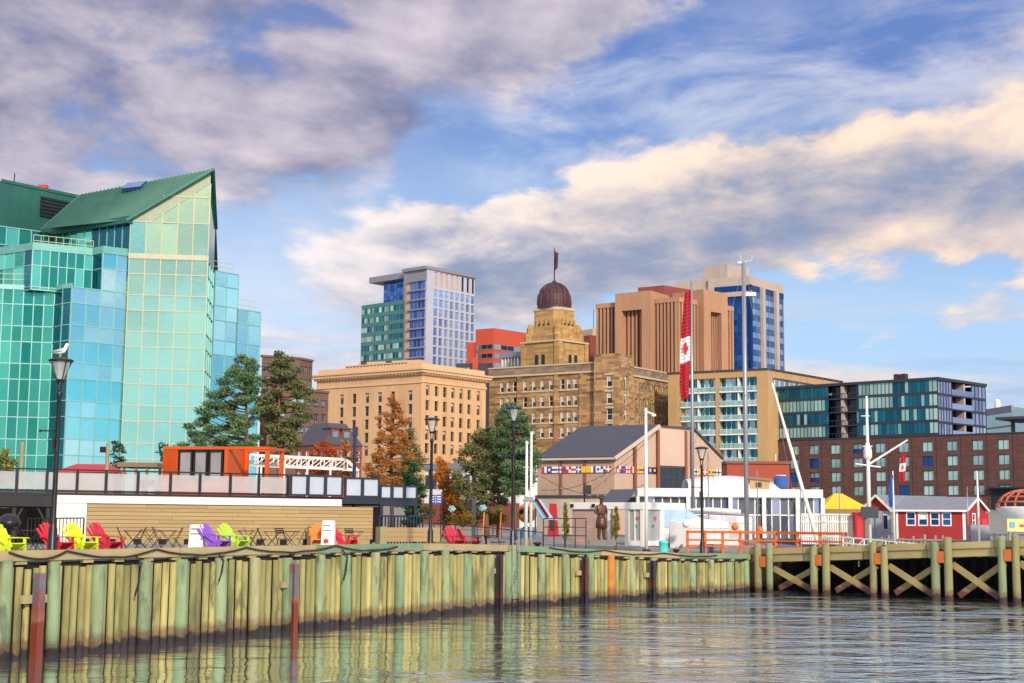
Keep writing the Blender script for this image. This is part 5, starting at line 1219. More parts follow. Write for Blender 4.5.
# folding bistro furniture, black
def bistro_table():
    t = thing('bistro_table', 'x', 'table', (0, 0, 0), 'black folding bistro tables', local=True)
    mb = MB(); mb.box(-.35, .35, -.35, .35, .715, .74); mb.build('tabletop', ['black_paint'], t)
    for s in (-1, 1):
        mb = MB(); mb.bar((-.3, s*.27, 0), (.3, s*.27, .715), .022, .022); mb.bar((.3, s*.27, 0), (-.3, s*.27, .715), .022, .022); mb.build('leg_frame', ['black_paint'], t)
    mb = MB(); mb.bar((0, -.27, .36), (0, .27, .36), .02); mb.build('stretcher', ['black_paint'], t)
    return t
def bistro_chair():
    t = thing('folding_chair', 'x', 'chair', (0, 0, 0), 'black folding bistro chairs', local=True)
    mb = MB()
    for k in range(5): mb.box(-.18+k*.08, -.12+k*.08, -.2, .2, .44, .455)
    mb.build('seat', ['black_paint'], t)
    mb = MB()
    for s in (-1, 1): mb.bar((.2, s*.2, 0), (-.2, s*.2, .86), .022)
    for z in (.66, .76, .84): x_ = .2-.4*z/.86; mb.bar((x_, -.2, z), (x_, .2, z), .02, .05)
    mb.build('back_frame', ['black_paint'], t)
    mb = MB()
    for s in (-1, 1): mb.bar((-.22, s*.17, 0), (.16, s*.17, .45), .022)
    mb.bar((-.2, -.17, .03), (-.2, .17, .03), .02); mb.build('leg_frame', ['black_paint'], t)
    return t
tab0, cha0 = bistro_table(), bistro_chair(); first = [True, True]
def put(proto, i, x, Y, rz, label):
    o = proto if first[i] else copy_tree(proto); first[i] = False
    p = pt(x, 535, Y); o.location = (p.x, p.y, ground_z(p.x, p.y)+.035); o.rotation_euler = (0, 0, rz); o['label'] = label
for x, Y, rz, lb in ((30, 55, .3, 'black bistro table farthest left, behind the lamp with the gull'), (133, 57, .2, 'black bistro table just right of the crimson chair'), (150, 61, .5, 'black bistro table in the middle of the left table cluster'), (168, 59, .1, 'black bistro table at the right of the left table cluster'),
                     (246, 62, .3, 'black bistro table behind the bright green chair'), (272, 58.5, .2, 'black bistro table right of the bright green chair, nearest the kerb'), (290, 61, .4, 'black bistro table midway between green and orange chairs'), (355, 66, .3, 'small bistro table behind the red chair by the marked bin')):
    put(tab0, 0, x, Y, rz, lb)
for x, Y, rz, lb in ((20, 55, 0, 'black folding chair left of the leftmost bistro table'), (38, 54.5, 3, 'black folding chair right of the leftmost bistro table'), (122, 57, .2, 'black folding chair in front of the plank wall beside the crimson chair'), (141, 59, 3.3, 'black folding chair between the first two tables of the left cluster'),
                     (157, 60, .4, 'black folding chair drawn up between the last two left cluster tables'), (177.5, 59, 3.2, 'black folding chair at the right end of the left table cluster'), (254, 62, 3.4, 'black folding chair behind the seat of the bright green chair'), (262, 59, .1, 'black folding chair left of the table nearest the kerb'),
                     (281, 60.5, 1.2, 'black folding chair between the two tables right of the green chair'), (301, 60, 3.3, 'black folding chair standing by the timber post left of the orange chair'), (248, 63.5, .2, 'black folding chair against the plank wall behind the green chair'), (350, 66.5, 1.3, 'black folding chair by the small table behind the red chair')):
    put(cha0, 1, x, Y, rz, lb)
p = pt(486, 540, 70); gz = ground_z(p.x, p.y)+.03; RT = thing('round_table', 'black round patio table with stools right of the single crimson chair', 'table', (p.x, p.y, gz))
mb = MB(); mb.lathe((p.x, p.y, gz+.72), [(.62, 0), (.64, .02), (.62, .04)], 20); mb.build('tabletop', ['black_paint'], RT); mb = MB(); mb.lathe((p.x, p.y, gz), [(.3, 0), (.3, .03), (.05, .06), (.05, .72)], 10); mb.build('pedestal', ['black_paint'], RT)
for k in range(4):
    an = k*math.pi/2+.5; q = (p.x+.85*math.cos(an), p.y+.85*math.sin(an), gz); mb = MB(); mb.lathe((q[0], q[1], gz+.42), [(.2, 0), (.21, .02), (.2, .04)], 12)
    for e in range(3): a2 = e*2.1; mb.bar((q[0]+.18*math.cos(a2), q[1]+.18*math.sin(a2), gz), (q[0]+.08*math.cos(a2), q[1]+.08*math.sin(a2), gz+.42), .022)
    mb.bar((p.x, p.y, gz+.15), (q[0], q[1], gz+.15), .03); mb.build('stool', ['black_paint'], RT)
# barbecue and barrier under the terrace at the far left
p = pt(9, 530, 62); gz = 2.7; BQ = thing('barbecue', 'black kettle barbecue under the dark terrace edge at far left', 'barbecue', (p.x, p.y, gz))
mb = MB(); mb.lathe((p.x, p.y, gz+.65), [(.15, 0), (.42, .18), (.48, .38), (.44, .42), (.40, .58), (.2, .72), (.02, .74)], 16); mb.build('bowl', ['black_paint'], BQ, True)
for e in range(3): mb = MB(); a2 = e*2.1+.4; mb.bar((p.x+.45*math.cos(a2), p.y+.45*math.sin(a2), gz), (p.x+.2*math.cos(a2), p.y+.2*math.sin(a2), gz+.72), .04); mb.build('leg', ['black_paint'], BQ)
a, b_ = pt(28, 518.5, 62), pt(84, 518.0, 64); CB_ = thing('crowd_barrier', 'black tubular barrier in front of the white wall left of the planks', 'barrier', (a.x, a.y, 2.7))
for k in range(17): mb = MB(); q = a.lerp(b_, k/16); mb.tube([(q.x, q.y, 2.75), (q.x, q.y, q.z)], .018 if k % 8 else .035, 6); mb.build('bar', ['black_paint'], CB_)
mb = MB(); mb.tube([a, b_], .03, 6); mb.build('top_rail', ['black_paint'], CB_)
# ================================================================== museum shed with signal flags
mat('pink_clad', (.50, .355, .275), .75, 0, .10, .6, grime=((.38, .27, .21), .6, .53, .5), stretch=(1, 1, .25)); mat('pink_clad_pale', (.56, .41, .33), .75, 0, .07, .6); mat('tan_clad', (.42, .29, .21), .8, 0, .08, .8, stretch=(1, 1, 6)); mat('rust_trim', (.22, .08, .05), .7)
mat('slate_blue', (.060, .062, .088), .65, .1, .14, .8, stretch=(1, 1, 4)); mat('cream_paint', (.52, .44, .35), .7, 0, .08, 1)
Cc = pt(614.4, 456, 138); Lc = pz(537.6, 457.2, Cc.z); Rc_ = pt(722, 460, 145)
fML = Face(Lc[:2], Cc[:2]); fMR = Face(Cc[:2], Rc_[:2]); zE = Cc.z; zg = 2.6
MU = thing('museum_shed', 'pink-clad waterfront shed with a slate monopitch roof and a painted row of signal flags', 'building', (*((Cc+Lc)/2).xy, zg))
mb = MB(); fML.quad(mb, 0, fML.L, zg, zE, 0, 0, .5)
zlow = fML.px(580, 497.5)[1]
fML.box(mb, 0, fML.L, zg, zlow, 0, .12, 1); fML.box(mb, -.1, fML.L, zlow, zlow+.22, 0, .3, 2)
mb.build('wall', ['tan_clad', 'cream_paint', 'slate_dark'], MU)
P = lambda x, y: (fMR.px(x, y)[0], fMR.px(x, y)[1])
prof = [(0, zg), (fMR.L, zg), P(721.5, 459.5), P(692, 429.5), P(657.5, 426.5), (0, zE)]
prof[1] = (P(721.5, 459.5)[0], zg)
mb = MB(); mb.face([fMR.at(u, z) for u, z in prof], 0, .5)
ext = Vector((*(fML.p0-fML.p1), 0))
mb.face([fMR.at(*prof[1]), fMR.at(*prof[1])+ext, fMR.at(*prof[2])+ext, fMR.at(*prof[2])], 0, .5)
mb.face([fMR.at(u, z)+ext for u, z in prof][::-1], 0, .5)
fMR.box(mb, P(657.8, 440)[0], P(683, 440)[0], P(670, 466)[1], P(670, 430.5)[1], 0, .25, 1)
for x in (634, 657, 684.5, 691): u = P(x, 450)[0]; fMR.box(mb, u-.14, u+.14, zg, P(x, 431 if x > 650 else 444)[1], .0, .3, 2)
mb.build('gable_wall', ['pink_clad', 'pink_clad_pale', 'rust_trim'], MU)
for x in (561, 585): mb = MB(); u = fML.u(x, 470); fML.box(mb, u-.12, u+.12, zlow+.2, zE, .0, .12); mb.build('batten', ['rust_trim'], MU)
mb = MB(); e0, e1, r0, r1 = Lc-Vector((0, 0, 0))+Vector((*(-fML.d), 0))*.3, Cc.copy(), None, fMR.at(*prof[4])
r0 = r1+ext; ov = Vector((*fML.n, 0))*.45-Vector((0, 0, .25)); up = Vector((0, 0, .22))
def plate(a, b_, c, d, m=0):
    mb.solid([a, b_, c, d, a+up, b_+up, c+up, d+up], [(3, 2, 1, 0), (4, 5, 6, 7), (0, 1, 5, 4), (1, 2, 6, 5), (2, 3, 7, 6), (3, 0, 4, 7)], m, .5)
sd = Vector((*fML.d, 0))*.25
plate(Lc+ov, Cc+ov+sd, r1+sd, r0)
plate(r1+Vector((0, 0, -.1)), fMR.at(*prof[3])+sd, fMR.at(*prof[3])+ext, r0); plate(fMR.at(*prof[3])+sd, fMR.at(*prof[2])+sd, fMR.at(*prof[2])+ext, fMR.at(*prof[3])+ext)
mb.build('roof', ['slate_blue'], MU)
mb = MB(); mb.bar(Cc+ov+sd, r1+sd+Vector((0, 0, .05)), .2, .35); mb.bar(Lc+ov, Cc+ov+sd, .16, .2); mb.build('bargeboard', ['cream_paint'], MU)
mb = MB(); a, b_ = P(658.5, 467), P(683, 488.3); fMR.box(mb, a[0], b_[0], b_[1], a[1], .02, .1, 0); fMR.box(mb, a[0], b_[0], (a[1]+b_[1])/2-.05, (a[1]+b_[1])/2+.05, .1, .14, 1)
for k in range(1, 4): u = a[0]+(b_[0]-a[0])*k/4; fMR.box(mb, u-.04, u+.04, b_[1], a[1], .1, .14, 1)
mb.build('window', ['dark_glass', 'slate_dark'], MU)
FC = {'W': 'white_paint', 'R': mat('flag_red', (.55, .03, .04), .7), 'B': mat('flag_blue', (.03, .06, .32), .7), 'Y': mat('flag_yellow', (.75, .48, .03), .7), 'K': 'black_paint'}
FC = {k: (v if isinstance(v, str) else v.name) for k, v in FC.items()}
def sigflag(f, u0, u1, z0_, z1_, pat):
    mb = MB(); cols = 'WRBYK'; w, h = u1-u0, z1_-z0_
    def r(a, b_, c, d, k, o): f.box(mb, u0+w*a, u0+w*b_, z0_+h*c, z0_+h*d, .13, .15+o, cols.index(k))
    kind, a, b_ = pat
    r(0, 1, 0, 1, a, 0)
    if kind == 'v': r(.5, .99, .01, .99, b_, .02)
    elif kind == 'x': r(.38, .62, .01, .99, b_, .02); r(.01, .378, .38, .62, b_, .02); r(.622, .99, .38, .62, b_, .02)
    elif kind == 'c': r(.28, .72, .28, .72, b_, .02)
    elif kind == 'h': r(.01, .99, .34, .66, b_, .02)
    elif kind == 'q': r(.01, .5, .5, .99, b_, .02); r(.502, .99, .01, .498, b_, .02)
    mb.build('signal_flag', [FC[k] for k in cols], MU)
pats = [('v', 'R', 'W'), ('c', 'B', 'W'), ('h', 'W', 'B'), ('x', 'W', 'B'), ('h', 'R', 'B'), ('q', 'R', 'W'), ('h', 'W', 'R'), ('x', 'B', 'W'), ('v', 'Y', 'Y'), ('v', 'Y', 'Y'), ('v', 'W', 'B'), ('c', 'W', 'B'), ('q', 'W', 'B'), ('x', 'R', 'W'),
        ('q', 'W', 'R'), ('c', 'B', 'R'), ('x', 'W', 'R'), ('v', 'R', 'W'), ('c', 'Y', 'R'), ('h', 'Y', 'B'), ('c', 'R', 'W'), ('c', 'B', 'Y'), ('c', 'K', 'Y'), ('h', 'Y', 'B'), ('v', 'W', 'K')]
zf0, zf1 = fML.px(580, 472.7)[1], fML.px(580, 466.4)[1]; n1_ = 14
ua, ub = fML.u(543, 470), fML.L-.3
for k in range(n1_): sigflag(fML, ua+(ub-ua)*k/n1_, ua+(ub-ua)*(k+.93)/n1_, zf0, zf1, pats[k])
ua, ub = .2, P(656, 470)[0]
for k in range(9): sigflag(fMR, ua+(ub-ua)*k/9, ua+(ub-ua)*(k+.93)/9, zf0, zf1, pats[14+k])
ua, ub = P(693, 470)[0], P(720, 470)[0]
for k in range(6): sigflag(fMR, ua+(ub-ua)*k/6, ua+(ub-ua)*(k+.93)/6, zf0, zf1, pats[(k*5+3) % 25])
# strings of bulbs across the wall
mat('bulb', (.6, .5, .35), .3)
def bulbs(a, b_, sag, label, n=14):
    pts = [a.lerp(b_, k/24)-Vector((0, 0, sag*4*(k/24)*(1-k/24))) for k in range(25)]
    o = MB(); o.tube(pts, .025, 5); t = thing('string_lights', label, 'string lights', a, 'strings of bulbs'); o.build('cable', ['rubber'], t)
    mb = MB()
    for k in range(1, n): p = a.lerp(b_, k/n); q = k/n; p = p-Vector((0, 0, sag*4*q*(1-q)+.12)); mb.lathe(p, [(.02, .1), (.07, .04), (.05, -.05), (.01, -.08)], 6)
    o = mb.build('bulb_row', ['bulb'], t); o['kind'] = 'stuff'
bulbs(pt(541, 490, 137), pt(656, 432, 136), 1.6, 'string of bulbs rising across the pink shed to its roof peak')
bulbs(pt(541, 476, 136.5), pt(646, 484, 120), 1.3, 'string of bulbs sagging level below the row of signal flags')

# ================================================================== white kiosk with its long canopy wall
mat('panel_grey', (.42, .45, .45), .25, .1, .25, .9, alpha=.9); mat('poster_red', (.6, .08, .06), .6); mat('poster_blue', (.12, .16, .32), .6); mat('pink_block', (.46, .31, .27), .8, 0, .1, 1, brick=(.5, .22, .015, (.35, .25, .22), .9, 1.08))
K0 = pt(569.5, 509, 91.5); K1 = pt(643, 508.5, 88.0); K2 = pt(665, 507, 89.2); fK1 = Face(K0[:2], K1[:2]); fK2 = Face(K1[:2], K2[:2]); gk = 2.55
zk1 = fK1.px(600, 502.3)[1]; zk0 = fK1.px(600, 509.2)[1]
KI = thing('glass_kiosk', 'small white glazed kiosk at the end of a white canopy beside the bronze figure', 'kiosk', (K1.x, K1.y+1, gk))
u608, u626 = fK1.u(608.5, 525), fK1.u(626, 525)
back = Vector((*(-fK1.n), 0))*2.4
mb = MB(); mb.prism([fK1.at(0, 0).xy, fK1.at(fK1.L, 0).xy, K2.xy, (K2+back).xy, (fK1.at(0, 0)+back).xy], zk0, zk1, 0); mb.build('roof', ['white_paint'], KI)
mb = MB(); fK1.box(mb, .1, u608-.1, gk-.1, zk0, -.35, -.15, 0); mb.build('block_wall', ['pink_block'], KI)
for u in (u608, u626, fK1.L-.12): mb = MB(); fK1.box(mb, u-.12, u+.12, gk-.1, zk0, -.3, -.06); mb.build('post', ['white_paint'], KI)
mb = MB(); fK2.box(mb, fK2.L-.25, fK2.L-.02, gk-.1, zk0, -.3, -.06); mb.build('post', ['white_paint'], KI)
for f, a, b_ in ((fK1, u626+.13, fK1.L-.26), (fK2, .12, fK2.L-.27)):
    mb = MB(); n_ = 2 if f is fK1 else 1
    f.box(mb, a, b_, gk, zk0, -.2, -.16, 0)
    f.box(mb, a, b_, gk-.05, gk+.25, -.22, -.08, 1)
    for k in range(n_+1): u = a+(b_-a)*k/n_; f.box(mb, u-.04, u+.04, gk, zk0, -.22, -.1, 1)
    w = b_-a
    for du, z, r_, m_ in ((.70, 1.62, .12, 2), (.58, 1.15, .10, 3)):
        c = f.at(a+w*du, gk+z, -.13); n3 = Vector((*f.n, 0)); mb.face([c+Vector((*f.d, 0))*(r_*math.cos(e*.52))+Vector((0, 0, r_*math.sin(e*.52))) for e in range(12)], m_)
    mb.build('glass_panel', ['panel_grey', 'white_paint', 'poster_red', 'poster_blue'], KI)
mb = MB(); p = fK1.at(fK1.L*.55, gk, -2.0); fK1.box(mb, u608, fK1.L, gk, zk0, -2.3, -2.2); mb.build('back_wall', ['slab_grey'], KI)
mb = MB()
for x in (572.5, 594): u = fK1.u(x, 506); fK1.box(mb, u-.09, u+.09, zk0+.12, zk0+.33, 0, .14)
mb.build('floodlight', ['black_paint'], KI)
# navy awning behind, on poles
AW = thing('awning', 'dark navy sloping awning behind the white kiosk roof', 'awning', pt(618, 540, 100)); mb = MB(); q = [pt(601, 501.5, 99), pt(627, 501, 99), pt(636, 489, 103), pt(611, 489.5, 103)]
mb.solid(q+[p-Vector((0, 0, .1)) for p in q], [(0, 1, 2, 3), (7, 6, 5, 4), (0, 4, 5, 1), (1, 5, 6, 2), (2, 6, 7, 3), (3, 7, 4, 0)]); mb.build('canopy', ['slate_blue'], AW)
for p in q: mb = MB(); mb.bar((p.x, p.y, 2.5), p, .08); mb.build('pole', ['dark_metal'], AW)
LP2 = thing('wall_lamp_post', 'short dark post with a lantern box in front of the pink shed', 'lamp', pt(584.5, 540, 118)); p = pt(584.5, 487, 118); mb = MB(); mb.tube([(p.x, p.y, 2.6), (p.x, p.y, p.z+.2)], .07, 6); mb.build('pole', ['dark_metal'], LP2)
mb = MB(); mb.box(p.x-.05, p.x+.55, p.y-.2, p.y+.2, p.z-.6, p.z+.15); mb.build('lantern', ['dark_metal'], LP2)
# teal bin
mat('teal_paint', (.10, .62, .60), .5, 0, .08, 2); p = pt(663.5, 541.5, 80.5); gz = ground_z(p.x, p.y); H = p.z-gz
TBN = thing('litter_bin', 'turquoise drum bin on the ramp in front of the white kiosk', 'bin', (p.x, p.y, gz)); mb = MB(); mb.lathe((p.x, p.y, gz), [(.23, 0), (.26, .04), (.27, H*.5), (.26, H-.1), (.285, H-.08), (.285, H-.02)], 18); mb.build('drum', ['teal_paint'], TBN, True); mb = MB(); mb.lathe((p.x, p.y, gz+H-.02), [(.27, 0), (.2, .07), (.05, .09)], 18); mb.build('lid', ['teal_paint'], TBN, True)

# ---- bronze figure -----------------------------------------------------------------------------
mat('bronze', (.115, .050, .034), .45, .45, .25, 3, .2); mat('granite', (.20, .19, .185), .8, 0, .25, 3)
bp_ = pt(601.2, 540, 86.6); sz = pt(601, 496.5, 86.6).z-bp_.z
ST = thing('bronze_statue', 'bronze figure of a standing man in a long coat and cap with folded arms', 'statue', (bp_.x, bp_.y, bp_.z-.25))
def skin_body(name, joints, edges, m, parent, loc, scale, rz):
    me = bpy.data.meshes.new(name); me.from_pydata([Vector(j[0])*scale for j in joints], edges, []); o = bpy.data.objects.new(name, me); COL.objects.link(o)
    md = o.modifiers.new('skin', 'SKIN'); md.use_smooth_shade = True
    for i, j in enumerate(joints):
        r_ = j[1] if isinstance(j[1], tuple) else (j[1], j[1]); me.skin_vertices[0].data[i].radius = (r_[0]*scale, r_[1]*scale)
    me.skin_vertices[0].data[0].use_root = True
    sb = o.modifiers.new('sub', 'SUBSURF'); sb.levels = 2; sb.render_levels = 2
    dg = bpy.context.evaluated_depsgraph_get(); me2 = bpy.data.meshes.new_from_object(o.evaluated_get(dg)); bpy.data.objects.remove(o)
    me2.name = name; me2.materials.clear(); me2.materials.append(MATS[m])
    for p_ in me2.polygons: p_.use_smooth = True
    o = bpy.data.objects.new(name, me2); COL.objects.link(o); o.parent = parent; o.location = loc; o.rotation_euler = (0, 0, rz); return o
J = [((0, 0, .97), (.17, .12)), ((0, 0, 1.15), (.165, .115)), ((0, .01, 1.36), (.20, .125)), ((0, .01, 1.48), (.12, .09)), ((0, -.01, 1.56), (.06, .06)), ((0, -.03, 1.66), (.085, .10)), ((0, -.03, 1.76), (.08, .095)),
     ((-.19, .01, 1.43), .075), ((-.27, .02, 1.16), .062), ((-.05, -.17, 1.13), .05), ((.07, -.19, 1.16), .042),
     ((.19, .01, 1.43), .075), ((.27, .02, 1.16), .062), ((.05, -.16, 1.19), .05), ((-.07, -.18, 1.20), .042),
     ((-.09, 0, .80), .12), ((-.10, -.02, .46), .095), ((-.11, .02, .10), .07), ((-.12, -.12, .04), .05),
     ((.09, 0, .80), .12), ((.11, -.03, .46), .095), ((.13, .0, .10), .07), ((.15, -.14, .04), .05)]
Ed = [(0, 1), (1, 2), (2, 3), (3, 4), (4, 5), (5, 6), (2, 7), (7, 8), (8, 9), (9, 10), (2, 11), (11, 12), (12, 13), (13, 14), (0, 15), (15, 16), (16, 17), (17, 18), (0, 19), (19, 20), (20, 21), (21, 22)]
ks = sz/1.86
skin_body('body', J, Ed, 'bronze', ST, (0, 0, .25), ks, R(20))
mb = MB(); b3 = bp_; mb.lathe((b3.x, b3.y, b3.z), [(.17*ks, .98*ks), (.215*ks, .9*ks), (.235*ks, .7*ks), (.24*ks, .52*ks), (.22*ks, .515*ks)], 14); mb.build('coat_skirt', ['bronze'], ST, True)
mb = MB(); hx, hy = b3.x+math.sin(R(20))*.03*ks, b3.y-.03*ks; mb.lathe((hx, hy, b3.z+1.74*ks), [(.095*ks, 0), (.105*ks, .02*ks), (.115*ks, .07*ks), (.10*ks, .10*ks), (.02*ks, .115*ks)], 14); mb.obox((hx+.03, hy-.11*ks, b3.z+1.755*ks), (.075*ks, 0, 0), (0, .05*ks, -.01), (0, 0, .008*ks)); mb.build('cap', ['bronze'], ST, True)
mb = MB(); mb.box(b3.x-.75, b3.x+.85, b3.y-.6, b3.y+.6, b3.z-.32, b3.z); mb.build('plinth', ['granite'], ST)

# ================================================================== poles and flags
def pole(x, y, Y, r, m, name, label, cat='pole', base=None, r2=None, group=None):
    p = pt(x, y, Y); z0_ = ground_z(p.x, p.y) if base is None else base; t = thing(name, label, cat, (p.x, p.y, z0_), group)
    mb = MB(); mb.tube([(p.x, p.y, z0_), (p.x, p.y, z0_+(p.z-z0_)*.5), (p.x, p.y, p.z)], [r, r*.9, r2 or r*.6], 10); mb.build('shaft', [m], t, True); return t, p
mat('pole_white', (.74, .73, .70), .45, .1, .06, 2); mat('mast_alloy', (.34, .33, .36), .4, .5, .1, 1)
for x, y, Y, lb in ((526.8, 444, 84, 'shorter of two thin white flagpoles by the quay corner lamp'), (531.5, 435, 86, 'taller of two thin white flagpoles by the quay corner lamp')):
    t, p = pole(x, y, Y, .10, 'pole_white', 'flagpole', lb, 'flagpole', None, .07, 'white flagpoles by the playground'); mb = MB(); mb.lathe((p.x, p.y, p.z-.02), [(.08, 0), (.12, .1), (.02, .2)], 8); mb.build('truck', ['pole_white'], t)
    mb = MB(); mb.box(p.x-.13, p.x+.13, p.y-.13, p.y+.13, t.location.z+2.9, t.location.z+3.2); mb.build('cleat_box', ['slab_grey'], t)
t, p = pole(645.9, 408, 86.2, .115, 'pole_white', 'flagpole', 'white flagpole with a side light in front of the glazed kiosk', 'flagpole', None, .08)
mb = MB(); mb.bar((p.x, p.y, p.z-.2), (p.x+.45, p.y, p.z-.35), .07); mb.box(p.x+.35, p.x+.6, p.y-.1, p.y+.1, p.z-.5, p.z-.36); mb.build('side_light', ['pole_white'], t)
mb = MB(); mb.lathe((p.x, p.y, t.location.z), [(.26, 0), (.26, .35), (.14, .4)], 10); mb.build('base', ['navy_steel'], t)
mat('cloth_red', (.42, .010, .025), .8, 0, .1, 2); mat('cloth_white', (.78, .74, .76), .8, 0, .06, 2); mat('cloth_blue', (.02, .10, .36), .8, 0, .1, 2)
LEAF = [(0, 1), (.16, .66), (.36, .78), (.28, .36), (.50, .55), (.60, .38), (.92, .42), (.80, .22), (.94, .08), (.45, -.28), (.50, -.46), (.06, -.38), (.04, -.9), (-.04, -.9), (-.06, -.38), (-.50, -.46), (-.45, -.28), (-.94, .08), (-.80, .22), (-.92, .42), (-.60, .38), (-.50, .55), (-.28, .36), (-.36, .78), (-.16, .66)]
def limp_flag(name, label, top, H, Wd, lean, parts, group=None):
    "a flag hanging in folds from its upper hoist corner; parts = [(share, material)] from top to bottom"
    t = thing(name, label, 'flag', top, group); mb = MB(); N, M = 30, 8; mats_ = []
    def P_(i, j):
        v = i/N; a = j/M; w = Wd*(.42+.58*math.sin(min(1, v*1.25+.1)*math.pi*.62))*(1.0 if v < .85 else 1-(v-.85)*1.5)
        fold = math.sin(a*8+v*2)*.16*Wd+math.sin(v*4+a*3)*.05*Wd
        return Vector(top)+Vector((-a*w+lean*v*.1+math.sin(v*4.5)*.08*Wd, fold, -v*H+.012*H*math.sin(a*5+1)*v-a*.02*H))
    cuts = []; acc = 0
    for sh, m_ in parts:
        acc += sh; cuts.append((acc, m_))
        if m_ not in mats_: mats_.append(m_)
    for i in range(N):
        m_ = next(m for c, m in cuts if (i+.5)/N <= c+1e-6)
        for j in range(M): mb.face([P_(i, j), P_(i, j+1), P_(i+1, j+1), P_(i+1, j)], mats_.index(m_), .5)
    o = mb.build('cloth', mats_, t, True); sm = o.modifiers.new('thickness', 'SOLIDIFY'); sm.thickness = .02
    return t, P_
def leaf_on(t, c, r):
    mb = MB(); c = Vector(c); mb.face([c+Vector((r*y*.55, 0, -r*x_)) for x_, y in [(q[0], q[1]) for q in LEAF]], 0); mb.build('maple_leaf', ['cloth_red'], t)
t, p = pole(691.3, 281, 112, .14, 'mast_alloy', 'flagpole', 'tall grey flagpole carrying the long limp red and white flag', 'flagpole', None, .09)
top = p-Vector((.08, .12, .7)); Hf = top.z-pt(691, 398, 112).z
t, P_ = limp_flag('national_flag', 'large red and white maple leaf flag hanging limp on the tall grey pole', top, Hf, .82, -1.2, [(.44, 'cloth_red'), (.22, 'cloth_white'), (.34, 'cloth_red')], 'maple leaf flags')
q = (P_(16, 3)+P_(16, 6))*.5; leaf_on(t, (q.x, q.y-.16, q.z), .55)
# white signal mast with yard and gaff on the right
MS, p = pole(866.5, 396, 108, .165, 'pole_white', 'signal_mast', 'white flag mast with a crossyard and a slanting gaff beside the red shed', 'mast', 1.0, .08)
mb = MB(); z = pt(868, 465.5, 108).z; mb.tube([(p.x-.95, p.y, z+.12), (p.x+.95, p.y, z-.12)], .06, 6); mb.build('yard', ['pole_white'], MS)
mb = MB(); e = pt(907.5, 440, 108); z2_ = pt(868, 464, 108).z; mb.tube([(p.x+.1, p.y, z2_), e], [.09, .06], 8); mb.build('gaff', ['pole_white'], MS)
mb = MB(); z3 = pt(868, 453, 108).z; mb.lathe((p.x, p.y, z3-.5), [(.2, 0), (.32, .2), (.32, .7), (.12, 1.3)], 8); mb.tube([(p.x-.35, p.y, z3+.5), (p.x+.35, p.y, z3+.5)], .05, 6); z4 = pt(868, 416, 108).z; mb.tube([(p.x-.45, p.y, z4), (p.x+.2, p.y, z4)], .04, 6); mb.build('fittings', ['pole_white'], MS)
mb = MB(); a = e; b_ = pt(880, 520, 108); mb.tube([a, b_], .012, 4); mb.build('halyard', ['rubber'], MS)
tp = pt(905.3, 451.5, 107.8); t, P_ = limp_flag('national_flag', 'small red and white maple leaf flag hanging under the white gaff', tp, tp.z-pt(905, 482.5, 107.8).z, .48, -.3, [(.38, 'cloth_red'), (.24, 'cloth_white'), (.38, 'cloth_red')], 'maple leaf flags')
q = (P_(15, 3)+P_(15, 6))*.5; leaf_on(t, (q.x, q.y-.10, q.z), .20)
t, p = pole(892.8, 471, 106, .07, 'pole_white', 'flagpole', 'slim white flagpole with a furled blue flag left of the red shed', 'flagpole', 2.3)
limp_flag('blue_flag', 'furled dark blue flag hanging on the slim pole by the red shed', p-Vector((.02, .08, .3)), 2.3, .36, 0, [(1.0, 'cloth_blue')])
pole(977, 471, 104, .09, 'pole_white', 'flagpole', 'thin pale pole in front of the right gable of the red shed', 'flagpole', 2.3); pole(967, 486.5, 116, .05, 'mast_alloy', 'aerial_pole', 'very thin grey pole behind the red shed ridge', 'pole', 2.3)

# ================================================================== boats in the basin
mat('gelcoat', (.76, .76, .76), .25, 0, .05, 1.5); mat('tarp_white', (.64, .64, .67), .6, 0, .16, 1.4, .6); mat('tarp_blue', (.34, .52, .72), .6, 0, .16, 1.4, .6); mat('sail_blue', (.03, .10, .35), .8); mat('hull_navy', (.02, .03, .08), .3); mat('teak', (.28, .15, .07), .6)
def hull(mb, c, L_, B_, Hh, rz, m=0, stern=.75):
    ca, sa = math.cos(rz), math.sin(rz); T = lambda x, y, z: Vector((c[0]+x*ca-y*sa, c[1]+x*sa+y*ca, c[2]+z)); N = 12; rows = []
    for i in range(N+1):
        s = i/N; x = -L_/2+L_*s; w = B_/2*(stern+(1-stern)*math.sin(min(1, s*1.9)*math.pi/2))*(1-max(0, (s-.45)/.55)**2.2); sh = Hh*(1+.22*(s-.35)**2*3)
        rows.append([T(x, -w, sh), T(x, -w*.92, sh*.45), T(x, -w*.6, -.25), T(x, 0, -.5), T(x, w*.6, -.25), T(x, w*.92, sh*.45), T(x, w, sh)])
    for a, b_ in zip(rows, rows[1:]):
        for j in range(6): mb.face([a[j], a[j+1], b_[j+1], b_[j]], m, .5)
        mb.face([a[0], b_[0], b_[6], a[6]], m, .5)
    mb.face(rows[0], m, .5)
    return T
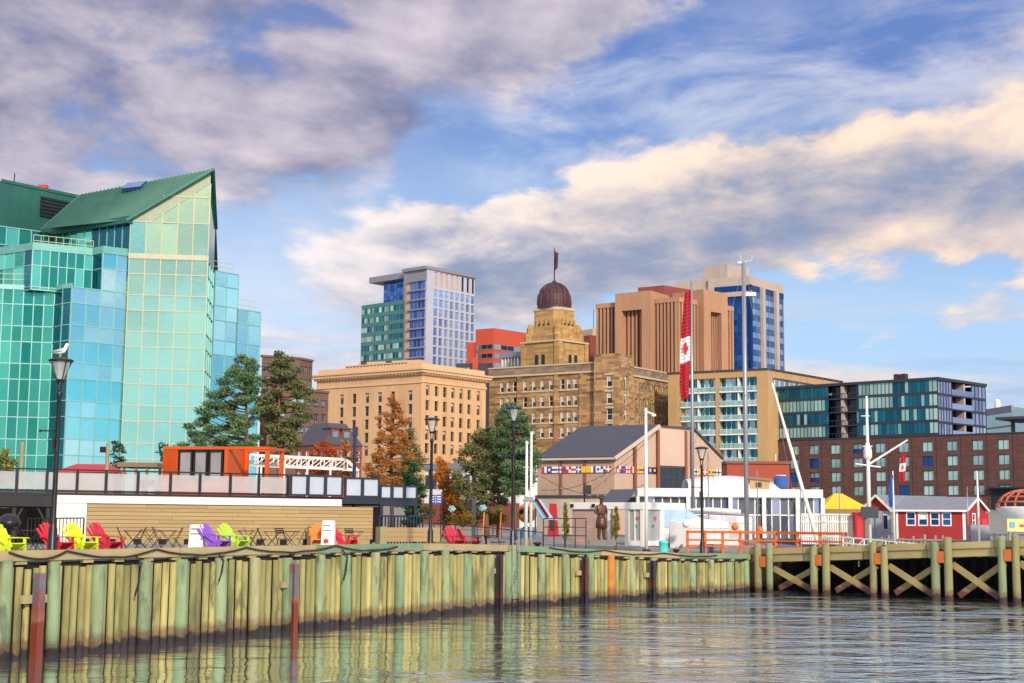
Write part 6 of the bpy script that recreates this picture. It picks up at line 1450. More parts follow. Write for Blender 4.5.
def sailboat(xm, ytop, Y, L_, rz, label, cover='sail_blue', mast_r=.13, boom=True, top=None):
    p = pt(xm, ytop, Y); t = thing('sailboat', label, 'sailboat', (p.x, p.y, 0), 'boats moored in the basin'); mb = MB(); c = (p.x-.4*math.cos(rz), p.y-.4*math.sin(rz), 0)
    T = hull(mb, c, L_, L_*.31, 1.15, rz); mb.build('hull', ['gelcoat'], t, True)
    mb = MB(); q = [T(-L_*.18, -L_*.09, 1.1), T(L_*.2, -L_*.06, 1.15), T(L_*.2, L_*.06, 1.15), T(-L_*.18, L_*.09, 1.1)]; q2 = [T(-L_*.16, -L_*.075, 1.72), T(L_*.14, -L_*.045, 1.66), T(L_*.14, L_*.045, 1.66), T(-L_*.16, L_*.075, 1.72)]
    mb.solid(q+q2, [(0, 1, 5, 4), (1, 2, 6, 5), (2, 3, 7, 6), (3, 0, 4, 7), (4, 5, 6, 7)]); cb = mb.build('cabin', ['gelcoat'], t)
    mb = MB(); mb.bar(T(-L_*.12, -L_*.088, 1.42), T(L_*.1, -L_*.07, 1.44), .03, .18); mb.build('window', ['dark_glass'], cb)
    mb = MB(); mb.tube([(p.x, p.y, 1.1), (p.x, p.y, p.z)], [mast_r, mast_r*.9], 10); ms = mb.build('mast', ['mast_alloy'], t, True)
    zs_ = 1.1+(p.z-1.1)*.55; mb = MB(); mb.tube([T(.4, -1.0, zs_), T(.4, 1.0, zs_)], .03, 6); mb.build('spreader', ['mast_alloy'], ms)
    mb = MB(); mb.bar((p.x-.45, p.y, p.z-.05), (p.x+.15, p.y, p.z-.05), .14); mb.bar((p.x-.2, p.y, p.z), (p.x-.2, p.y, p.z+.5), .03); mb.bar((p.x+.6, p.y, p.z+.1), (p.x+.6, p.y, p.z+.5), .03); mb.bar((p.x+.1, p.y, p.z+.05), (p.x+.62, p.y, p.z+.12), .03); mb.build('masthead', ['mast_alloy'], ms)
    if boom: mb = MB(); mb.tube([(p.x, p.y, 4.5), T(-L_*.42, 0, 4.65)], [.08, .07], 8); mb.build('boom', ['mast_alloy'], t); mb = MB(); mb.tube([T(.0, 0, 4.68), T(-L_*.2, 0, 4.82), T(-L_*.4, 0, 4.76)], [.2, .2, .1], 10); mb.build('sail_cover', [cover], t, True)
    for nm, a in (('forestay', T(L_*.49, 0, 1.3)), ('backstay', T(-L_*.5, 0, 1.2)), ('shroud', T(.3, -L_*.14, 1.2)), ('shroud', T(.3, L_*.14, 1.2))): mb = MB(); mb.tube([(p.x, p.y, p.z-.3), a], .012, 4); mb.build(nm, ['mast_alloy'], t)
    mb = MB()
    for k in range(7): a = T(-L_*.45+L_*.9*k/6, -L_*.14*(1-max(0, (k-3)/3)**2*.9), 1.2); mb.bar(a, a+Vector((0, 0, .6)), .03)
    mb.bar(T(-L_*.45, -L_*.14, 1.8), T(0, -L_*.14, 1.8), .02); mb.bar(T(0, -L_*.14, 1.8), T(L_*.45, -.2, 1.8), .02); mb.build('guard_rail', ['mast_alloy'], t)
    return t, T
t, T = sailboat(743.6, 262, 100, 11, R(-8), 'sailboat with the tallest thick grey mast, moored behind the orange railing', 'tarp_white', .165)
mb = MB(); q = [T(-1.6, -1.2, 1.2), T(.3, -1.2, 1.2), T(.3, 1.2, 1.2), T(-1.6, 1.2, 1.2), T(-1.4, -.8, 2.7), T(-.3, -.8, 2.9), T(-.3, .8, 2.9), T(-1.4, .8, 2.7)]; mb.solid(q, [(0, 1, 5, 4), (1, 2, 6, 5), (2, 3, 7, 6), (3, 0, 4, 7), (4, 5, 6, 7)]); mb.build('spray_hood', ['tarp_white'], t)
mb = MB(); p = pt(751, 292.5, 100); mb.box(p.x-.55, p.x+.35, p.y-.05, p.y+.05, p.z-.25, p.z); mb.build('radar', ['pole_white'], t)
# raked white spar of a second boat
a, b_ = pt(772, 383, 97), pt(813.5, 527, 97); RB2 = thing('sailboat', 'low white boat carrying a long raked white spar leaning to the left', 'sailboat', (b_.x, b_.y, 0), 'boats moored in the basin')
mb = MB(); hull(mb, (b_.x-1.5, b_.y, 0), 8.5, 2.6, 1.3, R(8)); mb.build('hull', ['gelcoat'], RB2, True); mb = MB(); mb.tube([a, b_, b_+(b_-a).normalized()*1.2], [.07, .145, .145], 10); mb.build('spar', ['pole_white'], RB2, True)
mb = MB(); mb.tube([a, pt(748, 292, 100)], .012, 4); mb.tube([a, pt(800, 530, 97)], .012, 4); mb.build('rigging', ['mast_alloy'], RB2)
mb = MB(); c = b_+Vector((-1.6, .2, 0)); mb.box(c.x-1.4, c.x+.6, c.y-.8, c.y+.8, 1.2, 2.2, 0); mb.box(c.x-1.35, c.x+.5, c.y-.83, c.y-.8, 1.6, 2.0, 1); mb.build('cabin', ['gelcoat', 'dark_glass'], RB2)
# shrink-wrapped boats on the left of the basin
def wrapped(xc, yc, Y, L_, rz, label, tarp, h):
    p = pt(xc, yc, Y); z = .0 if p.x > 16.5 else ground_z(p.x, p.y)+.35; t = thing('covered_boat', label, 'boat', (p.x, p.y, z), 'boats moored in the basin'); mb = MB(); T = hull(mb, (p.x, p.y, z+.0), L_, L_*.34, 1.15, rz); mb.build('hull', ['gelcoat'], t, True)
    mb = MB(); N = 10; rows = []
    for i in range(N+1):
        s = i/N; x = -L_/2*1.0+L_*s*.98; w = L_*.172*(.78+.22*math.sin(min(1, s*1.9)*math.pi/2))*(1-max(0, (s-.45)/.55)**2.2); k = h*(.55+.45*math.sin(min(1, s*1.6)*math.pi*.5))*(1-.75*max(0, (s-.55)/.45)**1.5)
        rows.append([T(x, -w-.02, 1.0), T(x, -w*.9, 1.2+k*.45), T(x, -w*.4, 1.2+k*.9), T(x, 0, 1.2+k), T(x, w*.4, 1.2+k*.9), T(x, w*.9, 1.2+k*.45), T(x, w+.02, 1.0)])
    for a, b2 in zip(rows, rows[1:]):
        for j in range(6): mb.face([a[j], b2[j], b2[j+1], a[j+1]], 0, .5)
    mb.face(rows[0], 0, .5); mb.face(rows[-1][::-1], 0, .5); mb.build('tarpaulin', [tarp], t, True)
    if z > 0:
        for k in (-.3, 0, .3):
            for s in (-1, 1): mb = MB(); q = T(L_*k, s*L_*.1, -.1); mb.bar((q.x, q.y, ground_z(q.x, q.y)), q, .14); mb.build('stand', ['old_wood'], t)
    return t
wrapped(669, 519, 98, 4.9, R(-8), 'boat under a pale blue peaked tarpaulin behind the glazed kiosk', 'tarp_blue', 1.3)
wrapped(699, 535, 97, 3.9, R(176), 'small white boat under a white tarpaulin left of the thick mast', 'tarp_white', .45)
wrapped(722, 530, 106, 4.4, R(170), 'white covered motorboat beyond the lamp near the ramp foot', 'tarp_white', .5)
p = pt(770, 540, 104); mbx = thing('motor_boat', 'low motorboat with a bright blue cover behind the orange railing', 'boat', (p.x, p.y, 0), 'boats moored in the basin'); mb = MB(); T = hull(mb, (p.x, p.y, 0), 7, 2.4, 1.2, R(175)); mb.build('hull', ['gelcoat'], mbx, True)
mb = MB(); mb.solid([T(-2.6, -1, 1.25), T(.5, -1, 1.3), T(.5, 1, 1.3), T(-2.6, 1, 1.25), T(-2.4, -.5, 2.3), T(-.3, -.5, 2.5), T(-.3, .5, 2.5), T(-2.4, .5, 2.3)], [(0, 1, 5, 4), (1, 2, 6, 5), (2, 3, 7, 6), (3, 0, 4, 7), (4, 5, 6, 7)]); mb.build('cover', ['sail_blue'], mbx)
DK = thing('floating_dock', 'grey floating dock among the moored boats', 'dock', (27, 104, 0)); mb = MB(); mb.box(18.8, 42, 103.2, 104.8, -.2, .5); mb.build('deck', ['old_wood'], DK)
for k in range(4): mb = MB(); x = 21+k*6; mb.tube([(x, 105.1, -2), (x, 105.1, 2.6)], .16, 10); mb.build('pile', ['trestle_pile'], DK)

# ---- orange railing over the trestle head ------------------------------------------------------
mat('rail_orange', (.58, .115, .015), .55, 0, .12, 2)
OR = thing('orange_railing', 'orange painted timber railing along the trestle head in front of the boats', 'railing', (13, 90, 2.2))
path = [Vector((*pt(687.5, 540, 90.3).xy, 0)), Vector((*pt(776, 540, 89.4).xy, 0)), Vector((*pt(843, 540, 85.9).xy, 0))]
def rz_at(x): return pt(x, 531.3, 88).z
for a, b_, n_ in ((path[0], path[1], 5), (path[1], path[2], 3)):
    for k in range(n_+(b_ is path[2])): q = a.lerp(b_, k/n_); mb = MB(); mb.bar((q.x, q.y, 2.0), (q.x, q.y, 3.46), .16); mb.build('post', ['rail_orange'], OR)
    for z in (3.36, 2.86, 2.5): mb = MB(); mb.bar((a.x, a.y-.1, z), (b_.x, b_.y-.1, z), .07, .16 if z > 3 else .11); mb.build('rail', ['rail_orange'], OR)
q0, q1 = pt(843, 537, 85.2), pt(931, 545, 80.5); WR = thing('ramp_railing', 'white railing of a gangway sloping down to the right behind the trestle', 'railing', (q0.x, q0.y, 2.3))
for k in range(9): mb = MB(); q = q0.lerp(q1, k/8); mb.bar(q-Vector((0, 0, .75)), q, .06); mb.build('post', ['white_paint'], WR)
for dz in (0, -.35): mb = MB(); mb.bar(q0+Vector((0, 0, dz)), q1+Vector((0, 0, dz)), .07); mb.build('rail', ['white_paint'], WR)
for a, b_ in ((0, 1), (1, 2)): mb = MB(); qa, qb = q0.lerp(q1, a/8), q0.lerp(q1, b_/8); mb.bar(qa-Vector((0, 0, .7)), qb, .05); mb.build('brace', ['white_paint'], WR)

# ================================================================== club pavilion behind the boats
fc = Face(pt(637, 495, 121).xy, pt(821.5, 494, 121.5).xy); zc1_ = fc.px(740, 489.0)[1]; zc0_ = fc.px(740, 497.2)[1]
CP = thing('club_pavilion', 'long white flat-roofed pavilion with a glazed front across the boat basin', 'pavilion', (*fc.at(fc.L/2, 0).xy, 2.4))
mb = MB(); fc.box(mb, 0, fc.L, zc0_, zc1_, -9, .5); mb.build('roof', ['white_paint'], CP)
mb = MB(); curtain(mb, fc, lin(0, fc.L, 22), [2.3, 3.1, 4.6, zc0_], lambda i, j: 0 if (i*3+j) % 5 else 2, 1, .1, .08, .02); mb.build('glass_front', [mat('grey_glass', (.06, .08, .11), .12, .3, .1, .5, tint=.4, col2=(.16, .19, .24)), 'white_paint', 'lavender_glass'], CP)
mb = MB(); fc.box(mb, 0, fc.L, 2.0, zc0_, -9, -8.8); fc.box(mb, fc.L-.15, fc.L, 2.0, zc0_, -8.8, -.1); mb.build('wall', ['slab_grey'], CP)
for k in (0, 6, 11, 15, 19, 22): mb = MB(); u = fc.L*k/22; fc.box(mb, u-.16, u+.16, 2.0, zc0_, .15, .45); mb.build('post', ['white_paint'], CP)
TD = thing('marquee', 'white rounded marquee roof rising above the flat pavilion', 'marquee', (*pt(730, 489, 124).xy, zc1_)); mb = MB(); N = 14
for i in range(N):
    for j in range(6):
        def S(i, j): a = math.pi*i/N; b2 = j/6; x = 685+92*b2; p = pt(x, 489, 125); hh = (pt(730, 475.5, 125).z-zc1_)*(1-.55*abs(b2-.45)**1.6*2); return Vector((p.x, p.y-2.5*math.cos(a), zc1_+max(0, hh)*math.sin(a)**.8))
        mb.face([S(i, j), S(i+1, j), S(i+1, j+1), S(i, j+1)], 0, .5)
mb.build('canopy', ['tarp_white'], TD, True)
bw0, bw1 = pt(727, 463.5, 165), pt(789, 464.5, 165); RW2 = thing('brick_shed', 'plain orange-red brick shed behind the white pavilion', 'building', (bw0.x+3, 165, 3)); mb = MB(); mb.box(bw0.x, bw1.x, 165, 172, 2, bw0.z, 0); mb.build('wall', [mat('bright_brick', (.36, .07, .04), .85, 0, .12, .8)], RW2); mb = MB(); mb.box(bw0.x-.2, bw1.x+.2, 164.8, 172.2, bw0.z, bw0.z+.3); mb.build('roof_edge', ['rust_trim'], RW2)
mb = MB(); q = pt(779, 463, 164); mb.tube([(q.x, 166, bw0.z+.2), (q.x, 166, bw0.z+1.2)], .05, 6); mb.build('vent_pipe', ['white_paint'], RW2)
p0, p1 = pt(757, 487, 119), pt(777, 480, 119); TN = thing('wooden_box', 'tan wooden cabin with small openings on the pavilion roof', 'cabin', (p0.x, 124, zc1_)); mb = MB(); mb.box(p0.x, p1.x, 122.5, 125, zc1_, p1.z+.2, 0); mb.build('wall', ['tan_brick'], TN); mb = MB(); mb.solid([(p0.x-.2, 122.3, p1.z+.2), (p1.x+.2, 122.3, p1.z), (p1.x+.2, 125.2, p1.z), (p0.x-.2, 125.2, p1.z+.2), (p0.x-.2, 122.3, p1.z+.4), (p1.x+.2, 122.3, p1.z+.2), (p1.x+.2, 125.2, p1.z+.2), (p0.x-.2, 125.2, p1.z+.4)], [(0, 1, 5, 4), (1, 2, 6, 5), (2, 3, 7, 6), (3, 0, 4, 7), (4, 5, 6, 7), (3, 2, 1, 0)]); mb.build('roof', ['old_wood'], TN)
mb = MB(); mb.box(p0.x+.5, p0.x+1.0, 122.46, 122.5, zc1_+.2, zc1_+.6); mb.build('opening', ['dark_metal'], TN)
q = pt(781.5, 484, 118); WB2 = thing('water_barrel', 'blue barrel on the pavilion roof beside the tan cabin', 'barrel', (q.x, 122.5, zc1_)); mb = MB(); mb.lathe((q.x+.9, 123, zc1_), [(.5, 0), (.6, .3), (.6, .9), (.5, 1.2)], 14); mb.lathe((q.x+.9, 123, zc1_+1.2), [(.5, 0), (.45, .06)], 14, 1); mb.build('drum', ['sail_blue', 'white_paint'], WB2, True)
# picket fence and yellow stall
fa = Face(pt(800, 520, 114.3).xy, pt(859, 520, 114).xy); PF = thing('picket_fence', 'white slatted fence right of the pavilion, below the yellow roof', 'fence', fa.at(fa.L/2, 2.35)); mb = MB(); z1_, z0_ = fa.px(835, 514.5)[1], 2.3
for k in range(26): u = fa.L*(k+.5)/26; fa.box(mb, u-.06, u+.06, z0_, z1_, 0, .05)
mb.build('pickets', ['white_paint'], PF)
for dz in (.25, .75, 1.0): mb = MB(); zz = z0_+(z1_-z0_)*dz; fa.box(mb, 0, fa.L, zz-.06, zz+.06, .052, .12); mb.build('rail', ['white_paint'], PF)
mat('tent_yellow', (.80, .52, .01), .6, 0, .1, 1); mat('tent_brown', (.30, .17, .07), .8); p0, p1 = pt(821, 509, 124), pt(869, 508, 124); pk = pt(840, 493.5, 126)
YS = thing('market_stall', 'stall under a bright yellow pitched canvas roof beside the red shed', 'stall', ((p0.x+p1.x)/2, 126, 2.4)); mb = MB(); mb.solid([(p0.x, 123.5, p0.z), (p1.x, 123.5, p1.z-.1), (p1.x, 129, p1.z-.1), (p0.x, 129, p0.z), (pk.x-.5, 126, pk.z), (pk.x+.2, 126, pk.z)], [(0, 1, 5, 4), (1, 2, 5), (2, 3, 4, 5), (3, 0, 4), (0, 3, 2, 1)], 0); mb.build('roof', ['tent_yellow'], YS)
mb = MB(); mb.box(p0.x, p1.x, 123.4, 123.5, p0.z-.55, p0.z+.02); mb.build('valance', ['tent_brown'], YS); mb = MB(); mb.box(p0.x+.2, p1.x-.2, 124, 128.5, 2.2, p0.z-.1); mb.build('body', ['tent_brown'], YS)
mb = MB(); q = pt(859, 520, 113); mb.box(q.x-.3, q.x+.35, 113, 113.8, 2.3, pt(859, 513, 113).z); RC = thing('red_cabinet', 'bright red cabinet at the end of the white slatted fence', 'cabinet', (q.x, 113.4, 2.3)); mb.build('body', ['cloth_red'], RC); mb = MB(); zq = pt(859, 513, 113).z; mb.box(q.x-.34, q.x+.39, 112.96, 113.84, zq, zq+.07); mb.box(q.x-.2, q.x+.25, 112.97, 113, 2.5, zq-.2); mb.build('door', ['flag_red'], RC)

# ---- red shed ----------------------------------------------------------------------------------
mat('shed_red', (.34, .02, .024), .75, 0, .22, 1.2, .1, stretch=(1, 1, 9)); mat('shingle', (.20, .21, .26), .85, 0, .2, 2.5, .2)
S0, S1, S2 = pt(896, 509.4, 122), pt(964, 509.4, 120), None; fS = Face(S0[:2], S1[:2]); zEv = S1.z; S2 = pt(986, 509, 124.5); fS2 = Face(S1[:2], S2[:2]); gs_ = 2.4
RS = thing('red_shed', 'small dark red shed with white trim, grey shingle roof and four windows in a row', 'shed', (*fS.at(fS.L/2, 0).xy, gs_)); zRg = pt(975, 498.2, 122.5).z
wn = [(fS.u((a+b_)/2, 518), fS.px(930, 526)[1], fS.u(b_, 518)-fS.u(a, 518), fS.px(930, 512)[1]-fS.px(930, 526)[1]) for a, b_ in ((906, 915.8), (918, 928), (930, 939.8), (941.8, 951.5))]
mb = MB(); holed_wall(mb, fS, 0, fS.L, gs_-.3, zEv, [(u-w/2, u+w/2, z, z+h) for u, z, w, h in wn], .08)
wn2 = [(fS2.L*.43, fS.px(930, 527)[1], .85, 1.2)]; holed_wall(mb, fS2, 0, fS2.L, gs_-.3, zEv, [(u-w/2, u+w/2, z, z+h) for u, z, w, h in wn2], .08)
mb.face([fS2.at(0, zEv), fS2.at(fS2.L, zEv), fS2.at(fS2.L/2, zRg)], 0, .5); ex = Vector((*(fS.p0-fS.p1), 0)); mb.face([fS2.at(0, gs_-.3)+ex, fS2.at(0, zEv)+ex, fS2.at(fS2.L/2, zRg)+ex, fS2.at(fS2.L, zEv)+ex, fS2.at(fS2.L, gs_-.3)+ex], 0, .5); mb.face([fS2.at(fS2.L, gs_-.3), fS2.at(fS2.L, gs_-.3)+ex, fS2.at(fS2.L, zEv)+ex, fS2.at(fS2.L, zEv)], 0, .5); mb.build('wall', ['shed_red'], RS)
for u, z, w, h in wn: window(RS, fS, u, z, w, h, ('white_paint', 'navy_glass', 'white_paint'), .05, .1, (0, 1))
for u, z, w, h in wn2: window(RS, fS2, u, z, w, h, ('white_paint', 'navy_glass', 'white_paint'), .05, .1, (0, 1))
mb = MB(); up = Vector((0, 0, .1)); o1 = Vector((*fS.n, 0))*.3-Vector((0, 0, .12)); sd = Vector((*fS.d, 0))*.25
plate(fS2.at(0, zEv)+ex-sd+o1, fS2.at(0, zEv)+sd+o1, fS2.at(fS2.L/2, zRg)+sd, fS2.at(fS2.L/2, zRg)+ex-sd); plate(fS2.at(fS2.L/2, zRg)+ex-sd, fS2.at(fS2.L/2, zRg)+sd, fS2.at(fS2.L, zEv)+sd-Vector((0, 0, .1)), fS2.at(fS2.L, zEv)+ex-sd-Vector((0, 0, .1))); mb.build('roof', ['shingle'], RS)
mb = MB(); mb.bar(fS2.at(0, zEv)+sd*1.1+o1, fS2.at(fS2.L/2, zRg)+sd*1.1, .06, .2); mb.bar(fS2.at(fS2.L/2, zRg)+sd*1.1, fS2.at(fS2.L, zEv-.1)+sd*1.1, .06, .2); mb.bar(fS2.at(0, zEv)+ex-sd+o1*1.05, fS2.at(0, zEv)+sd+o1*1.05, .05, .16)
for f, u in ((fS, .08), (fS, fS.L-.06), (fS2, .06), (fS2, fS2.L-.08)): f.box(mb, u-.08, u+.08, gs_-.3, zEv-.05, 0, .05)
mb.build('trim', ['white_paint'], RS)
# second shed: pale front, red gable, slate roof
G0, G1 = pt(863.5, 511, 130), pt(891, 511, 128); fG = Face(G0[:2], G1[:2]); zG = G0.z; zGp = pt(876, 496, 129).z; BS = thing('gabled_shed', 'pale blue fronted shed with a red white-trimmed gable, left of the red shed', 'shed', (*fG.at(fG.L/2, 0).xy, 2.4))
mb = MB(); fG.quad(mb, 0, fG.L, 2.1, zG, 0, 0); mb.face([fG.at(0, zG), fG.at(fG.L, zG), fG.at(fG.L/2, zGp)], 1); mb.build('wall', [mat('pale_blue', (.42, .52, .62), .7), 'shed_red'], BS)
mb = MB(); ex = Vector((*(-fG.n), 0))*9+Vector((*fG.d, 0))*2; plate(fG.at(-.3, zG-.15, .2), fG.at(fG.L/2, zGp, .2), fG.at(fG.L/2, zGp)+ex, fG.at(-.3, zG-.15)+ex); plate(fG.at(fG.L/2, zGp, .2), fG.at(fG.L+.3, zG-.15, .2), fG.at(fG.L+.3, zG-.15)+ex, fG.at(fG.L/2, zGp)+ex); mb.build('roof', ['shingle'], BS)
mb = MB(); mb.bar(fG.at(-.3, zG-.1, .25), fG.at(fG.L/2, zGp+.05, .25), .06, .2); mb.bar(fG.at(fG.L/2, zGp+.05, .25), fG.at(fG.L+.3, zG-.1, .25), .06, .2); mb.build('trim', ['white_paint'], BS)
mb = MB(); fG.box(mb, fG.L*.72, fG.L*.9, 3.4, 4.8, 0, .06, 0); fG.box(mb, fG.L*.74, fG.L*.88, 3.5, 4.7, .06, .08, 1); mb.build('window', ['white_paint', 'navy_glass'], BS)
q = pt(869.5, 512, 107); SG = thing('notice_board', 'dark blank board strapped to the foot of the white signal mast', 'sign', (q.x, 107, 2.3)); mb = MB(); mb.box(q.x-.65, q.x+.65, 106.9, 107.0, pt(869, 518, 107).z, pt(869, 506.7, 107).z); mb.build('board', ['navy_steel'], SG); mb = MB(); mb.bar((q.x-.4, 107.05, .3), (q.x-.4, 107.05, 4.4), .08); mb.bar((q.x+.4, 107.05, .3), (q.x+.4, 107.05, 4.4), .08); mb.build('legs', ['navy_steel'], SG)
# weathered pier edge under the sheds
WP = thing('pier', 'grey weathered pile-and-plank pier front below the red shed', 'pier', (35, 108, 0)); fW = Face(pt(845, 536, 110).xy, pt(1060, 536, 104).xy)
mb = MB(); fW.box(mb, 0, fW.L, 1.9, 2.35, -9, 0); mb.build('deck', ['old_wood'], WP)
mat('grey_wood', (.27, .25, .22), .9, 0, .25, 1.5)
for k in range(40): mb = MB(); u = fW.L*(k+random.uniform(.2, .8))/40; mb.tube([fW.at(u, -1, .15), fW.at(u, 2.5+random.uniform(.1, .9), .15)], random.uniform(.07, .13), 8); mb.build('post', ['grey_wood'], WP)
mb = MB(); fW.box(mb, 0, fW.L, 2.0, 2.2, .28, .36); fW.box(mb, 0, fW.L, 2.75, 2.85, .24, .3); mb.build('rail', ['grey_wood'], WP)
mb = MB()
for k in range(60): u = fW.L*(k+.5)/60; fW.box(mb, u-.3, u+.3, -.8, 1.88, -.5, -.42)
mb.build('boards', ['under_shade'], WP)
q = pt(990, 530, 104); UB = thing('utility_box', 'grey utility cabinet right of the red shed', 'cabinet', (q.x, 104, 2.35)); mb = MB(); mb.box(q.x-.75, q.x+.65, 106, 107, 2.3, pt(990, 525, 105).z); mb.build('body', ['slab_grey'], UB); mb = MB(); mb.box(q.x-.6, q.x-.05, 105.96, 106, 2.5, 3.6); mb.build('door', ['slab_grey'], UB)
q = pt(984.5, 520, 112); RDm = thing('vending_box', 'bright red vending box at the right gable of the red shed', 'box', (q.x, 112, 2.4)); mb = MB(); mb.box(q.x-.35, q.x+.3, 112, 112.6, 2.3, pt(984, 513, 112).z); mb.build('body', ['cloth_red'], RDm); mb = MB(); mb.box(q.x-.25, q.x+.2, 111.97, 112, 3.3, 4.4); mb.build('panel', ['flag_red'], RDm)
# ribbed red frame, white cover and yellow sign at the right edge
mat('rib_red', (.50, .115, .06), .7); c = pt(1027, 507.5, 100); rx_ = (c.x-pt(997.5, 507, 100).x); rzh = pt(1020, 489.5, 100).z-c.z; FR = thing('ribbed_frame', 'domed frame of reddish timber ribs over a white cover at the right edge', 'boat frame', (c.x, c.y, 2.3))
DP_ = lambda a, e: (c.x+rx_*math.cos(a)*math.cos(e), c.y+rx_*.8*math.sin(a)*math.cos(e), c.z+rzh*math.sin(e))
for k in range(16):
    a = math.pi*2*k/16+.1; mb = MB(); mb.tube([DP_(a, e*math.pi/16) for e in range(9)], .055, 6); mb.build('rib', ['rib_red'], FR)
for e in (.0, .32, .65, 1.0): mb = MB(); mb.tube([DP_(math.pi*2*k/24, e) for k in range(25)], .05, 6); mb.build('batten', ['rib_red'], FR)
mb = MB(); mb.lathe((c.x, c.y, c.z-.75), [(rx_*.55, -.6), (rx_*.8, .1), (rx_*1.02, .7), (rx_*.98, .8)], 24); mb.build('cover', ['tarp_white'], FR, True)
for s in (-.45, .45): mb = MB(); mb.bar((c.x+s*rx_, c.y-.1, 2.2), (c.x+s*rx_, c.y-.1, c.z-1.2), .14); mb.build('leg', ['grey_wood'], FR)
p0, p1 = pt(1007.5, 531.5, 92), pt(1040, 519, 92); YB = thing('yellow_sign', 'yellow boxed sign board with a blue square at the right picture edge', 'sign', (p0.x+1, 92, 2.0)); mb = MB(); mb.box(p0.x, p1.x, 92, 92.3, p0.z, p1.z); mb.build('board', [mat('sign_yellow', (.72, .56, .22), .6)], YB)
mb = MB(); mb.box(p0.x+.15, p0.x+.5, 91.96, 92, p0.z+.25, p1.z-.2); mb.build('panel', [mat('sign_blue', (.10, .38, .55), .6)], YB); mb = MB(); mb.box(p0.x+.8, p0.x+1.05, 91.96, 92, p0.z+.3, p0.z+.45); mb.build('mark', ['mark_red'], YB)
for x in (p0.x+.2, p1.x-.3): mb = MB(); mb.bar((x, 92.15, -1), (x, 92.15, p0.z), .16); mb.build('post', ['grey_wood'], YB)

# ================================================================== playground and railings behind the corner
RLb = thing('steel_railing', 'black steel railing beside the bronze figure behind the ramp cap', 'railing', pt(565, 538, 84)); a, b_ = pt(543.5, 518.5, 84), pt(586, 518.5, 83.5)
for k in range(5): mb = MB(); q = a.lerp(b_, k/4); mb.bar((q.x, q.y, ground_z(q.x, q.y)), q, .06); mb.build('post', ['black_paint'], RLb)
for dz in (0, -.5, -1.0): mb = MB(); mb.bar(a+Vector((0, 0, dz)), b_+Vector((0, 0, dz)), .05); mb.build('rail', ['black_paint'], RLb)
RLc = thing('steel_railing', 'thin black handrail dropping right past the corner lamp', 'railing', pt(490, 538, 78)); a, b_ = pt(434, 523, 80), pt(543, 532.5, 79)
for k in range(6): mb = MB(); q = a.lerp(b_, k/5); mb.bar((q.x, q.y, ground_z(q.x, q.y)), q, .05); mb.build('post', ['black_paint'], RLc)
mb = MB(); mb.bar(a, b_, .05); mb.build('rail', ['black_paint'], RLc)
mat('play_orange', (.68, .26, .02), .4, 0, .1, 1); mat('play_blue', (.05, .28, .62), .4); mat('play_green', (.30, .48, .03), .4); mat('play_pink', (.60, .06, .28), .4); mat('play_sky', (.22, .55, .70), .4)
c = pt(527, 513, 112); r_ = c.x-pt(517, 513, 112).x; OP = thing('play_dome', 'round orange playground dome with porthole openings behind the white flagpoles', 'play equipment', (c.x, c.y, 2.65))
mb = MB(); mb.lathe((c.x, c.y, c.z), [(r_*math.sin(k*math.pi/10), -r_*math.cos(k*math.pi/10)) for k in range(11)], 20); mb.build('dome', ['play_orange'], OP, True)
for dx_ in (-.75, .45): mb = MB(); e = Vector((dx_*.75, -math.sqrt(max(.05, 1-.56*dx_*dx_)), .1)).normalized(); mb.tube([Vector(c)+e*r_*.96, Vector(c)+e*r_*1.05], r_*.24, 14); mb.build('porthole', ['navy_steel'], OP)
mb = MB(); mb.lathe((c.x, c.y, 2.6), [(r_*.7, 0), (r_*.7, .5), (r_*.4, .9)], 12); mb.build('base', ['play_blue'], OP)
a, b_ = pt(535.5, 500, 110), pt(548, 519, 108); SL = thing('play_slide', 'pale blue slide with a red side rail right of the orange dome', 'play equipment', (b_.x, b_.y, 2.65)); mb = MB(); mb.bar(a, b_, .9, .08); mb.bar(b_, b_+Vector((.9, -.2, -.05)), .9, .08); mb.build('chute', ['play_sky'], SL)
for s in (-.5, .5): mb = MB(); mb.bar(a+Vector((0, s, .12)), b_+Vector((0, s, .12)), .08, .28); mb.build('side_rail', ['cloth_red' if s < 0 else 'play_blue'], SL)
mb = MB(); mb.bar((a.x, a.y, 2.65), a, .12); mb.bar((a.x-.8, a.y, 2.65), (a.x-.8, a.y, a.z+.6), .12); mb.box(a.x-1, a.x, a.y-.5, a.y+.5, a.z-.1, a.z); mb.build('platform', ['play_blue'], SL)
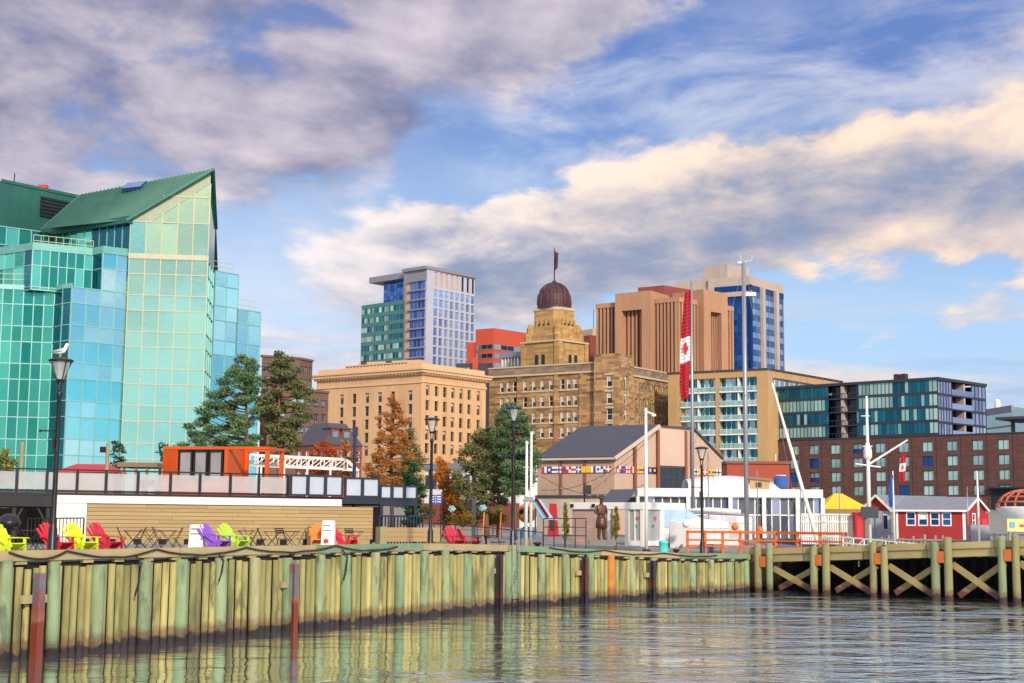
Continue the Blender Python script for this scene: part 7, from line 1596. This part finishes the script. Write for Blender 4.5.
for x, y, Y, m1, lb in ((452, 509, 104, 'play_sky', 'springy flower toy with pale blue petals left of the dark post'), (463, 506, 108, 'play_green', 'springy flower toy with green petals near the orange maple'), (483, 508, 104, 'play_sky', 'springy flower toy with pale blue petals right of the dark post'), (493, 503, 110, 'play_pink', 'springy flower toy with pink petals, tallest of the playground flowers'), (500, 508, 106, 'play_green', 'springy flower toy with green petals near the orange dome')):
    c = pt(x, y, Y); t = thing('play_flower', lb, 'play equipment', (c.x, c.y, 2.65), 'playground flowers'); mb = MB(); mb.tube([(c.x, c.y, 2.6), (c.x+.1, c.y, c.z)], .06, 6); mb.build('stem', ['play_orange'], t); mb = MB()
    for k in range(6): an = k*math.pi/3; mb.tube([c+Vector((.06*math.cos(an), -.06, .06*math.sin(an))), c+Vector((.18*math.cos(an+.4), -.12*(k%3), .15*math.sin(an+.2))), c+Vector((.30*math.cos(an), -.04-.1*(k%2), .26*math.sin(an)))], [.04, .13, .03], 8)
    mb.build('petals', [m1], t, True); mb = MB(); mb.lathe((c.x, c.y-.15, c.z-.16), [(.02, .06), (.1, .1), (.1, .2), (.02, .26)], 10); mb.build('centre', ['flag_yellow'], t, True)
p = pt(474, 498, 100); DP = thing('steel_post', 'dark post with a small box between the playground flowers', 'post', (p.x, p.y, 2.65)); mb = MB(); mb.bar((p.x, p.y, 2.6), (p.x, p.y, p.z), .28); mb.build('pole', ['slate_dark'], DP); mb = MB(); mb.box(p.x-.55, p.x-.15, p.y-.2, p.y+.15, p.z-.75, p.z-.25); mb.build('box', ['black_paint'], DP)
p = pt(435.5, 499.5, 92); BSg = thing('blue_sign', 'blue two-panel sign on a thin post beside the left lamp', 'sign', (p.x, p.y, 2.65)); mb = MB(); mb.bar((p.x+.35, p.y+.06, 2.6), (p.x+.35, p.y+.06, p.z+.3), .07); mb.build('post', ['black_paint'], BSg)
for s in (-.22, .22): mb = MB(); mb.box(p.x+s-.2, p.x+s+.2, p.y-.02, p.y+.02, p.z-.3, p.z+.3, 0); [mb.box(p.x+s-.13, p.x+s+.13, p.y-.03, p.y-.022, p.z-.17+.16*k, p.z-.11+.16*k, 1) for k in range(3)]; mb.build('panel', ['flag_blue', 'white_paint'], BSg)
a, b_ = pt(549, 503.5, 118), pt(557, 524.5, 118); RBk = thing('red_booth', 'red upright booth with a dark screen in front of the cream wall', 'booth', ((a.x+b_.x)/2, 118, 2.65)); mb = MB(); mb.solid([(a.x-.1, 117.6, 2.6), (b_.x+.15, 117.6, 2.6), (b_.x+.15, 118.4, 2.6), (a.x-.1, 118.4, 2.6), (a.x+.05, 117.7, a.z), (b_.x-.05, 117.7, a.z), (b_.x-.05, 118.3, a.z), (a.x+.05, 118.3, a.z)], [(0, 1, 5, 4), (1, 2, 6, 5), (2, 3, 7, 6), (3, 0, 4, 7), (4, 5, 6, 7)]); mb.build('body', ['cloth_red'], RBk)
mb = MB(); mb.box(a.x+.12, b_.x-.2, 117.52, 117.6, 3.2, 4.1); mb.build('screen', ['navy_steel'], RBk)
# ================================================================== small clutter of the working waterfront
mat('buoy_orange', (.70, .16, .02), .5); mat('rope', (.40, .33, .20), .9); mat('crate_blue', (.05, .16, .45), .6); mat('crate_grey', (.22, .22, .22), .7)
def px_ground(x, Y): p = pt(x, 540, Y); return p.x, p.y, ground_z(p.x, p.y)
for x, Y, m, lb in ((708, 91.8, 'crate_blue', 'blue slatted crate behind the orange railing near the lamp'), (716, 91.5, 'crate_grey', 'grey slatted crate beside the blue one behind the orange railing'), (757, 91.6, 'crate_blue', 'blue slatted crate farther right behind the orange railing')):
    a, b_, g_ = px_ground(x, Y); t = thing('fish_crate', lb, 'crate', (a, b_, g_), 'crates behind the orange railing'); mb = MB(); mb.box(a-.3, a+.3, b_-.22, b_+.22, g_, g_+.05)
    for k in range(4): z = g_+.08+k*.13; mb.box(a-.31, a+.31, b_-.24, b_-.21, z, z+.09); mb.box(a-.31, a+.31, b_+.21, b_+.24, z, z+.09); mb.box(a-.33, a-.30, b_-.22, b_+.22, z, z+.09); mb.box(a+.30, a+.33, b_-.22, b_+.22, z, z+.09)
    mb.build('slats', [m], t); [(mb := MB(), mb.box(a+sx*.3-.03, a+sx*.3+.03, b_+sy*.22-.03, b_+sy*.22+.03, g_, g_+.58), mb.build('corner_post', [m], t)) for sx in (-1, 1) for sy in (-1, 1)]
for x, lb in ((552, 'black cast mooring bollard by the ramp cap left of the bronze figure'), (690, 'black cast mooring bollard left of the ramp lamp')):
    u = fB.u(x, 545); q = fB.at(u, ztB(u), -.9); t = thing('mooring_bollard', lb, 'bollard', q, 'mooring bollards'); mb = MB(); mb.lathe(q, [(.2, 0), (.2, .05), (.12, .1), (.11, .4), (.2, .46), (.2, .52), (.1, .56)], 14); mb.build('post', ['black_paint'], t, True)
for x, y, Y, lb in ((686, 524, 95, 'white round fender hanging by the small covered boat'), (760, 530, 100, 'orange round buoy lashed by the blue-covered motorboat'), (735, 527, 99, 'orange round buoy on the rail of the tall-masted boat')):
    c = pt(x, y, Y); t = thing('fender_buoy', lb, 'buoy', c, 'buoys among the boats'); mb = MB(); mb.lathe(c, [(.03, .3), (.07, .24), (.2, .16), (.25, 0), (.2, -.16), (.05, -.24)], 12); mb.build('ball', ['gelcoat' if 'white' in lb else 'buoy_orange'], t, True); mb = MB(); mb.tube([c+Vector((0, 0, .28)), c+Vector((.05, .1, 1.0))], .015, 5); mb.build('lanyard', ['rope'], t)
for x, y, Y, r_, lb in ((708, 452, 104, .05, 'short thin mast of a small boat just right of the ramp lamp'), (757, 470, 106, .05, 'short thin mast of a small boat right of the thick grey mast'), (800, 478, 103, .05, 'short thin mast between the raked spar and the pavilion end'), (839, 486, 104, .045, 'short thin mast in front of the yellow stall')):
    p = pt(x, y, Y); z0_ = 1.0; t = thing('dinghy_mast', lb, 'mast', (p.x, p.y, z0_), 'short masts of small boats'); mb = MB(); mb.tube([(p.x, p.y, z0_), (p.x, p.y, p.z)], [r_, r_*.8], 6); mb.build('spar', ['mast_alloy'], t)
    mb = MB(); mb.tube([(p.x-.4, p.y, z0_+(p.z-z0_)*.62), (p.x+.4, p.y, z0_+(p.z-z0_)*.62)], .02, 5); mb.build('spreader', ['mast_alloy'], t)
    mb = MB(); mb.tube([(p.x, p.y, p.z-.1), (p.x-1.8, p.y, z0_+.3)], .01, 4); mb.tube([(p.x, p.y, p.z-.1), (p.x+1.6, p.y, z0_+.3)], .01, 4); mb.build('stays', ['mast_alloy'], t)
# ================================================================== trees
def leafmat(name, c1, c2, c3=None):
    m = mat(name, c1, .75, 0, .25, 1.2, tint=.5, col2=c2); b = m.node_tree.nodes['Principled BSDF']; b.inputs['Specular IOR Level'].default_value = .2
    b.inputs['Subsurface Weight'].default_value = 0
    return m
leafmat('pine_needles', (.05, .115, .055), (.17, .27, .11)); leafmat('pine_warm', (.075, .105, .045), (.23, .22, .085)); leafmat('larch_needles', (.24, .10, .022), (.50, .19, .035)); leafmat('fir_needles', (.012, .045, .022), (.05, .12, .05))
leafmat('maple_leaves', (.30, .08, .008), (.72, .26, .015)); leafmat('shrub_yellow', (.10, .11, .012), (.34, .28, .02)); leafmat('hedge_leaves', (.09, .06, .012), (.25, .16, .02)); leafmat('red_leaves', (.22, .03, .012), (.50, .11, .02))
mat('bark', (.085, .055, .042), .9, 0, .3, 2, .4); mat('bark_red', (.16, .085, .06), .9, 0, .3, 2, .4)
def foliage(mb, c, r, n, size, flat=.6, lean=None, upw=.35):
    c = Vector(c); tc_ = random.random()
    for _ in range(n):
        while True:
            d = Vector((random.uniform(-1, 1), random.uniform(-1, 1), random.uniform(-1, 1)))
            if d.length <= 1: break
        d = d*(.55+.45*random.random()); p = c+Vector((d.x*r, d.y*r, d.z*r*flat))
        a = Vector((random.gauss(0, 1), random.gauss(0, 1), random.gauss(0, .7)+upw)).normalized(); a = (a+d*.7).normalized(); b_ = a.orthogonal().normalized(); b_ = Matrix.Rotation(random.uniform(0, 6.28), 3, a) @ b_
        s = size*random.uniform(.6, 1.3); w = s*random.uniform(.25, .45)
        mb.face([p-a*s*.5, p+b_*w*.5, p+a*s*.6, p-b_*w*.5], 0, min(1, max(0, tc_*.45+random.random()*.4+.15*d.z)))
def tree(name, label, xt, Y, outline, m_leaf, m_bark, n, rc, leaves, size, flat=.55, trunk_r=.2, group=None, depth=.6, top_trunk=None, wh=False, base=None, lean=0.0):
    "outline: [(y, x left, x right)] of the crown as seen; clumps fill its volume unevenly, each on its own limb"
    ys = [o[0] for o in outline]; p0 = pt(xt, ys[0], Y); gz = ground_z(p0.x, p0.y) if base is None else base
    t = thing(name, label, 'tree', (pt(xt+lean, 530, Y).x, p0.y, gz), group); top = pt(xt, ys[0] if top_trunk is None else top_trunk, Y)
    bx = pt(xt+lean, 530, Y).x
    def axis(z): s = (z-gz)/(top.z-gz); return Vector((bx+(top.x-bx)*s, Y, z))
    mt = MB(); H = top.z-gz; mt.tube([axis(gz-.1), axis(gz+H*.15), axis(gz+H*.5)+Vector((random.uniform(-.1, .1), 0, 0)), axis(gz+H*.8), axis(gz+H*.98)], [trunk_r*1.3, trunk_r, trunk_r*.72, trunk_r*.4, .03], 8)
    mb = MB()
    for k in range(n):
        s = (k+random.random())/n; s = s**.8; y = ys[0]+(ys[-1]-ys[0])*s
        for (ya, la, ra), (yb, lb, rb) in zip(outline, outline[1:]):
            if ya <= y <= yb: f = (y-ya)/(yb-ya); l, r = la+(lb-la)*f, ra+(rb-ra)*f
        xl, xr = pt(l, y, Y), pt(r, y, Y); cx_ = (xl.x+xr.x)/2; hw = (xr.x-xl.x)/2
        an = random.uniform(0, 2*math.pi); q = math.sqrt(random.uniform(.12, 1)); rr = rc*random.uniform(.65, 1.25)*(.55+.45*min(1, hw/2.5))
        ex_ = max(.05, hw-rr*.6); c = Vector((cx_+math.cos(an)*q*ex_, Y+math.sin(an)*q*max(.05, ex_)*depth, xl.z))
        foliage(mb, c, rr, int(leaves*(rr/rc)**2), size, flat)
        a = axis(min(top.z-.2, c.z-abs(c.x-bx)*.25-.1)); mid = a.lerp(c, .5)+Vector((0, 0, -.08*(c-a).length)); mt.tube([a, mid, c], [.065*trunk_r/.2, .045*trunk_r/.2, .015], 5)
    mt.build('trunk', [m_bark], t, True); mb.build('crown', [m_leaf], t); return t
PG = 'pines between the terrace and the towers'
tree('pine_tree', 'tall dark pine in front of the glass office, ragged to the left', 246, 108, [(356, 236, 258), (375, 222, 266), (395, 202, 266), (415, 190, 264), (430, 176, 266), (446, 174, 262), (460, 182, 258)], 'pine_needles', 'bark_red', 100, .78, 240, .25, .5, .2, PG, lean=0)
tree('pine_tree', 'tall dark pine standing against the dark brown brick office', 279, 110, [(352, 274, 286), (366, 260, 304), (385, 254, 316), (402, 252, 322), (420, 258, 312), (438, 260, 308), (452, 262, 300)], 'pine_warm', 'bark_red', 84, .82, 240, .25, .5, .2, PG)
tree('larch_tree', 'orange autumn larch with a narrow pointed top before the sandstone office', 392, 112, [(395, 388, 395), (406, 380, 404), (428, 370, 414), (450, 363, 420), (470, 362, 420), (490, 360, 418), (502, 364, 414)], 'larch_needles', 'bark', 112, .66, 170, .19, .5, .16)
tree('spruce_tree', 'dark olive conifer behind the orange larch, beside the terrace end', 410, 118, [(430, 407, 413), (450, 396, 424), (475, 388, 432), (505, 386, 434)], 'pine_warm', 'bark', 52, .9, 240, .23, .6, .16)
tree('fir_tree', 'small bluish green fir above the right end of the navy railing', 413, 92, [(463, 409, 417), (475, 401, 423), (490, 397, 426), (508, 396, 428), (524, 398, 428)], 'fir_needles', 'bark', 50, .6, 130, .26, .6, .1)
tree('maple_tree', 'bright orange maple right of the left lamp post', 444, 110, [(458, 434, 448), (475, 430, 456), (492, 431, 466), (508, 434, 474), (520, 440, 470)], 'maple_leaves', 'bark', 64, .72, 210, .19, .7, .12)
tree('pine_tree', 'broad pine left of the corner lamp with drooping grey-green boughs', 483, 106, [(428, 478, 492), (440, 466, 504), (455, 454, 508), (470, 449, 508), (485, 450, 506), (500, 458, 500), (512, 464, 494)], 'pine_warm', 'bark_red', 90, .85, 220, .23, .48, .18, 'pines by the playground', lean=4)
tree('pine_tree', 'tallest dense pine directly behind the corner lamp post', 514, 104, [(404, 500, 524), (416, 492, 534), (435, 488, 543), (455, 490, 545), (472, 492, 542), (486, 496, 538), (494, 504, 526)], 'pine_needles', 'bark_red', 104, .88, 270, .23, .5, .2, 'pines by the playground')
tree('pine_tree', 'slim reddish pine between the broad pine and the corner lamp', 499, 110, [(412, 494, 504), (435, 486, 510), (460, 484, 512), (485, 486, 512), (505, 490, 510)], 'pine_warm', 'bark_red', 40, .9, 130, .34, .5, .18, 'pines by the playground')
tree('red_shrub', 'red-leaved bush at the foot of the old red brick house', 322, 150, [(442, 312, 332), (455, 304, 345), (468, 304, 350), (476, 308, 348)], 'red_leaves', 'bark', 34, 1.0, 90, .36, .6, .1)
tree('autumn_tree', 'thin olive and orange tree between the pines and the larch', 345, 120, [(440, 340, 352), (455, 332, 362), (470, 330, 366), (485, 334, 362)], 'larch_needles', 'bark', 30, .8, 80, .3, .6, .12)
tree('bush', 'yellow-green bush cut by the left edge above the railing', 3, 82, [(449, -6, 14), (458, -12, 20), (470, -12, 20), (482, -10, 14)], 'shrub_yellow', 'bark', 26, .55, 110, .22, .7, .07)
for x, ya, lb in ((114, 441, 'small flat-topped pine sapling in front of the aqua glass front'), (165, 441, 'small pine sapling left of the orange container')):
    tree('pine_sapling', lb, x, 88, [(ya, x-8, x+12), (ya+6, x-14, x+16), (ya+14, x-12, x+14), (ya+28, x-6, x+8)], 'fir_needles', 'bark', 20, .45, 60, .22, .45, .06, 'small pines on the terrace')
def thuja(x, ya, yb, Y, w, label):
    o = [(ya, x-.5, x+.5), (ya+(yb-ya)*.3, x-w*.6, x+w*.6), (ya+(yb-ya)*.7, x-w, x+w), (yb, x-w*.8, x+w*.8)]
    tree('thuja_shrub', label, x, Y, o, 'shrub_yellow', 'bark', 46, .26, 90, .13, .8, .05, 'columnar thuja shrubs')
thuja(565.5, 502.5, 538, 90, 4.8, 'columnar thuja shrub behind the black railing left of the bronze figure'); thuja(616, 507, 536.5, 89.0, 5.2, 'columnar thuja shrub under the canopy between figure and kiosk')
mb = MB()
for x0, x1, y, Y in ((421, 432, 512, 96), (444, 512, 517, 112), (452, 470, 519, 100), (486, 506, 518, 108)):
    for k in range(int((x1-x0)/2.2)): c = pt(x0+(x1-x0)*random.random(), y+random.uniform(-4, 5), Y+random.uniform(-1, 1)); foliage(mb, (c.x, c.y, max(2.9, c.z)), .6, 70, .22, .6)
o = mb.build('shrub_bed', ['hedge_leaves']); o['kind'] = 'stuff'
# lawn strip at the corner
mb = MB(); q = [pt(436, 540, 76), pt(560, 540, 80), pt(575, 540, 88), pt(420, 540, 98)]
mat('lawn', (.15, .16, .03), .9, 0, .3, .8, .3); sheet('lawn', [(p.x, p.y) for p in q], 'lawn', .035, [(4, 60)])
for o in bpy.data.objects:
    for k in ('_o', '_local'):
        if k in o: del o[k]
